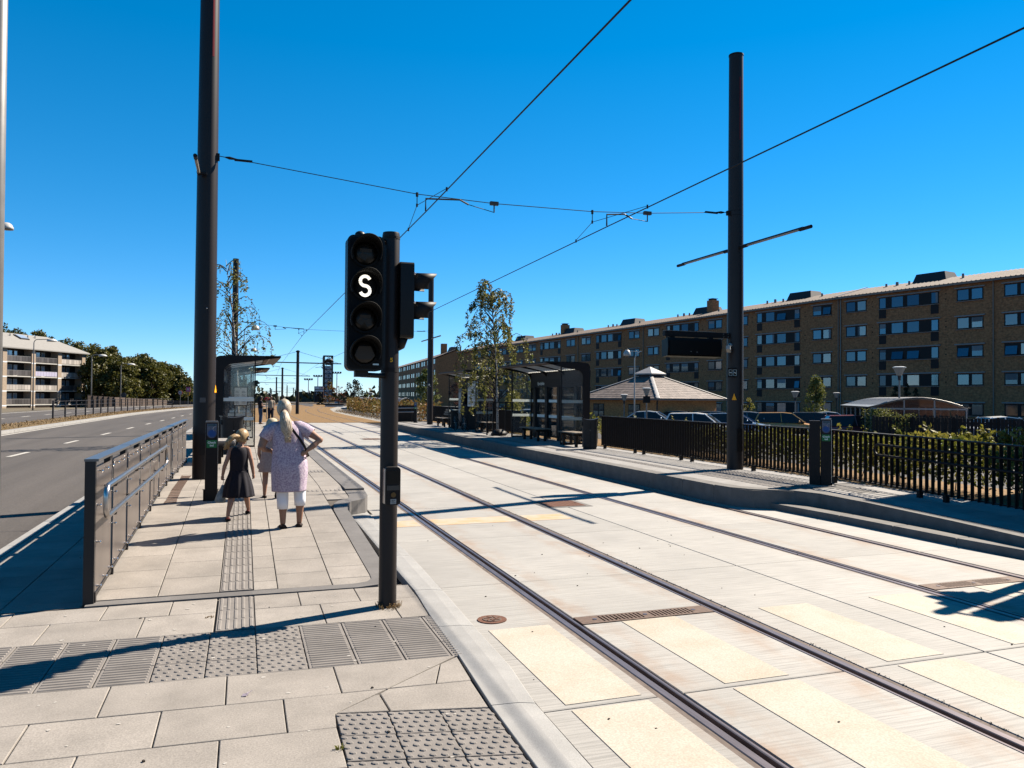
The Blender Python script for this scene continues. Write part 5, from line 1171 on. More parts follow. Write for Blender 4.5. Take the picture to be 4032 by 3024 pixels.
MB().box(-13.2, -11.6, 3.5, 5.0, H2 + 1, H2 + 4.6).build('chimney', 'brick', rf); MB().add([(-6, 3.8, H2 + 1.6), (-2, 3.8, H2 + 1.6), (-2, 6, H2 + 1.6), (-6, 6, H2 + 1.6), (-5.7, 4.5, H2 + 3.2), (-2.7, 4.5, H2 + 3.2), (-2.7, 6, H2 + 3.2), (-5.7, 6, H2 + 3.2)], [(0, 1, 5, 4), (1, 2, 6, 5), (2, 3, 7, 6), (3, 0, 4, 7), (4, 5, 6, 7)]).build('dormer', 'leadcover', rf)
pb_ = MB().box(-.5, .5, -.03, -.015, 0, 1).mesh('pane', 'pane_pale'); fb_ = MB().box(-.55, .55, -.028, .03, -.05, 1.05).mesh('window', 'window_frame')
rs = random.Random(4)
for st in range(5):
    for k in range(26):
        u = -2.4 - k * 5.2 - (1.2 if k % 2 else 0); z = st * 2.8 + 1.1
        f = inst('window', fb_, t, (u, 0, z), (0, 0, 0), (2.4, 1, 1.2)); inst('pane', pb_, f, (-.24, 0, 0), (R(rs.choice((0, 0, -7))), 0, 0), (.36, 1, 1)); inst('pane', pb_, f, (.24, 0, 0), (0, 0, 0), (.36, 1, 1))
for st in range(5):
    f = MB().box(-.02, .028, 6.4, 8.0, st * 2.8 + 1.1, st * 2.8 + 2.5).build('window', 'window_frame', t); MB().box(.03, .04, 6.5, 7.9, st * 2.8 + 1.2, st * 2.8 + 2.4).build('pane', 'pane_blue', f)
# ------------------------------------------------------------------ pavilion with hipped slate roof
def cam2w(x, z): return (x * math.cos(YAW) + z * math.sin(YAW), -x * math.sin(YAW) + z * math.cos(YAW))
pc = cam2w(11.03 + .5, 58 + 6.25); E_ = 4.43
t = thing('pavilion', 'low brick pavilion with a pale-capped hipped slate roof behind the parked cars', 'building', (pc[0], pc[1], -.55), R(21.2))
MB().box(-3.85, 3.85, -3.85, 3.85, -.3, 2.5).build('wall', 'brick_pavilion', t)
rz0, rz1 = 2.38, 4.25; rb = MB(); rb.add([(-E_, -E_, rz0), (E_, -E_, rz0), (E_, E_, rz0), (-E_, E_, rz0), (-.55, -.55, rz1), (.55, -.55, rz1), (.55, .55, rz1), (-.55, .55, rz1), (-E_, -E_, rz0 - .12), (E_, -E_, rz0 - .12), (E_, E_, rz0 - .12), (-E_, E_, rz0 - .12)], [(0, 1, 5, 4), (1, 2, 6, 5), (2, 3, 7, 6), (3, 0, 4, 7), (4, 5, 6, 7), (11, 10, 9, 8), (8, 9, 1, 0), (9, 10, 2, 1), (10, 11, 3, 2), (11, 8, 0, 3)]); rf = rb.build('roof', 'slate', t)
sm_ = MB(); sm_.add([(-.5, 0, 0), (.5, 0, 0), (.5, 1, 0), (-.5, 1, 0), (-.5, 0, .022), (.5, 0, .022), (.5, 1, .004), (-.5, 1, .004)], [(3, 2, 1, 0), (4, 5, 6, 7), (0, 1, 5, 4), (1, 2, 6, 5), (2, 3, 7, 6), (3, 0, 4, 7)]); sme = sm_.mesh('slate', 'slate')
slope = math.atan2(rz1 - rz0, E_ - .55); SL = math.hypot(rz1 - rz0, E_ - .55); nr = 13
for face in (0, 1):
    for j in range(nr):
        q = (j) / nr; half = E_ - (E_ - .55) * q - .12; ln = SL / nr; nn = max(2, int(round(2 * half / .42)))
        for i in range(nn):
            x = -half + (i + .5) * 2 * half / nn + (.1 if j % 2 else -.1); yy = -E_ + (E_ - .55) * q; zz = rz0 + (rz1 - rz0) * q
            if abs(x) > half: continue
            if face == 0: inst('slate', sme, rf, (x, yy, zz + .012), (slope, 0, 0), (2 * half / nn - .015, ln * 1.04, 1))
            else: inst('slate', sme, rf, (yy, -x, zz + .012), (slope, 0, R(-90)), (2 * half / nn - .015, ln * 1.04, 1))
for sx, sy in ((-1, -1), (1, -1), (-1, 1), (1, 1)):
    k = MB(); k.loft([((sx * (E_ + .03), sy * (E_ + .03), rz0 + .03), (.15, .05)), ((sx * .6, sy * .6, rz1 + .03), (.15, .05))], 8); k.build('hip_flashing', 'zinc', rf)
cp = MB().box(-.75, .75, -.75, .75, rz1 - .25, rz1 + .12).build('roof_vent', 'leadcover', rf); cc = MB(); cc.add([(-.95, -.95, rz1 + .12), (.95, -.95, rz1 + .12), (.95, .95, rz1 + .12), (-.95, .95, rz1 + .12), (-.95, -.95, rz1 + .22), (.95, -.95, rz1 + .22), (.95, .95, rz1 + .22), (-.95, .95, rz1 + .22), (0, 0, rz1 + .8)], [(3, 2, 1, 0), (0, 1, 5, 4), (1, 2, 6, 5), (2, 3, 7, 6), (3, 0, 4, 7), (4, 5, 8), (5, 6, 8), (6, 7, 8), (7, 4, 8)]); cc.build('vent_cap', 'zinc', cp)
for y in (2.2, -1.6):
    f = MB().box(-3.88, -3.84, y - .6, y + .6, .85, 1.95).build('window', 'window_frame', t)
    for a in (-.3, .3):
        for z in (1.13, 1.66): MB().box(-3.90, -3.885, y + a - .24, y + a + .24, z - .22, z + .22).build('pane', 'pane_blue', f)
k = MB(); k.cyl((-3.95, -3.95, -.2), (-3.95, -3.95, 2.1), .05, n=8); k.cyl((-3.95, -3.95, 2.1), (-4.35, -4.35, 2.3), .05, n=8); k.build('drainpipe', 'leadcover', t)
# ------------------------------------------------------------------ arched bicycle shelter in the car park
R0 = cam2w(26.5, 50); ax = Vector(cam2w(-.963, .27)); rot = math.atan2(-ax.y, -ax.x)   # local +x = from left to right along the gable
t = thing('cycle_shelter', 'glazed cycle shelter with a pale arched roof in the car park', 'shelter', (R0[0], R0[1], -.55), rot); GW, GL = 4.62, 10.4
arc = [(-GW * (1 - k / 14.0), 2.02 + .5 * math.sin(PI * k / 14)) for k in range(15)]
rm = MB(); v = []
for y in (.12, -GL - .1):
    v += [(x * 1.0 + (.15 if i == 14 else -.15 if i == 0 else 0), y, z) for i, (x, z) in enumerate(arc)]
rm.add(v + [(x, y, z + .04) for x, y, z in v], [(i, i + 1, 15 + i + 1, 15 + i) for i in range(14)] + [(30 + 15 + i, 30 + 15 + i + 1, 30 + i + 1, 30 + i) for i in range(14)] + [(i, 30 + i, 30 + i + 1, i + 1) for i in range(14)]); rf = rm.build('roof', 'polycarbonate', t)
for j in range(15):
    y = .1 - GL * j / 14; MB().tube([(x, y, z + .05) for x, z in arc], .018, 5).build('roof_rib', 'alu_frame', rf)
for gy in (0.0, -GL):
    fr_ = MB(); fr_.tube([(x, gy, z) for x, z in arc], .05, 6); fr_.box(-GW, 0, gy - .03, gy + .03, 1.92, 2.0); fr_.build('gable_frame', 'alu_frame', t)
    for x in (-GW, -3.0, -1.55, -.05): MB().box(x - .03, x + .03, gy - .03, gy + .03, 0, 2.0 + .5 * math.sin(PI * (x + GW) / GW) * (1 if -4.5 < x < -.1 else 0)).build('post', 'alu_frame', t)
    for a, b in ((-GW + .04, -3.04), (-2.96, -1.6), (-1.5, -.1)):
        for k in (0, 1): m0 = a + (b - a) * k / 2; MB().box(m0 + .02, m0 + (b - a) / 2 - .02, gy - .006, gy + .006, .12, 1.9).build('pane', 'dark_pane', t)
        zt_ = lambda x: 2.0 + .47 * math.sin(PI * (x + GW) / GW); MB().ext([(a, 2.02), (b, 2.02), (b, zt_(b)), ((a + b) / 2, zt_((a + b) / 2)), (a, zt_(a))], 'y', gy - .006, gy + .006).build('pane', 'dark_pane', t)
for x in (-GW, -.02):
    for j in range(1, 6): MB().box(x - .03, x + .03, -GL * j / 6 - .03, -GL * j / 6 + .03, 0, 2.05).build('post', 'alu_frame', t)
    for j in range(6): MB().box(x - .006, x + .006, -GL * (j + 1) / 6 + .06, -GL * j / 6 - .06, .12, 1.5).build('pane', 'dark_pane', t)
# ------------------------------------------------------------------ balcony block across the road at left
hd = R(25.4); ux, uy = math.sin(hd), math.cos(hd); c0 = W(14, 1600, 149)
t = thing('balcony_block', 'four-storey apartment block with balconies and pale brick piers across the road', 'building', (c0[0], c0[1], -1.07), math.atan2(uy, ux)); BZ = 1.07
LV = [-.35 + BZ, 2.5 + BZ, 5.35 + BZ, 8.2 + BZ]; EV = 10.9 + BZ; X0, X1, DP = -23.1, 23.9, 11.0
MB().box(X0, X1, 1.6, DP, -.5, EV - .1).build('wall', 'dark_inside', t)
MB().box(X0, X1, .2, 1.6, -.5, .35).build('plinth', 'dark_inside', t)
for k in range(-3, 4):
    x = k * 7.7; MB().box(x - .55, x + .55, -.12, 1.6, -.6, EV).build('pier', 'brick_pale', t)
    for z in LV: MB().box(x - .56, x + .56, -.14, -.125, z - .35, z - .1).build('pier_band', 'far_grey', t)
    if k < 3:
        for st, z in enumerate(LV):
            b = MB().box(x + .56, x + 7.14, -.02, 1.59, z - .22, z).build('balcony', 'render_white', t)
            sty = (k * 3 + st * 5) % 4
            m_ = 'balcony_lilac' if (k == 1 and st == 2) else 'balcony_pale' if sty in (0, 1) and st else 'balcony_dark'
            for j in range(8): MB().box(x + .62 + j * .81, x + .62 + j * .81 + .76, 0, .05, z + .08, z + 1.02).build('balustrade_panel', m_, b)
            MB().box(x + .58, x + 7.12, -.01, .06, z + 1.03, z + 1.1).build('handrail', 'galv', b)
            f = MB().box(x + .9, x + 3.9, 1.55, 1.62, z + .75, z + 2.25).build('window', 'render_white', t)
            for a in (0, 1, 2): MB().box(x + 1.0 + a * .97, x + 1.85 + a * .97, 1.535, 1.549, z + .85 + (.0 if a else .0), z + 2.15).build('pane', 'pane_left', f)
            f = MB().box(x + 4.3, x + 5.3, 1.55, 1.62, z + .05, z + 2.25).build('balcony_door', 'render_white', t); MB().box(x + 4.42, x + 5.18, 1.535, 1.549, z + .3, z + 2.1).build('pane', 'pane_left', f)
rm = MB(); hp = 5.2; rm.add([(X0 - .6, -.7, EV), (X1 + .7, -.7, EV), (X1 + .7, DP + .5, EV), (X0 - .6, DP + .5, EV), (X0 + hp, DP / 2, EV + 3.3), (X1 - hp, DP / 2, EV + 3.3), (X0 - .6, -.7, EV - .22), (X1 + .7, -.7, EV - .22), (X1 + .7, DP + .5, EV - .22), (X0 - .6, DP + .5, EV - .22)], [(0, 1, 5, 4), (1, 2, 5), (2, 3, 4, 5), (3, 0, 4), (9, 8, 7, 6), (6, 7, 1, 0), (7, 8, 2, 1), (8, 9, 3, 2), (9, 6, 0, 3)]); rf = rm.build('roof', 'roof_pale', t)
sk = math.atan2(3.3, DP / 2 + .7)
MB().cbox((9.2, 3.9, EV + 2.55), (2.6, 1.9, .18), 0, Matrix.Rotation(sk, 3, 'X')).build('skylight', 'leadcover', rf); MB().cbox((9.2, 3.8, EV + 2.68), (2.2, 1.5, .1), 0, Matrix.Rotation(sk, 3, 'X')).build('skylight_pane', 'pane_left', rf)
for x in (2.0, 6.5, 13.5, 11.4): MB().cyl((x, 4.2, EV + 2.5), (x, 4.2, EV + 3.1), .14, n=8).build('roof_vent', 'zinc', rf)
MB().box(X1 + .05, X1 + 2.2, 2.2, 6.5, -.5, EV + .3).build('stair_tower', 'render_white', t)
for st in range(4): 
    for z0, h_ in ((.9, 1.2), (.2, .3)): f = MB().box(X1 + .7, X1 + 1.5, 2.15, 2.21, LV[st] + z0, LV[st] + z0 + h_).build('window', 'window_frame', t)
# ------------------------------------------------------------------ vegetation
def leaf_mesh(name, pts, size, m, nrm=None, jit=.5, aspect=.62, hang=0.0):
    """one rhombic leaf per point, tilted at random (hang pulls the leaf tip down)"""
    n = len(pts); pts = np.asarray(pts, float)
    a = rng.normal(size=(n, 3)); a[:, 2] = a[:, 2] * (1 - hang) - hang * 1.2; a /= np.linalg.norm(a, axis=1)[:, None] + 1e-9
    b = rng.normal(size=(n, 3)); b -= (b * a).sum(1)[:, None] * a; b /= np.linalg.norm(b, axis=1)[:, None] + 1e-9
    s = size * rng.uniform(.6, 1.35, n)[:, None]
    c = np.cross(a, b) * s * .12
    v = np.empty((n, 4, 3)); v[:, 0] = pts - a * s * .5; v[:, 1] = pts + b * s * .5 * aspect + c; v[:, 2] = pts + a * s * .5; v[:, 3] = pts - b * s * .5 * aspect + c
    me = bpy.data.meshes.new(name); me.vertices.add(4 * n); me.vertices.foreach_set('co', v.ravel())
    me.loops.add(4 * n); me.loops.foreach_set('vertex_index', np.arange(4 * n, dtype=np.int32)); me.polygons.add(n); me.polygons.foreach_set('loop_start', np.arange(0, 4 * n, 4, dtype=np.int32)); me.polygons.foreach_set('loop_total', np.full(n, 4, dtype=np.int32))
    me.update(calc_edges=True); me.materials.append(MATS[m]); return me
def leafobj(name, pts, size, m, parent=None, loc=None, **k):
    o = bpy.data.objects.new(name, leaf_mesh(name, pts, size, m, **k)); COL.objects.link(o)
    if parent is not None: o.parent = parent
    if loc is not None: o.location = loc
    return o
def clumps(n, cr, per, shape, fill=.55):
    """leaf points: clumps spread through a crown; shape(z01)->radius factor"""
    P = []
    for i in range(n):
        z = rng.uniform(0, 1); r = shape(z); a = rng.uniform(0, 2 * PI); q = math.sqrt(rng.uniform(fill * fill * .4, 1)); P.append((r * q * math.cos(a), r * q * math.sin(a), z))
    return np.array(P)
def tree(label, px, topy, depth, rad, basez=-.6, m='leaf_wood', n=70, per=60, leaf=.42, bare=.18, name='broadleaf_tree', group=None, shape=None, trunk=True, squash=.95):
    x, y, zt = W(px, topy, depth); H = zt - basez
    t = thing(name, label, 'tree', (x, y, basez), random.uniform(0, 6), group)
    shp = shape or (lambda z: (math.sin(PI * min(1, (z * .88 + .12))) ** .7) * (1 - .25 * z) + .08)
    C = clumps(n, 0, per, shp); z0 = H * bare; pts = []
    C[:, 2] = z0 + C[:, 2] * (H - z0) * squash; C[:, :2] *= rad
    cs = rad * .26
    for c in C:
        q = rng.normal(size=(per, 3)); q /= np.linalg.norm(q, axis=1)[:, None]; q *= (rng.uniform(.25, 1, per) ** .5)[:, None] * cs * rng.uniform(.6, 1.25); q[:, 2] *= .75; pts.append(c + q)
    leafobj('crown', np.concatenate(pts), leaf, m, t)
    if trunk:
        tk = MB(); tk.loft([((0, 0, -.3), rad * .075), ((.05, 0, H * .3), rad * .055), ((0, .05, H * .6), rad * .035), ((0, 0, H * .88), .03)], 8)
        for c in C[:: max(1, n // 16)]:
            b = Vector((0, 0, max(H * .2, c[2] - rad * .6))); tk.loft([(b, rad * .03), (b.lerp(Vector(c), .55) + Vector((0, 0, .1)), rad * .018), (Vector(c), .012)], 5)
        tk.build('trunk', 'bark', t)
    return t
# wood beyond the road at left
lab = ['tall dark tree just right of the balcony block', 'broad bushy tree behind the first far lamp', 'tall ragged-topped tree above the wooden fence', 'low rounded tree between two taller crowns at left', 'leafy tree behind the dark sign back', 'tallest mid tree of the roadside wood', 'bushy tree right of the tallest roadside crown', 'spreading tree behind the fourth far lamp', 'tree with a pointed top near the road bend', 'shorter tree sloping down to the road bend', 'small last tree of the wood beside the yellow sign', 'low shrub-like tree at the end of the wood']
for i, (px, ty, d, r) in enumerate([(368, 1352, 178, 5.2), (402, 1373, 172, 4.6), (440, 1360, 185, 4.8), (474, 1412, 170, 4.4), (516, 1405, 180, 4.6), (563, 1393, 188, 5.2), (596, 1418, 182, 4.4), (630, 1424, 190, 4.6), (682, 1436, 196, 5.0), (710, 1474, 192, 3.6), (733, 1515, 190, 3.2), (752, 1538, 190, 2.6)]):
    tree(lab[i], px, ty, d, r, -1.0, 'leaf_wood', 120, 60, .55, .04, group='roadside wood at left')
for i, (px, ty, d, r) in enumerate([(6, 1268, 185, 4.2), (66, 1292, 186, 4.0), (142, 1294, 190, 4.4), (176, 1306, 188, 3.4), (252, 1326, 186, 4.4), (312, 1340, 182, 4.6)]):
    tree(['tree top showing above the balcony block roof at the frame edge', 'small leafy tip above the balcony block roof', 'ragged tree top above the balcony block skylight', 'low tree top right of the skylight', 'tree rising behind the hip end of the balcony block', 'dense tree behind the stair tower'][i], px, ty, d, r, -1.0, 'leaf_wood', 60, 45, .5, .4, group='trees behind the balcony block')
# weeping birches on the platforms
def birch(label, loc, H, lean, nb, spread, per, seed, leaf=.075, mleaf='leaf_birch', bare=.3, side=0.0):
    rs = np.random.default_rng(seed); t = thing('birch_tree', label, 'tree', loc, 0, 'young birches on the platforms')
    tr = [((lean * (k / 8) ** 2, .02 * math.sin(k), H * k / 8), max(.008, .055 * (1 - k / 8.6))) for k in range(9)]
    o = MB().loft(tr, 10).build('trunk', 'birch_bark', t, smooth=True); tw = MB(); L_ = []
    for i in range(nb):
        h = bare + (1 - bare) * (i + .5) / nb; z0 = H * h * .97; x0 = lean * h ** 2; a = rs.uniform(0, 2 * PI); sp = spread * (1.15 - h) ** .7 * rs.uniform(.55, 1.1); rise = sp * rs.uniform(.35, .8); drop = rs.uniform(.5, 1.15) * (1.3 if h < .8 else .6)
        P = []
        for k in range(9):
            u = k / 8; P.append(Vector((x0 + math.cos(a) * sp * min(1, u * 1.35) + side * u, math.sin(a) * sp * min(1, u * 1.35), z0 + rise * math.sin(min(1, u * 1.5) * PI * .5) - (drop * max(0, u - .45) ** 1.4 * 2.2))))
        tw.loft([(p, max(.006, .022 * (1 - k / 9))) for k, p in enumerate(P)], 5)
        for k in range(2, 9):
            for q in range(per if k > 4 else per // 2):
                b = P[k].lerp(P[min(8, k + 1)], rs.uniform(0, 1)); L_.append((b.x + rs.normal(0, .045), b.y + rs.normal(0, .045), b.z - abs(rs.normal(0, .13))))
        if i % 2 == 0:
            e = P[6]; tw.loft([(e, .006), (e + Vector((rs.normal(0, .08), rs.normal(0, .08), -.35)), .004)], 3)
    tag(tw.build('branches', 'bark', t), kind='stuff'); leafobj('crown', L_, leaf, mleaf, t, hang=.5)
    return t
birch('young weeping birch behind the left shelter in front of the slim mast', (-.2, 33.0, .32), 7.0, -.55, 40, 1.9, 9, 5, .095, bare=.36)
birch('young weeping birch between the two right shelters', (9.82, 29.9, .32), 6.35, -.42, 84, 2.0, 15, 8, .10, bare=.20)
birch('slim birch beyond the left shelters', (-.3, 46.5, .0), 5.0, .1, 16, 1.0, 12, 12, .09)
# guard and planting pit round the right birch
t = thing('tree_guard', 'black square tree guard round the right birch', 'tree guard', (9.78, 29.55, .32))
for sx in (-1, 1):
    for sy in (-1, 1): MB().box(sx * .40 - .025, sx * .40 + .025, sy * .40 - .025, sy * .40 + .025, 0, 1.35).build('post', 'black_metal', t)
for s in (-1, 1):
    for z in (1.10, 1.32): MB().box(-.42, .42, s * .40 - .02, s * .40 + .02, z, z + .035).build('rail', 'black_metal', t); MB().box(s * .40 - .021, s * .40 + .021, -.42, .42, z + .002, z + .037).build('rail', 'black_metal', t)
t = thing('watering_bag', 'slumped black watering bag at the foot of the right birch', 'bag', (9.75, 29.5, .32)); k = MB()
k.rings([(0, 0, 0, .30, .26), (.02, 0, .08, .34, .29), (0, .02, .18, .26, .22), (-.03, 0, .26, .12, .10)], 18, fn=lambda a, i: 1 + .09 * math.sin(3 * a + i) + .05 * math.sin(7 * a)); k.build('bag', 'black_metal', t, smooth=True)
# other trees on the right
tree('leafy maple in front of the distant block, behind the slim mast', 1682, 1450, 92, 1.75, -.6, 'leaf_maple', 80, 55, .20, .16)
tree('dark red tree in the gap left of the far right shelter', 1793, 1500, 100, .9, -.6, 'leaf_red', 30, 40, .18, .3)
tree('feathery yellow-green larch behind the right birch', 2020, 1540, 40, .95, -.3, 'leaf_larch', 60, 50, .10, .05, shape=lambda z: (1 - z) * .9 + .12)
tree('young cone-shaped tree in front of the brick block entrance', 3214, 1474, 69, 1.3, -.55, 'leaf_maple', 90, 34, .16, .2, shape=lambda z: (1 - z) ** .8 * .95 + .06)
tree('leafy shrub beside the right mast in front of the block', 2944, 1566, 64, .7, -.55, 'leaf_hedge', 26, 34, .13, .1)
for i, (px, ty) in enumerate(((3525, 1515), (3570, 1505), (3606, 1522))):
    tree(['dark conifer left of the post lamp by the block', 'tallest dark conifer by the block behind the cycle shelter', 'rightmost dark conifer by the block behind the cycle shelter'][i], px, ty, 79, .75, -.4, 'leaf_dark', 60, 30, .12, .0, name='conifer_tree', group='conifers by the brick block', shape=lambda z: (1 - z) ** .7 * .9 + .05)
tree('open round tree with sky showing through beyond the autumn hedge', 1393, 1496, 150, 2.5, -1.0, 'leaf_dark', 46, 24, .34, .2)
tree('small tree beside the open round tree at the far block', 1448, 1540, 152, 1.5, -1.0, 'leaf_maple', 30, 30, .3, .05)
tree('small autumn tree in front of the lattice tower', 1296, 1500, 160, 1.3, -1.0, 'leaf_autumn', 26, 26, .3, .1)
tree('thin dark tree in front of the shop pylon', 1259, 1540, 158, 1.0, -1.0, 'leaf_dark', 24, 30, .28, .05)
tree('sparse pinkish young tree right of the lattice tower', 1335, 1505, 156, 1.4, -1.0, 'leaf_red', 18, 10, .28, .3)
# hedges
def hedge(label, path, w, h, zb, n, leaf, m, name='hedge', sprig=0, low=0.0, m2=None):
    t = thing(name, label, 'hedge', (path[0][0], path[0][1], zb)); P = np.array(path, float); seg = np.linalg.norm(P[1:] - P[:-1], axis=1); tot = seg.sum(); pts = []
    u = rng.uniform(0, tot, n); cum = np.concatenate([[0], np.cumsum(seg)])
    for q in u:
        i = min(len(seg) - 1, int(np.searchsorted(cum, q) - 1)); k = (q - cum[i]) / seg[i]; b = P[i] + (P[i + 1] - P[i]) * k; d = (P[i + 1] - P[i]) / seg[i]; o = rng.uniform(-1, 1); hh = h * (1 + .10 * math.sin(q * 2.1) + .07 * math.sin(q * 5.3 + 1)); zz = low + (hh - low) * rng.uniform(0, 1) ** .6
        pts.append((b[0] - d[1] * o * w / 2 - path[0][0], b[1] + d[0] * o * w / 2 - path[0][1], zz))
    for s_ in range(sprig):
        q = rng.uniform(0, tot); i = min(len(seg) - 1, int(np.searchsorted(cum, q) - 1)); b = P[i] + (P[i + 1] - P[i]) * (q - cum[i]) / seg[i]; ln = rng.uniform(.15, .45); lx, ly = rng.normal(0, .12, 2)
        for k in range(16): f = k / 16; pts.append((b[0] - path[0][0] + lx * f + rng.normal(0, .035), b[1] - path[0][1] + ly * f + rng.normal(0, .035), h * .95 + ln * f))
    leafobj('foliage', pts, leaf, m, t)
    st = MB()
    for q in np.arange(.2, tot, max(.35, tot / 90)):
        i = min(len(seg) - 1, int(np.searchsorted(cum, q) - 1)); b = P[i] + (P[i + 1] - P[i]) * (q - cum[i]) / seg[i]; x, y = b[0] - path[0][0] + rng.normal(0, .08), b[1] - path[0][1]; st.loft([((x, y, -.1), .014), ((x + rng.normal(0, .06), y, h * .5), .01), ((x + rng.normal(0, .1), y, h * .9), .004)], 4)
    tag(st.build('stems', 'bark', t), kind='stuff'); return t
hedge('loose yellow-green hedge with long sprigs behind the right slatted fence', [(13.9, 5.5), (13.9, 14.2)], 1.1, 1.06, .0, 12000, .095, 'leaf_hedge', sprig=60, low=.14); hedge('lower hedge behind the slatted fence left of the check-in post', [(14.0, 14.3), (14.2, 24)], 1.0, .92, .0, 9000, .09, 'leaf_hedge', sprig=26, low=.12)
hedge('low sunlit shrub strip behind the right shelters', [(13.6, 24.3), (13.4, 46)], 1.0, .95, .0, 3600, .10, 'leaf_hedge', sprig=20, low=.15)
c = W(3410, 1640, 41); c1 = W(3590, 1640, 38.5); hedge('clipped dark green hedge top beside the wooden screen', [(c[0], c[1]), (c1[0], c1[1])], 1.0, 1.75, -.5, 3200, .085, 'leaf_maple', low=.1)
hedge('autumn hedge turning orange beyond the far end of the platform', [(12.0, 52), (12.2, 75), (13.2, 96), (15.2, 112)], 2.4, 1.42, .0, 7500, .20, 'leaf_autumn', sprig=20, low=.0)
gt_pts = np.column_stack([rng.uniform(10.0, 10.9, 2600), rng.uniform(50, 92, 2600), rng.uniform(.02, .35, 2600) * rng.uniform(.2, 1, 2600)]); o = leafobj('dry_grass_fringe', gt_pts, .16, 'grass_dry', hang=.2, aspect=.15); tag(o, 'dry brown grass fringe in front of the autumn hedge', 'grass', kind='stuff')
mg = np.column_stack([rng.uniform(-13.7, -11.6, 5000), rng.uniform(22, 120, 5000), rng.uniform(.03, .13, 5000)]); mg[:, 0] += np.array([curve(y) for y in mg[:, 1]]); o = leafobj('median_dry_grass', mg, .16, 'grass_dry', aspect=.2); tag(o, 'short dry grass on the road median', 'grass', kind='stuff')
# far woods that close the horizon
fw = []
for px in range(-900, 5200, 5):
    d = 420 + 160 * math.sin(px * .004) + rng.uniform(-30, 30); h = (5.0 + 2.5 * math.sin(px * .021) + 1.8 * math.sin(px * .067 + 1)) * (.45 if 980 < px < 1480 else 1)
    if px > 1700: h += 1
    b = W(px, 1560, d)
    for k in range(9): fw.append((b[0] + rng.normal(0, 2.5), b[1] + rng.normal(0, 2.5), -1.2 + rng.uniform(0, 1) ** .7 * h))
o = leafobj('far_woods', fw, 3.2, 'leaf_dark'); tag(o, 'distant dark belt of trees along the horizon', 'woods', kind='stuff')
# wooden screen beside the clipped hedge
a, b = Vector(W(3440, 1640, 39.5)), Vector(W(4200, 1640, 35)); d = (b - a); L_ = d.length; t = thing('board_fence', 'weathered dark wooden board fence at the car park edge', 'fence', (a.x, a.y, -.5), math.atan2(d.y, d.x))
me = MB().box(-.07, .07, -.012, .012, .1, 1.52).mesh('board', 'fence_wood')
for i in range(int(L_ / .155)): inst('board', me, t, (i * .155, .02 if i % 2 else -.02, random.uniform(-.02, .02)))
for z in (.35, 1.25): MB().box(0, L_, .035, .075, z, z + .07).build('rail', 'fence_wood', t)
for k in range(int(L_ / 1.8) + 1): MB().box(k * 1.8 - .05, k * 1.8 + .05, .04, .13, 0, 1.58).build('post', 'fence_wood', t)

wl = np.column_stack([4.135 + rng.normal(0, .008, 260), 2.5 + 13 * rng.uniform(0, 1, 260) ** 1.3, rng.uniform(.001, .005, 260)]); o = leafobj('weed_line', wl, .016, 'leaf_dark', aspect=.5); tag(o, 'dark weeds in the seam beside the near track rail', 'weeds', kind='stuff')
# ------------------------------------------------------------------ people
def flesh(parts, m, parent, name='body', vox=.0075, balls=(), sm=3):
    mb = MB()
    for ch in parts:
        mb.loft([(p, r) for p, r in ch], 12)
        for p, r in ch: mb.ball(p, r if not isinstance(r, tuple) else min(r), 12, 8)
    for c, r in balls: mb.ball(c, r, 18, 12)
    o = mb.build(name, m, parent); rm = o.modifiers.new('skin', 'REMESH'); rm.mode = 'VOXEL'; rm.voxel_size = vox; rm.use_smooth_shade = True
    s = o.modifiers.new('smooth', 'SMOOTH'); s.factor = .5; s.iterations = sm; return o
def hand(w, d, up, s=1.0, curl=.5, side=1):
    """palm, four unequal fingers and a thumb from wrist w along d; up = back of hand normal"""
    w, d, up = Vector(w), Vector(d).normalized(), Vector(up).normalized(); x = d.cross(up).normalized() * side; P = []
    P.append([(w, .021 * s), (w + d * .045 * s, (.034 * s)), (w + d * .085 * s, .030 * s)])
    for k, (off, ln) in enumerate(((-.030, .066), (-.010, .076), (.010, .072), (.029, .056))):
        b = w + d * .085 * s + x * off * s; m1 = b + (d * .6 - up * curl * .5) * ln * .55 * s; e = m1 + (d * (.75 - curl) - up * curl) * ln * .55 * s; P.append([(b, .0095 * s), (m1, .0088 * s), (e, .0075 * s)])
    b = w + d * .03 * s - x * .03 * s; P.append([(b, .012 * s), (b + (d * .5 - x * .8) * .035 * s, .0105 * s), (b + (d * .9 - x * .7 - up * .3) * .062 * s, .009 * s)]); return P
def shoe(parent, c, rz, L, w, m, name='shoe', sole='sole', heel=0.0, pitch=0.0, strap=False):
    e = bpy.data.objects.new(name, None)
    mb = MB(); q = []
    for k, (y, wx, h) in enumerate(((-.38, .34, .34), (-.30, .44, .40), (-.1, .42, .30), (.15, .48, .24), (.36, .46, .17), (.5, .22, .10))): q.append((y * L, wx * w, h * L * .42))
    v = []
    for y, wx, h in q: v += [(-wx, y, 0), (wx, y, 0), (wx * .9, y, h), (-wx * .9, y, h)]
    mb.add(v, [(4 * i + a, 4 * i + (a + 1) % 4, 4 * i + 4 + (a + 1) % 4, 4 * i + 4 + a) for i in range(5) for a in range(4)] + [(3, 2, 1, 0), (20, 21, 22, 23)])
    o = mb.build(name, m, parent, loc=c, rot=(pitch, 0, rz)); sb = o.modifiers.new('sub', 'SUBSURF'); sb.levels = 2; sb.render_levels = 2
    s = MB(); s.slab([(-w * .44, -.40 * L), (w * .44, -.40 * L), (w * .5, .2 * L), (w * .3, .5 * L), (-w * .3, .5 * L), (-w * .5, .2 * L)], -.012, .008); s.build('sole', sole, o); return o
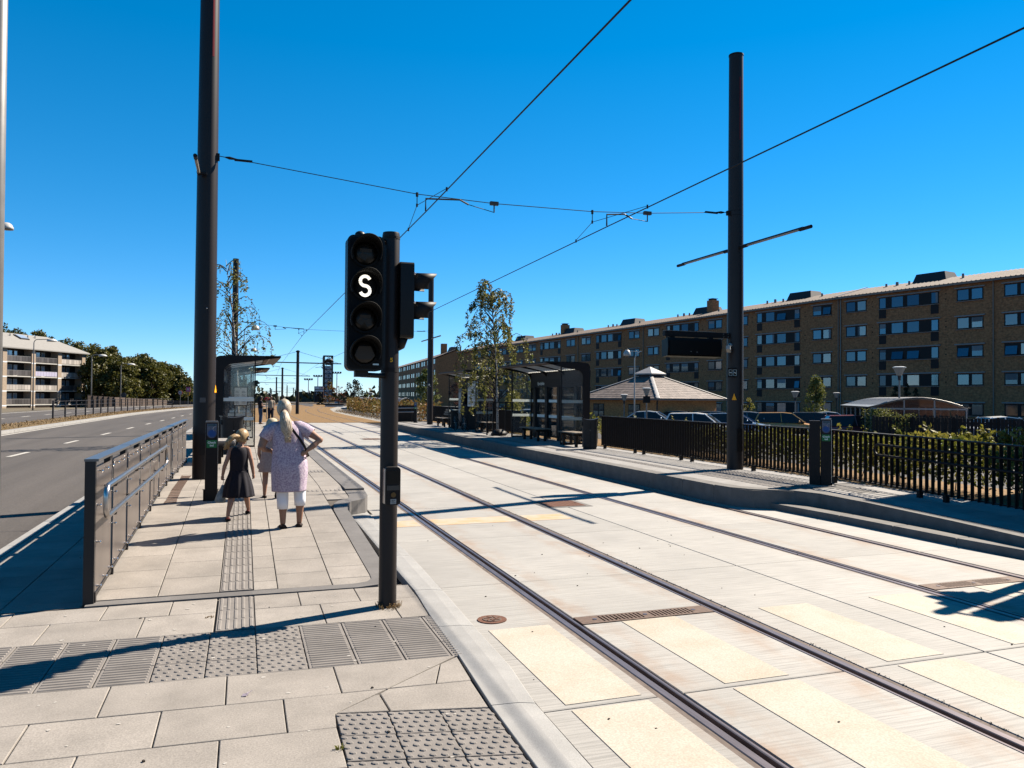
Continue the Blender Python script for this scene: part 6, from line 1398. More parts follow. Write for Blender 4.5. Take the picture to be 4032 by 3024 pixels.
def cloth(rings, m, parent, name, n=40, fn=None, sub=1, thick=.004):
    o = MB().rings(rings, n, cap=False, fn=fn).build(name, m, parent, smooth=True)
    s = o.modifiers.new('thick', 'SOLIDIFY'); s.thickness = thick; s.offset = 1
    if sub: q = o.modifiers.new('sub', 'SUBSURF'); q.levels = 1; q.render_levels = 1
    return o
def hairlock(path, m, parent, name='hair', n=14, strands=18, spread=.02):
    mb = MB(); mb.loft(path, n); rs = random.Random(2)
    for i in range(strands):
        a = rs.uniform(0, 2 * PI); q = []
        for k, (p, r) in enumerate(path):
            rr = r if not isinstance(r, tuple) else r[0]; q.append((Vector(p) + Vector((math.cos(a + k * .15) * rr * .85, math.sin(a + k * .15) * rr * .85, 0)), max(.003, rr * .28)))
        q[-1] = (q[-1][0] + Vector((rs.uniform(-1, 1), rs.uniform(-1, 1), -rs.uniform(0, 1.5))) * spread, .003); mb.loft(q, 6)
    return mb.build(name, m, parent, smooth=True)
def haircap(c, r, m, parent, tilt=None, face=1, n=26, nv=18, cut=.15, name='hair'):
    """head of hair: shell over the skull, open at the face (+Y), with combed grooves"""
    mb = MB(); v = []; f = []
    for j in range(nv + 1):
        ph = PI * .80 * j / nv
        for k in range(n):
            a = 2 * PI * k / n; g = 1 + .018 * math.sin(9 * a + 3 * ph) + .012 * math.sin(17 * a - 4 * ph); front = math.sin(a)
            p = ph
            if front > .25: p = ph * (1 - .42 * (front - .25) / .75)
            v.append(Vector((r[0] * g * math.sin(p) * math.cos(a), r[1] * g * math.sin(p) * math.sin(a), r[2] * g * math.cos(p))))
    if tilt is not None: v = [tilt @ q for q in v]
    v = [(c[0] + q.x, c[1] + q.y, c[2] + q.z) for q in v]
    for j in range(nv):
        for k in range(n): f.append((j * n + k, (j + 1) * n + k, (j + 1) * n + (k + 1) % n, j * n + (k + 1) % n))
    o = mb.add(v, f).build(name, m, parent, smooth=True); s = o.modifiers.new('thick', 'SOLIDIFY'); s.thickness = .006; s.offset = 1; return o
def head_parts(c, s=1.0, fy=1.0):
    x, y, z = c; return [((x, y, z), (.072 * s, .090 * s, .102 * s)), ((x, y + .03 * s, z - .06 * s), (.055 * s, .06 * s, .055 * s)), ((x, y + .098 * s * fy, z - .012 * s), (.012 * s, .02 * s, .02 * s)), ((x - .073 * s, y - .005, z - .01), (.012 * s, .022 * s, .03 * s)), ((x + .073 * s, y - .005, z - .01), (.012 * s, .022 * s, .03 * s))]
def eyes(parent, c, s=1.0):
    for sx in (-1, 1): MB().ball((c[0] + sx * .03 * s, c[1] + .082 * s, c[2] + .004), .011 * s, 8, 6).build('eye', 'white_part', parent); 
    MB().cbox((c[0], c[1] + .088 * s, c[2] - .06 * s), (.04 * s, .006, .009 * s)).build('mouth', 'sign_red', parent)
# --- woman in the lavender tunic
wx, wy0 = .60, 10.40
t = thing('person', 'woman in lavender tunic and white capris, white ponytail, hands on hips', 'person', (wx, wy0, zp(0, wy0)))
hc = (-.10, .015, 1.535)
body = flesh([[((-.03, 0, .90), .165), ((-.04, 0, 1.05), .15), ((-.06, 0, 1.22), .15), ((-.075, 0, 1.33), .10), ((-.09, .0, 1.40), .055), (hc, .06)],
              [((-.22, 0, 1.30), .075), ((.08, 0, 1.30), .075)],
              [((-.12, 0, .86), .115), ((-.115, .015, .60), .088), ((-.108, .02, .46), .064), ((-.106, -.01, .34), .062), ((-.102, -.005, .18), .044), ((-.10, 0, .075), .036), ((-.10, .05, .035), .03)],
              [((.06, 0, .86), .115), ((.09, .02, .60), .088), ((.108, .04, .46), .064), ((.112, .02, .34), .062), ((.112, .045, .18), .044), ((.11, .06, .075), .036), ((.11, .11, .035), .03)],
              [((.14, 0, 1.28), .064), ((.24, -.03, 1.22), .056), ((.345, -.07, 1.14), .046), ((.27, -.10, 1.07), .042), ((.185, -.115, 1.01), .028)],
              [((-.27, 0, 1.27), .064), ((-.335, -.01, 1.17), .058), ((-.375, -.03, 1.06), .048), ((-.34, .06, 1.02), .040), ((-.25, .14, .99), .026)]]
             + hand((.185, -.115, 1.01), (-.75, .1, -.6), (.0, -1, 0), 1.0, .35, 1) + hand((-.25, .14, .99), (.6, .5, -.5), (-.3, .9, 0), 1.0, .35, -1), 'skin', t, balls=head_parts(hc))
eyes(body, hc)
pl = lambda a, i: 1 + (.035 if i < 3 else .018 if i < 5 else .006) * math.sin(6 * a + .8) + (.018 if i < 4 else .007) * math.sin(11 * a + .5 * i) + .008 * math.sin(9 * a + 2.3 * i)
cloth([(-.03, 0, .475, 0.209, 0.163), (-.03, 0, .56, 0.212, 0.169), (-.025, 0, .68, 0.222, 0.182), (-.025, -.005, .80, 0.226, 0.188), (-.03, 0, .92, 0.209, 0.173), (-.04, 0, 1.03, 0.194, 0.160), (-.05, 0, 1.15, 0.196, 0.163), (-.06, 0, 1.25, 0.196, 0.157), (-.068, 0, 1.315, 0.177, 0.119), (-.075, 0, 1.36, 0.117, 0.085), (-.08, 0, 1.385, 0.073, 0.068)], 'tunic', t, 'tunic', 48, pl)
for ch in ([((.02, 0, 1.295), .090), ((.09, 0, 1.295), .092), ((.16, -.012, 1.27), .086), ((.245, -.035, 1.215), .080)], [((-.14, 0, 1.295), .090), ((-.21, 0, 1.29), .090), ((-.285, -.002, 1.25), .085), ((-.345, -.012, 1.155), .080)]):
    o = MB().loft(ch, 20, cap=False).build('sleeve', 'tunic', t, smooth=True); s = o.modifiers.new('t', 'SOLIDIFY'); s.thickness = .005
for ch in ([((-.12, 0, .84), .125), ((-.115, .012, .60), .098), ((-.11, .018, .46), .076), ((-.107, -.005, .35), .073), ((-.106, -.006, .25), .067)], [((.055, 0, .84), .125), ((.088, .018, .60), .098), ((.107, .035, .46), .076), ((.111, .022, .37), .073), ((.112, .025, .285), .069)]):
    o = MB().loft(ch, 22, cap=False).build('trouser_leg', 'white_cotton', t, smooth=True); s = o.modifiers.new('t', 'SOLIDIFY'); s.thickness = .004
haircap((hc[0], hc[1] - .012, hc[2] + .012), (.086, .108, .118), 'hair_white', t)
hairlock([((hc[0] + .0, -.095, 1.52), .028), ((hc[0] - .005, -.13, 1.47), .050), ((hc[0] + .01, -.16, 1.38), .066), ((hc[0] + .025, -.175, 1.28), .066), ((hc[0] + .035, -.18, 1.205), .036), ((hc[0] + .04, -.18, 1.17), .012)], 'hair_white', t, 'ponytail', 14, 40, .04)
k = MB()
for i in range(12): a = 2 * PI * i / 12; k.ball((hc[0] + .034 * math.cos(a), -.11, 1.505 + .03 * math.sin(a)), .011, 6, 5)
k.build('hair_tie', mat('tie_pink', (.25, .13, .13), .8), t)
sb = MB(); v = []; sp_pts = [(-.05, -.155, 1.36), (-.02, -.178, 1.30), (.04, -.182, 1.22), (.10, -.172, 1.14), (.15, -.155, 1.06), (.18, -.12, .98), (.21, -.02, .92)]
for p in sp_pts: v += [(p[0] - .012, p[1] - .006, p[2] - .010), (p[0] + .012, p[1] - .006, p[2] + .010), (p[0] + .012, p[1] + .004, p[2] + .010), (p[0] - .012, p[1] + .004, p[2] - .010)]
sb.add(v, [(4 * i + a, 4 * i + (a + 1) % 4, 4 * i + 4 + (a + 1) % 4, 4 * i + 4 + a) for i in range(len(sp_pts) - 1) for a in range(4)]); sb.build('bag_strap', 'strap_black', t)
shoe(t, (-.10, .03, .012), R(8), .24, .088, 'brown_leather'); shoe(t, (.11, .09, .012), R(-6), .24, .088, 'brown_leather')
# --- girl in the dark dress
gx, gy = -.05, 11.20; zb = zp(0, gy)
t = thing('person', 'small blonde girl in a dark sleeveless dress and red sandals', 'person', (gx, gy, zb)); hc = (.04, .04, 1.10)
Rt = Matrix.Rotation(R(-38), 3, 'Z') @ Matrix.Rotation(R(-18), 3, 'X')
body = flesh([[((0, 0, .62), .085), ((0, 0, .74), .078), ((0, 0, .88), .082), ((.005, 0, .955), .055), ((.02, .01, 1.0), .034), (hc, .05)], [((-.085, 0, .945), .036), ((.095, 0, .945), .036)],
              [((-.055, 0, .60), .062), ((-.075, -.07, .36), .046), ((-.10, -.16, .22), .040), ((-.125, -.20, .10), .027), ((-.13, -.21, .05), .024), ((-.13, -.15, .03), .02)],
              [((.055, 0, .60), .062), ((.09, .11, .36), .046), ((.11, .16, .23), .040), ((.125, .21, .12), .027), ((.13, .24, .085), .024), ((.13, .29, .035), .02)],
              [((.115, 0, .935), .036), ((.155, -.02, .80), .030), ((.175, -.01, .70), .027), ((.19, .02, .60), .020)], [((-.105, 0, .935), .036), ((-.15, -.02, .80), .030), ((-.185, -.02, .70), .027), ((-.205, .0, .59), .020)]]
             + hand((.19, .02, .60), (.1, .1, -1), (1, 0, 0), .66, .6, 1) + hand((-.205, .0, .59), (-.1, .1, -1), (-1, 0, 0), .66, .9, -1), 'skin_child', t, vox=.006, balls=[((hc[0] + (Rt @ Vector((c[0], c[1], c[2]))).x, hc[1] + (Rt @ Vector(c)).y, hc[2] + (Rt @ Vector(c)).z), r) for c, r in head_parts((0, 0, 0), .88)])
for sx in (-1, 1):
    q = Rt @ Vector((sx * .028, .074, .0)); MB().ball((hc[0] + q.x, hc[1] + q.y, hc[2] + q.z), .010, 8, 6).build('eye', 'white_part', body)
cloth([(0, 0, .60, .118, .092), (0, 0, .68, .112, .088), (0, 0, .78, .116, .092), (0, 0, .88, .118, .095), (0, 0, .94, .104, .085), (.002, 0, .965, .075, .066)], 'navy_dress', t, 'bodice', 32)
cloth([(-.005, .0, .285, .208, .185), (-.005, 0, .40, .190, .168), (-.003, 0, .52, .158, .135), (0, 0, .60, .126, .100), (0, 0, .645, .119, .094)], 'navy_dress', t, 'skirt', 64, lambda a, i: 1 + (.055, .05, .045, .03, .0)[i] * math.sin(11 * a + .4) + (.02, .02, .01, 0, 0)[i] * math.sin(5 * a))
k = MB(); k.rings([(0, 0, .625, .124, .098), (0, 0, .648, .124, .098)], 32, cap=False, fn=lambda a, i: 1 + .03 * math.sin(22 * a)); k.build('waist_seam', 'navy_dress', t, smooth=True)
haircap((hc[0] - .003, hc[1] - .008, hc[2] + .012), (.076, .094, .102), 'hair_blonde', t, Rt)
hairlock([((.0, -.045, 1.115), .022), ((-.055, -.085, 1.12), .036), ((-.105, -.10, 1.09), .040), ((-.145, -.10, 1.04), .034), ((-.165, -.09, .985), .016)], 'hair_blonde', t, 'ponytail', 12, 22, .035)
for i in range(2):
    k = MB(); st_ = []
    for j in range(10): a = 2 * PI * j / 10 + .3; r_ = (.034 if j % 2 == 0 else .017) * (1 - .45 * i); st_.append((r_ * math.cos(a), r_ * math.sin(a)))
    k.ext(st_, 'y', -.006, .006); o = k.build('hair_bow', 'bow_navy' if i == 0 else 'bow_pale', t); o.location = (.118 + .003 * i, -.012 - .012 * i, 1.085); o.rotation_euler = (0, 0, R(58))
shoe(t, (-.13, -.19, .012), R(8), .175, .066, 'red_sandal', 'sandal'); shoe(t, (.13, .26, .03), R(-10), .175, .066, 'red_sandal', 'sandal', pitch=R(-14))
bg_ = thing('toy_bag', 'small pale blue bag dangling from the girl in the dark dress', 'bag', (gx - .225, gy + .02, zb + .30)); MB().rings([(0, 0, -.09, .060, .03), (-.01, 0, -.06, .068, .035), (.0, 0, .02, .055, .028), (.02, 0, .11, .03, .018), (.02, 0, .15, .015, .012)], 18, fn=lambda a, i: 1 + .08 * math.sin(4 * a + i)).build('pouch', 'bag_blue', bg_, smooth=True); MB().tube([(.02, 0, .14), (.03, 0, .20), (.025, 0, .24)], .004, 6).build('cord', 'white_part', bg_)
# --- child in front of the woman
kx, ky = .40, 12.72; zb = zp(0, ky); t = thing('person', 'child in a pale pink dress half hidden by the woman in lavender', 'person', (kx, ky, zb)); hc = (.03, .0, 1.12)
body = flesh([[((0, 0, .62), .085), ((0, 0, .74), .08), ((0, 0, .90), .085), ((.01, 0, .97), .05), ((.02, 0, 1.02), .035), (hc, .05)], [((-.09, 0, .95), .036), ((.10, 0, .95), .036)],
              [((-.055, 0, .60), .062), ((-.06, .02, .36), .046), ((-.065, -.02, .22), .040), ((-.07, 0, .06), .026), ((-.07, .05, .03), .022)], [((.055, 0, .60), .062), ((.07, -.05, .36), .046), ((.08, -.12, .25), .040), ((.10, -.16, .13), .026), ((.11, -.11, .08), .022)],
              [((-.115, 0, .94), .036), ((-.155, .0, .80), .030), ((-.16, .03, .68), .027), ((-.13, .05, .58), .021)], [((.125, 0, .94), .036), ((.16, .0, .80), .030), ((.17, .02, .70), .027), ((.18, .04, .60), .021)]] + hand((-.13, .05, .58), (.2, .3, -.9), (-1, 0, 0), .68, .9, -1) + hand((.18, .04, .6), (.1, .2, -1), (1, 0, 0), .68, .6, 1), 'skin_child', t, vox=.006, balls=head_parts(hc, .88))
eyes(body, hc, .88); cloth([(0, 0, .40, .165, .145), (0, 0, .52, .150, .130), (0, 0, .66, .128, .106), (0, 0, .80, .122, .098), (0, 0, .92, .118, .092), (.004, 0, .97, .08, .07)], 'kid_dress', t, 'dress', 40, lambda a, i: 1 + (.04, .03, .015, 0, 0, 0)[i] * math.sin(8 * a))
haircap((hc[0], hc[1] - .006, hc[2] + .012), (.080, .098, .106), 'hair_blonde', t); hairlock([((.03, -.09, 1.13), .035), ((.02, -.105, 1.05), .05), ((.02, -.10, .97), .035), ((.02, -.10, .93), .012)], 'hair_blonde', t, 'loose_hair', 10, 12)
ht = MB(); ht.rings([(hc[0], hc[1], 1.10, .150, .160), (hc[0], hc[1], 1.115, .140, .150), (hc[0], hc[1], 1.14, .094, .112), (hc[0], hc[1], 1.19, .088, .106), (hc[0], hc[1], 1.235, .062, .078), (hc[0], hc[1], 1.25, .02, .025)], 28, fn=lambda a, i: 1 + (.04 * math.sin(3 * a) if i < 2 else 0)); ht.build('sun_hat', mat('straw', (.72, .60, .42), .8, var=.12, scale=40), t, smooth=True)
k = MB(); k.ball((-.12, .04, .49), (.07, .07, .06), 14, 10); k.build('held_ball', 'kid_dress', t, smooth=True); shoe(t, (-.07, .02, .012), 0, .18, .07, 'brown_leather', 'sandal'); shoe(t, (.11, -.14, .05), 0, .18, .07, 'brown_leather', 'sandal', pitch=R(-35))
# --- two teenagers waiting at the far end of the left platform
def teen(label, loc, rz, h, top, legs, hair, raised):
    s = h / 1.62; t = thing('person', label, 'person', loc, rz); hc = (0, .01, 1.51); Z_ = lambda L_: [[(tuple(c * s for c in p), r * s) for p, r in ch] for ch in L_]
    arm = [((.17, 0, 1.32), .045), ((.30, .06, 1.36), .038), ((.17, .13, 1.50), .028)] if raised else [((.17, 0, 1.32), .045), ((.21, .03, 1.08), .038), ((.13, .20, 1.05), .028)]
    ch = [[((0, 0, .88), .13), ((0, 0, 1.05), .11), ((0, 0, 1.25), .12), ((0, 0, 1.36), .06), ((0, 0, 1.41), .045), (hc, .06)], [((-.15, 0, 1.33), .05), ((.15, 0, 1.33), .05)], [((-.08, 0, .86), .10), ((-.09, .03, .47), .062), ((-.095, 0, .08), .04), ((-.095, .08, .035), .032)], [((.08, 0, .86), .10), ((.09, .03, .47), .062), ((.095, 0, .08), .04), ((.095, .08, .035), .032)], arm, [((-.17, 0, 1.32), .045), ((-.21, .02, 1.08), .038), ((-.19, .12, .90), .028)]]
    body = flesh(Z_(ch) + hand(tuple(c * s for c in arm[-1][0]), (-.8, .2, .2), (0, 0, 1), s, .3) + hand(tuple(c * s for c in (-.19, .12, .90)), (0, .2, -1), (-1, 0, 0), s, .5, -1), 'skin', t, vox=.011, balls=head_parts(tuple(c * s for c in hc), s), sm=2)
    eyes(body, tuple(c * s for c in hc), s)
    cloth([(0, 0, .90 * s, .165 * s, .125 * s), (0, 0, 1.05 * s, .145 * s, .12 * s), (0, 0, 1.24 * s, .172 * s, .135 * s), (0, 0, 1.335 * s, .17 * s, .10 * s), (0, 0, 1.385 * s, .07 * s, .06 * s)], top, t, 'top', 28)
    for x in (-1, 1):
        MB().loft([((x * .09 * s, -.002, 1.33 * s), .065 * s) if False else ((x * .12 * s, 0, 1.33 * s), .065 * s), ((x * .18 * s, .005, 1.30 * s), .06 * s), ((x * (.20 if not (raised and x > 0) else .25) * s, .02 * s, (1.22 if not (raised and x > 0) else 1.345) * s), .055 * s)], 14, cap=False).build('sleeve', top, t, smooth=True)
        MB().loft([((x * .075 * s, 0, .90 * s), .115 * s), ((x * .085 * s, .012, .65 * s), .09 * s), ((x * .09 * s, .03 * s, .47 * s), .074 * s), ((x * .095 * s, .0, .10 * s), .062 * s)], 16, cap=False).build('trouser_leg', legs, t, smooth=True); shoe(t, (x * .095 * s, .04 * s, .012), 0, .25 * s, .09 * s, 'sole')
    haircap((0, 0, 1.525 * s), (.092 * s, .112 * s, .118 * s), hair, t); hairlock([((0, -.07 * s, 1.50 * s), .075 * s), ((0, -.10 * s, 1.38 * s), .09 * s), ((0, -.10 * s, 1.24 * s), .085 * s), ((0, -.09 * s, 1.14 * s), .04 * s)], hair, t, 'long_hair', 12, 14, .03); return t
teen('dark-haired teenager in dark top and blue jeans on the far left platform', (.86, 43.6, .32), R(-75), 1.50, 'top_dark', 'denim', 'hair_dark', False)
teen('teenager in beige top shading the eyes on the far left platform', (1.42, 44.6, .32), R(185), 1.50, 'top_beige', 'denim_dark', 'hair_red', True)
t = thing('shoulder_bag', 'small black bag at the hip of the teenager in jeans', 'bag', (1.08, 43.5, .32)); MB().box(-.09, .09, -.04, .04, .62, .82).build('pouch', 'strap_black', t, bevel=.02); MB().tube([(-.05, 0, .82), (-.15, 0, 1.1), (-.2, 0, 1.28)], .008, 5).build('strap', 'strap_black', t)
# ------------------------------------------------------------------ cars
def car(label, px, roofy, depth, paint, ang=-48, L=4.4, Wd=1.8, Ht=1.47, kind='sedan', zb=None, group='cars in the car park'):
    x, y, zr_ = W(px, roofy, depth); zb = zr_ - Ht if zb is None else zb
    t = thing('parked_car', label, 'car', (x, y, zb), R(ang), group); h = Wd / 2; k = L / 4.4
    def sec(x_, zt_, w, zl=.22): return [(x_ * k, -w * h, zl + .08), (x_ * k, -w * h * 1.02, .5), (x_ * k, -w * h * .97, zt_ - .06), (x_ * k, -w * h * .86, zt_), (x_ * k, w * h * .86, zt_), (x_ * k, w * h * .97, zt_ - .06), (x_ * k, w * h * 1.02, .5), (x_ * k, w * h, zl + .08), (x_ * k, w * h * .85, zl), (x_ * k, -w * h * .85, zl)]
    st = [(-2.2, .78, .78, .34), (-2.12, .92, .88, .26), (-1.7, .97 if kind != 'hatch' else 1.0, .96, .2), (-.8, .97, 1.0, .2), (.2, .95, 1.0, .2), (.95, .93, .98, .2), (1.5, .84, .95, .2), (1.95, .74, .88, .24), (2.15, .60, .76, .32)]
    mb = MB(); v = []
    for s in st: v += sec(*s)
    n = 10; mb.add(v, [(i * n + a, (i + 1) * n + a, (i + 1) * n + (a + 1) % n, i * n + (a + 1) % n) for i in range(len(st) - 1) for a in range(n)] + [tuple(range(n)), tuple(len(v) - 1 - a for a in range(n))])
    b = mb.build('body', paint, t, smooth=True); q = b.modifiers.new('sub', 'SUBSURF'); q.levels = 1; q.render_levels = 1
    # greenhouse
    back = {'sedan': [(-1.75, .95), (-1.05, 1.36)], 'hatch': [(-2.05, .98), (-1.75, 1.38)], 'suv': [(-2.1, 1.0), (-1.85, 1.42)]}[kind]; r = Ht
    prof = [(1.12, .90, .84), (.62, r - .22, .72), (.30, r - .06, .66), (-.25, r, .64), (back[1][0], r - .04 if kind != 'sedan' else r - .06, .63), (back[0][0] * .55 + back[1][0] * .45, (r + .9) / 2, .72), (back[0][0], back[0][1] - .03, .82)]
    g = MB(); v = []
    for (x_, z_, w) in prof: v += [(x_ * k, -w * h, z_), (x_ * k, w * h, z_), ((x_ * .92 if x_ > 0 else x_ * .97) * k, -.95 * h, .90), ((x_ * .92 if x_ > 0 else x_ * .97) * k, .95 * h, .90)]
    m_ = len(prof); f = []
    for i in range(m_ - 1): f += [(4 * i, 4 * i + 4, 4 * i + 5, 4 * i + 1), (4 * i, 4 * i + 2, 4 * i + 6, 4 * i + 4), (4 * i + 1, 4 * i + 5, 4 * i + 7, 4 * i + 3)]
    gl = g.add(v, f).build('windows', 'car_glass', t)
    rf = MB(); v = []; rp = prof[2:5]
    for (x_, z_, w) in rp: v += [(x_ * k, -w * h * 1.01, z_ + .012), (x_ * k, 0, z_ + .04), (x_ * k, w * h * 1.01, z_ + .012), (x_ * k, w * h * 1.02, z_ - .03), (x_ * k, -w * h * 1.02, z_ - .03)]
    rf.add(v, [(5 * i + a, 5 * i + (a + 1) % 5, 5 * i + 5 + (a + 1) % 5, 5 * i + 5 + a) for i in range(2) for a in range(5)] + [(4, 3, 2, 1, 0), (10, 11, 12, 13, 14)]); rf.build('roof', paint, t, smooth='auto')
    for s in (-1, 1):
        for a_, b_, rr in (((1.16 * k, s * .86 * h, .92), (.30 * k, s * .67 * h, r - .03), .035), ((-.35 * k, s * .95 * h, .93), (-.42 * k, s * .655 * h, r - .03), .028), ((back[0][0] * k, s * .84 * h, back[0][1]), (back[1][0] * k, s * .64 * h, r - .05), .05)): MB().cyl(a_, b_, rr, n=6).build('pillar', paint, t)
        mm = MB(); mm.ball((.80 * k, s * (h + .08), 1.0), (.06, .10, .075), 10, 7); mm.build('mirror', paint, t, smooth=True)
        MB().cbox((2.02 * k, s * .62 * h, .66), (.16, .26, .12), s * R(-24)).build('headlight', 'headlight', t, bevel=.02); MB().cbox((-2.15 * k, s * .68 * h, .80), (.08, .26, .12), s * R(14)).build('tail_light', 'taillight', t)
        for wx_ in (1.33, -1.32):
            tw = MB().cyl((wx_ * k, s * (h - .19), .32), (wx_ * k, s * (h + .01), .32), .32, n=24).build('wheel', 'rubber', t); MB().cyl((wx_ * k, s * (h + .002), .32), (wx_ * k, s * (h + .018), .32), .21, n=16).build('rim', 'rim', tw)
            MB().box(-.5 * k + .35, -.38 * k + .35, s * (h * .99) - .01, s * (h * .99) + .01, .80, .83).build('door_handle', 'plastic_dark', t) if wx_ > 0 else None
    MB().box(2.13 * k, 2.16 * k, -.35, .35, .36, .48).build('grille', 'plastic_dark', t); MB().box(2.165 * k, 2.175 * k, -.26, .26, .38, .46).build('number_plate', 'sign_white', t); MB().box(-2.1 * k, 2.0 * k, -h * .8, h * .8, .16, .24).build('underbody', 'plastic_dark', t)
    return t
car('silver-blue sedan nearest the pavilion window', 2570, 1619, 55, 'car_silver', -42)
car('white hatchback with sun glinting on its roof', 2762, 1627, 47, 'car_white', -44, 4.3, 1.85, 1.58, 'suv')
car('dark sedan behind the white hatchback', 2688, 1618, 59, 'car_black', -42)
car('grey hatchback roof just left of the right mast', 2778, 1620, 62, 'car_grey', -42, kind='hatch')
car('black hatchback half hidden by the right mast', 2838, 1621, 58, 'car_black', -42, kind='hatch')
car('blue-grey hatchback just right of the right mast', 2900, 1628, 52, 'car_blue', -42, kind='hatch')
car('dark grey hatchback with sunlit bonnet right of the mast', 2968, 1622, 56, 'car_grey', -42, kind='hatch')
car('orange hatchback in the car park row', 3100, 1625, 55, 'car_orange', -40, 4.5, 1.85, 1.6, 'suv')
car('black hatchback next to the orange car', 3225, 1624, 56, 'car_black', -40, 4.3, 1.8, 1.55, 'hatch')
car('grey sedan behind the black hatchback at the row end', 3275, 1622, 60, 'car_silver', -40)
car('dark red car in front of the cycle shelter', 3385, 1636, 44, 'car_red', -28, 4.3, 1.8, 1.5, 'hatch')
car('silver-blue car seen through the near right shelter glass', 2185, 1612, 44, 'car_silver', -44, 4.4, 1.85, 1.62, 'suv')
car('white car roof beyond the board fence at the right edge', 3960, 1641, 39.5, 'car_white', -20, 4.3, 1.8, 1.47)
car('white car crossing at the end of the grass track', 1193, 1611, 125, 'car_white', 170, 4.6, 1.8, 1.5, 'hatch', group='far cars')
car('white van-like car behind the autumn hedge', 1390, 1605, 110, 'car_white', -60, 4.6, 1.9, 1.7, 'suv', group='far cars'); car('dark car left of the white one behind the autumn hedge', 1345, 1606, 122, 'car_blue', -60, 4.6, 1.9, 1.7, 'suv', group='far cars')
# ------------------------------------------------------------------ street lamps
def goose(label, px, topy, depth, zb, arm=1.6, hr=.42, r=.07, dirx=1, m='galv', group='street lamps', headm='lamp_white', two=False):
    x, y, zt = W(px, topy, depth); H = zt - zb; t = thing('street_lamp', label, 'lamp', (x, y, zb), -YAW if dirx == 1 else -YAW + PI, group)
    p = [((0, 0, -.3), r), ((0, 0, H * .5), r * .8), ((0, 0, H - .55), r * .6)] + [((.45 - .45 * math.cos(R(a)), 0, H - .55 + .5 * math.sin(R(a))), r * .5) for a in (20, 45, 70, 90)] + [((arm, 0, H - .02), r * .5)]
    MB().loft(p, 10).build('pole', m, t, smooth=True)
    hm = MB(); n = 18; v = []
    for z_, q in ((.06, .15), (.04, .45), (-.06, .78), (-.2, .98), (-.32, 1.0), (-.32, .9), (-.27, .6)): v += [(arm + hr * q * math.cos(2 * PI * i / n), hr * q * math.sin(2 * PI * i / n), H + z_) for i in range(n)]
    hm.add(v, [(a * n + i, a * n + (i + 1) % n, (a + 1) * n + (i + 1) % n, (a + 1) * n + i) for a in range(6) for i in range(n)] + [tuple(range(n))]); hm.build('lamp_head', headm, t, smooth=True)
    return t
goose('tall street lamp in front of the balcony block', 134, 1335, 103, -.2, 2.4, .62, .1)
for i, (px, ty, d) in enumerate(((362, 1396, 140), (477, 1431, 165), (553, 1466, 200), (611, 1493, 250), (652, 1515, 300))): goose(['street lamp at the right end of the balcony block', 'street lamp in front of the wood carrying a round sign', 'street lamp just right of the dark sign back', 'fourth street lamp along the wood', 'farthest street lamp before the road bend'][i], px, ty, d, -.6 - i * .1, 2.0 + .2 * i, .7 + .1 * i, .12)
goose('white dome lamp cut off by the left frame edge', -28, 880, 42, 0.03, .75, .34, .07)
t = thing('lamp_post', 'grey lamp post grazing the left edge of the frame', 'lamp post', (-2.36, 8.92, 0)); MB().loft([((0, 0, -.3), .085), ((0, 0, 4), .075), ((0, 0, 9), .06)], 24).build('shaft', 'galv', t, smooth=True); MB().loft([((0, 0, 9), .05), ((.2, 0, 9.4), .045), ((1.2, 0, 9.5), .04)], 12).build('arm', 'galv', t, smooth=True); k = MB(); k.rings([(1.4, 0, 9.4, .3, .3), (1.4, 0, 9.55, .22, .22), (1.4, 0, 9.62, .05, .05)], 18); k.build('lamp_head', 'lamp_white', t, smooth=True)
goose('white arched lamp beside the pavilion', 2499, 1381, 47, -.5, -.46, .23, .05, 1, 'lamp_white', 'car park lamps'); 
goose('small arched lamp between the two right shelters', 1942, 1448, 50, -.3, -.5, .26, .05, 1, 'lamp_white', 'car park lamps')
goose('white street lamp seen through the left birch', 962, 1283, 62, -.1, .9, .33, .06, 1, 'galv', 'lamps behind the left platform'); goose('second white street lamp low behind the left shelter', 965, 1372, 84, -.1, .95, .34, .06, 1, 'galv', 'lamps behind the left platform')
def postlamp(label, px, topy, depth, zb=-.5, w=.3, m='galv'):
    x, y, zt = W(px, topy, depth); H = zt - zb; t = thing('post_lamp', label, 'lamp', (x, y, zb), 0, 'post-top lamps in the car park')
    MB().loft([((0, 0, -.2), .05), ((0, 0, H - .75), .045)], 10).build('pole', m, t); MB().rings([(0, 0, H - .75, .07, .07), (0, 0, H - .5, .09, .09)], 14).build('collar', 'leadcover', t)
    MB().rings([(0, 0, H - .5, w * .42, w * .42), (0, 0, H - .08, w, w)], 16).build('glass_cone', mat('frosted', (.45, .42, .38), .4), t, smooth='auto'); MB().rings([(0, 0, H - .08, w * 1.15, w * 1.15), (0, 0, H - .04, w * 1.15, w * 1.15), (0, 0, H, w * .7, w * .7)], 16).build('cap', 'lamp_white', t, smooth='auto')
postlamp('tall post-top lamp in front of the cycle shelter', 3541, 1443, 42, -.5, .30); postlamp('post-top lamp behind the orange car', 3131, 1540, 60, -.5, .28); postlamp('post-top lamp beside the block drainpipes', 3294, 1545, 72, -.5, .28, 'leadcover'); postlamp('post-top lamp behind the black notice sign', 2546, 1526, 50, -.5, .25, 'leadcover'); postlamp('smaller post-top lamp left of the white arched lamp', 2458, 1552, 60, -.5, .26); postlamp('post-top lamp behind the arched far shelter', 1458, 1545, 120, -.8, .4)
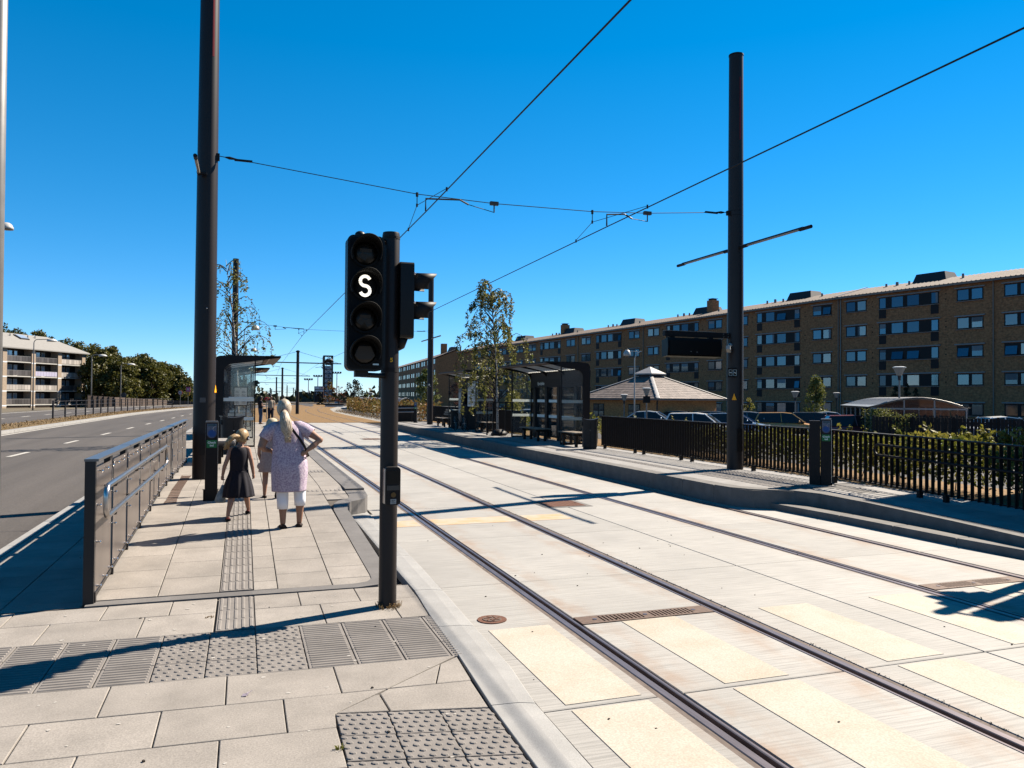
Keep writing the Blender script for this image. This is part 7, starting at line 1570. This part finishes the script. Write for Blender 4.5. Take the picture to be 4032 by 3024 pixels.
def signpost(name, label, px, topy, depth, zb, w, h, face, kind='rect', pole='galv', rz=0.0):
    x, y, zt = W(px, topy, depth); H = zt - zb; t = thing(name, label, 'sign', (x, y, zb), -YAW + rz); MB().cyl((0, .04, -.2), (0, .04, H), .04, n=8).build('post', pole, t)
    if kind == 'rect': MB().box(-w / 2, w / 2, -.02, .02, H - h, H).build('plate', face, t)
    else: MB().cyl((0, -.02, H - h / 2), (0, .02, H - h / 2), w / 2, n=28).build('plate', face, t)
    return t, H
signpost('notice_sign', 'black notice sign on a post in front of the pavilion', 2546, 1560, 46, -.5, .42, .40, 'black_metal')
tt, H = signpost('speed_sign', 'round speed limit sign reading 60 beside the road', 710, 1537, 150, -.8, .9, .9, 'sign_red', 'round'); MB().cyl((0, -.025, H - .45), (0, -.03, H - .45), .36, n=28).build('white_disc', 'sign_white', tt); text('digits', '60', 'sign_navy', .55, tt, (0, -.034, H - .45), bold=.01)
tt, H = signpost('direction_sign', 'dark back of a large road sign on a post before the wood', 540, 1492, 175, -.9, 1.35, 2.4, 'sign_back')
tt, H = signpost('round_sign', 'dark back of a round sign on the lamp in front of the wood', 487, 1546, 160, -.9, 1.1, 1.1, 'sign_back', 'round')
tt, H = signpost('yellow_sign', 'yellow and pink road banner sign at the bend of the road', 741, 1524, 140, -.8, .75, .85, 'sign_pink'); MB().ext([(-.36, H - .86), (-.28, H - 1.55), (0, H - 1.75), (.28, H - 1.55), (.36, H - .86)][::-1], 'y', -.02, .02).build('lower_plate', 'sign_yellow', tt); k = MB(); k.cbox((0, -.03, H - .42), (.5, .01, .1), 0, Matrix.Rotation(.8, 3, 'Y')); k.cbox((0, -.033, H - .42), (.5, .01, .1), 0, Matrix.Rotation(-.8, 3, 'Y')); k.build('cross_mark', 'sign_white', tt); MB().cbox((0, -.03, H - 1.2), (.22, .01, .45)).build('arrow_mark', 'tower_rust', tt)
# median guard fence and far wooden fence along the road
t = thing('mesh_fence', 'dark post and wire fence on the road median', 'fence', (-12.85, 62.7, .03)); ys = [62.7, 66.3, 69.9, 73.4, 76.6, 79.8, 82.9, 86, 89, 92, 95, 98, 101, 105, 110, 115]
for i, y in enumerate(ys): MB().box(curve(y) - curve(62.7) - .05, curve(y) - curve(62.7) + .05, y - 62.7 - .05, y - 62.7 + .05, -.1, 1.35).build('post', 'leadcover', t)
for z in (.25, .6, .95, 1.28):
    MB().tube([(curve(y) - curve(62.7), y - 62.7, z) for y in ys], .018, 5).build('rail', 'leadcover', t)
t = thing('plank_fence', 'long brown plank fence at the foot of the roadside wood', 'fence', (0, 0, -1.0)); pts = [W(345, 1590, 138), W(450, 1590, 142), W(560, 1592, 150), W(660, 1594, 158), W(770, 1597, 160), W(900, 1597, 166)]
for i, (a, b) in enumerate(zip(pts, pts[1:])):
    a, b = Vector((a[0], a[1], 0)), Vector((b[0], b[1], 0)); d = b - a; n = 5
    for k in range(n):
        p, q = a + d * (k / n), a + d * ((k + 1) / n); hgt = 2.55 - .06 * (i * n + k)
        for j in range(5): MB().add([(p.x, p.y, hgt * j / 5 + .03), (q.x, q.y, hgt * j / 5 + .03), (q.x, q.y, hgt * (j + 1) / 5), (p.x, p.y, hgt * (j + 1) / 5), (p.x, p.y + .06, hgt * j / 5 + .03), (q.x, q.y + .06, hgt * j / 5 + .03), (q.x, q.y + .06, hgt * (j + 1) / 5), (p.x, p.y + .06, hgt * (j + 1) / 5)], [(0, 1, 2, 3), (7, 6, 5, 4), (0, 4, 5, 1), (1, 5, 6, 2), (2, 6, 7, 3), (3, 7, 4, 0)]).build('plank', 'far_fence', t)
        MB().cyl((p.x, p.y - .08, 0), (p.x, p.y - .08, hgt + .1), .07, n=6).build('post', 'fence_wood', t)
# ------------------------------------------------------------------ centre catenary masts along the grass track
def cmast(label, px, basey, depth, H, r, arm, zb=0.0, wires=True):
    x, y, _ = W(px, 1560, depth); t = thing('centre_mast', label, 'mast', (x, y, zb), 0, 'centre masts along the grass track')
    MB().loft([((0, 0, -.3), r), ((0, 0, H), r * .82)], 14).build('shaft', 'pole_paint', t, smooth='auto'); MB().cyl((0, 0, H - .18), (0, 0, H - .08), r * 1.25, n=12).build('collar', 'black_metal', t)
    za = H - 1.25; MB().cyl((-arm, 0, za + .02), (arm, 0, za - .02), .055, n=8).build('cross_arm', 'wire', t)
    for s in (-1, 1):
        MB().tube([(0, 0, H - .12), (s * arm * .92, 0, za + .05)], .016, 5).build('stay', 'wire', t); MB().tube([(s * arm * .62, 0, za), (s * arm * .52, 0, za - .38), (s * arm * .40, 0, za - .45)], .02, 5).build('drop_arm', 'wire', t); MB().cyl((s * arm * .55, 0, za - .5), (s * arm * .55, 0, za - .38), .05, n=6).build('insulator', 'wire', t)
cmast('nearest centre mast on the grass track right of the woman', 1171, 1630, 77.2, 6.4, .17, 4.3); cmast('second centre mast along the grass track', 1111, 1615, 120, 6.2, .17, 4.2); cmast('third centre mast along the grass track', 1088, 1610, 172, 6.0, .18, 4.1, -.1); cmast('centre mast hidden in line behind the nearest one', 1162, 1590, 330, 4.6, .22, 4.4, -.2)
for i, (px, d, h_) in enumerate(((1155, 420, 6.5), (1064, 300, 5.2), (1069, 420, 5.6), (1130, 380, 7.2), (1225, 440, 4.8))): cmast(['far centre mast left of the nearest one', 'tiny far mast beside the teenager in beige', 'tiny far mast right of the teenager in beige', 'thick far mast over the woman', 'far mast left of the shop pylon'][i], px, 1590, d, h_, .28, 5.0, -.5)
# far lamp row, floodlight masts, tower, pylon
for i, (px, ty, d) in enumerate(((1099, 1540, 210), (1067, 1549, 260), (1054, 1553, 300), (1044, 1556, 340))): goose(['far street lamp behind the third centre mast', 'far street lamp above the teenager in beige', 'farther street lamp between the teenagers', 'farthest street lamp beside the dark-haired teenager'][i], px, ty, d, -.8, -1.2, .3, .12, 1, 'far_grey', 'far street lamps', 'far_grey')
def flood(label, px, topy, depth):
    x, y, zt = W(px, topy, depth); t = thing('floodlight_mast', label, 'mast', (x, y, -1), -YAW, 'distant floodlight masts'); H = zt + 1
    MB().cyl((0, 0, 0), (0, 0, H), .22, .14, n=8).build('pole', 'far_grey', t); MB().box(-1.4, 1.4, -.1, .1, H - .1, H + .1).build('cross_bar', 'far_grey', t)
    for k in range(4): MB().cbox((-1.2 + .8 * k, -.2, H + .3), (.55, .35, .45)).build('floodlight', 'leadcover', t)
flood('distant floodlight mast right of the nearest centre mast', 1215, 1496, 260); flood('distant floodlight mast left of the lattice tower', 1252, 1483, 250); flood('distant floodlight mast right of the lattice tower', 1327, 1470, 250)
c = W(1290, 1560, 240); zt = W(1290, 1401, 240)[2]; t = thing('lattice_tower', 'tall dark lattice sign tower with a round flower emblem', 'tower', (c[0], c[1], -1.2), -YAW + R(18)); HT = zt + 1.2; hw = 1.45
MB().box(-hw + .42, hw - .42, -hw * .7, -hw * .6, .5, HT - 3.2).build('back_panel', 'tower_glass', t)
for sx in (-1, 1):
    for sy in (-1, 1): MB().box(sx * hw - (.42 if sx > 0 else 0), sx * hw + (.42 if sx < 0 else 0), sy * hw - .2, sy * hw + .2, 0, HT).build('corner_column', 'leadcover', t)
nz = 11
for i in range(nz):
    z0, z1 = HT * i / nz, HT * (i + 1) / nz
    for y_ in (-hw - .12,):
        MB().box(-hw + .5, hw - .5, y_ - .08, y_ + .08, z1 - .12, z1 + .06).build('strut', 'leadcover', t)
        for s in (-1, 1): MB().cyl((-s * (hw - .5), y_, z0), (s * (hw - .5), y_, z1), .06, n=5).build('brace', 'leadcover', t)
MB().box(-hw - .02, hw + .02, -hw - .25, hw + .25, HT - .25, HT + .05).build('top_cap', 'leadcover', t); MB().box(-hw - .12, -hw - .02, -hw, hw, HT - 4.2, HT - .3).build('rust_side', 'tower_rust', t)
e = MB().cyl((.15, -hw - .35, HT - 2.1), (.15, -hw - .2, HT - 1.9), 1.4, n=32).build('emblem_disc', 'black_metal', t); k = MB()
for r_, a0, a1 in ((.95, -60, 150), (.6, 40, 300), (.28, 0, 270)): k.tube([(.3 + r_ * math.cos(R(a)), -hw - .38, HT - 1.7 + r_ * math.sin(R(a))) for a in range(a0, a1, 20)], .11, 6)
for dx, dz in ((-.85, .35), (-.8, -.25), (-.3, -.75)): k.ball((.3 + dx, -hw - .38, HT - 1.7 + dz), .16, 8, 6)
k.build('flower_emblem', 'pylon_silver', e)
for z_ in (HT * .62, HT * .55, HT * .47): 
    k = MB(); k.tube([(.25 + .35 * math.cos(R(a)), -hw - .3, z_ + .45 * math.sin(R(a))) for a in range(30, 330, 30)], .07, 5); k.build('tower_lettering', 'black_metal', t)
c = W(1255, 1560, 215); zt = W(1255, 1521, 215)[2]; t = thing('shop_pylon', 'dark shop pylon sign with red letters left of the lattice tower', 'sign', (c[0], c[1], -1.0), -YAW); HT = zt + 1.0
MB().box(-1.15, 1.35, -.3, .3, 0, HT).build('board', 'pylon_dark', t); MB().box(-.95, 1.33, -.34, -.302, HT - .85, HT - .08).build('white_panel', 'pylon_silver', t); text('sign_text', 'OK', 'sign_red', .85, t, (.72, -.36, HT - .45), bold=.02); MB().box(-.95, 1.33, -.34, -.302, HT - 1.45, HT - 1.1).build('grey_panel', 'pylon_silver', t); text('sign_text', 'fø', 'sign_white', 1.15, t, (-.3, -.34, HT - 2.2), bold=.02); MB().ball((-.55, -.34, .9), .16, 10, 6).build('round_mark', 'sign_white', t)
MB().cyl((-1.22, 0, 0), (-1.22, 0, HT), .06, n=6).build('edge_post', 'galv', t)
# arched shelter behind the autumn hedge and plain far buildings
c = W(1420, 1600, 100); c1 = W(1600, 1598, 92); d = Vector((c1[0] - c[0], c1[1] - c[1])); t = thing('arched_shelter', 'grey arched shelter roof behind the autumn hedge', 'shelter', (c[0], c[1], -.6), math.atan2(d.y, d.x)); L_ = d.length
arc = [(-1.0 + 2.0 * k / 8, 1.75 + .45 * math.sin(PI * k / 8)) for k in range(9)]; k = MB(); v = [(x, y, z) for x in (0, L_) for y, z in arc]; k.add(v, [(i, i + 1, 9 + i + 1, 9 + i) for i in range(8)]); o = k.build('roof', mat('far_roof', (.13, .125, .13), .5), t); s = o.modifiers.new('t', 'SOLIDIFY'); s.thickness = .05
for j in range(7): MB().tube([(L_ * j / 6, y, z + .06) for y, z in arc], .05, 5).build('roof_rib', 'lamp_white', t); MB().cyl((L_ * j / 6, -1, 0), (L_ * j / 6, -1, 1.75), .05, n=6).build('post', 'alu_frame', t); MB().cyl((L_ * j / 6, 1, 0), (L_ * j / 6, 1, 1.75), .05, n=6).build('post', 'alu_frame', t)
def farbox(label, px0, px1, topy, depth, m, name='far_building', storeys=1):
    a, b = Vector(W(px0, topy, depth)), Vector(W(px1, topy, depth)); d = b - a; t = thing(name, label, 'building', (a.x, a.y, -1.2), math.atan2(d.y, d.x)); H = a.z + 1.2; L_ = math.hypot(d.x, d.y)
    MB().box(0, L_, 0, L_ * .6, 0, H).build('wall', m, t); MB().box(-.2, L_ + .2, -.2, L_ * .6 + .2, H, H + .25).build('roof', 'leadcover', t)
    for i in range(max(2, int(L_ / 3))): w = MB().box(L_ * (i + .25) / max(2, int(L_ / 3)), L_ * (i + .65) / max(2, int(L_ / 3)), -.04, .02, H * .35, H * .7).build('window', 'pane_blue', t)
farbox('low brown far building between the trees beyond the hedge', 1338, 1372, 1582, 190, 'far_brown'); farbox('pale far building right of the lattice tower', 1318, 1338, 1578, 200, 'far_grey'); farbox('low dark far hall at the end of the tracks', 1165, 1245, 1590, 260, 'far_brown'); farbox('arched blue-grey hall behind the autumn hedge', 1280, 1350, 1595, 130, 'far_grey'); farbox('small grey far house between the open tree and the block', 1398, 1420, 1585, 160, 'far_grey')
farbox('low house behind the tower of trees at left horizon', 780, 850, 1570, 300, 'far_brown')
t = thing('red_balloon', 'small red sign seen between the two teenagers', 'sign', W(1050, 1571, 60)); MB().ball((0, 0, 0), (.2, .05, .14), 12, 8).build('face', 'sign_red', t, smooth=True); MB().cyl((0, .02, -2.4), (0, .02, -.1), .03, n=6).build('post', 'galv', t)
# ------------------------------------------------------------------ unseen outside the frame: second signal post, and a house added to cast shadow
s2 = copy_tree(SIG); s2.location = (9.42, 6.28, .20); s2.rotation_euler = (0, 0, R(90)); s2['label'] = 'second tram signal post just outside the right frame edge, shadow on track'
t = thing('shadow_house', 'unseen brick house added outside the right frame edge to shade the ramp', 'building', (16.6, 11.9, -.1)); MB().box(0, 9, -14, 0, -.5, 7.35).build('wall', 'brick', t); MB().box(-.05, 9.2, -14.2, .02, 7.36, 7.5).build('roof', 'leadcover', t)
for y in (-2.5, -6, -9.5):
    for z in (1, 3.9): f = MB().box(-.03, .05, y - .7, y + .7, z, z + 1.3).build('window', 'window_frame', t); MB().box(-.045, -.031, y - .6, y + .6, z + .1, z + 1.2).build('pane', 'pane_blue', f)
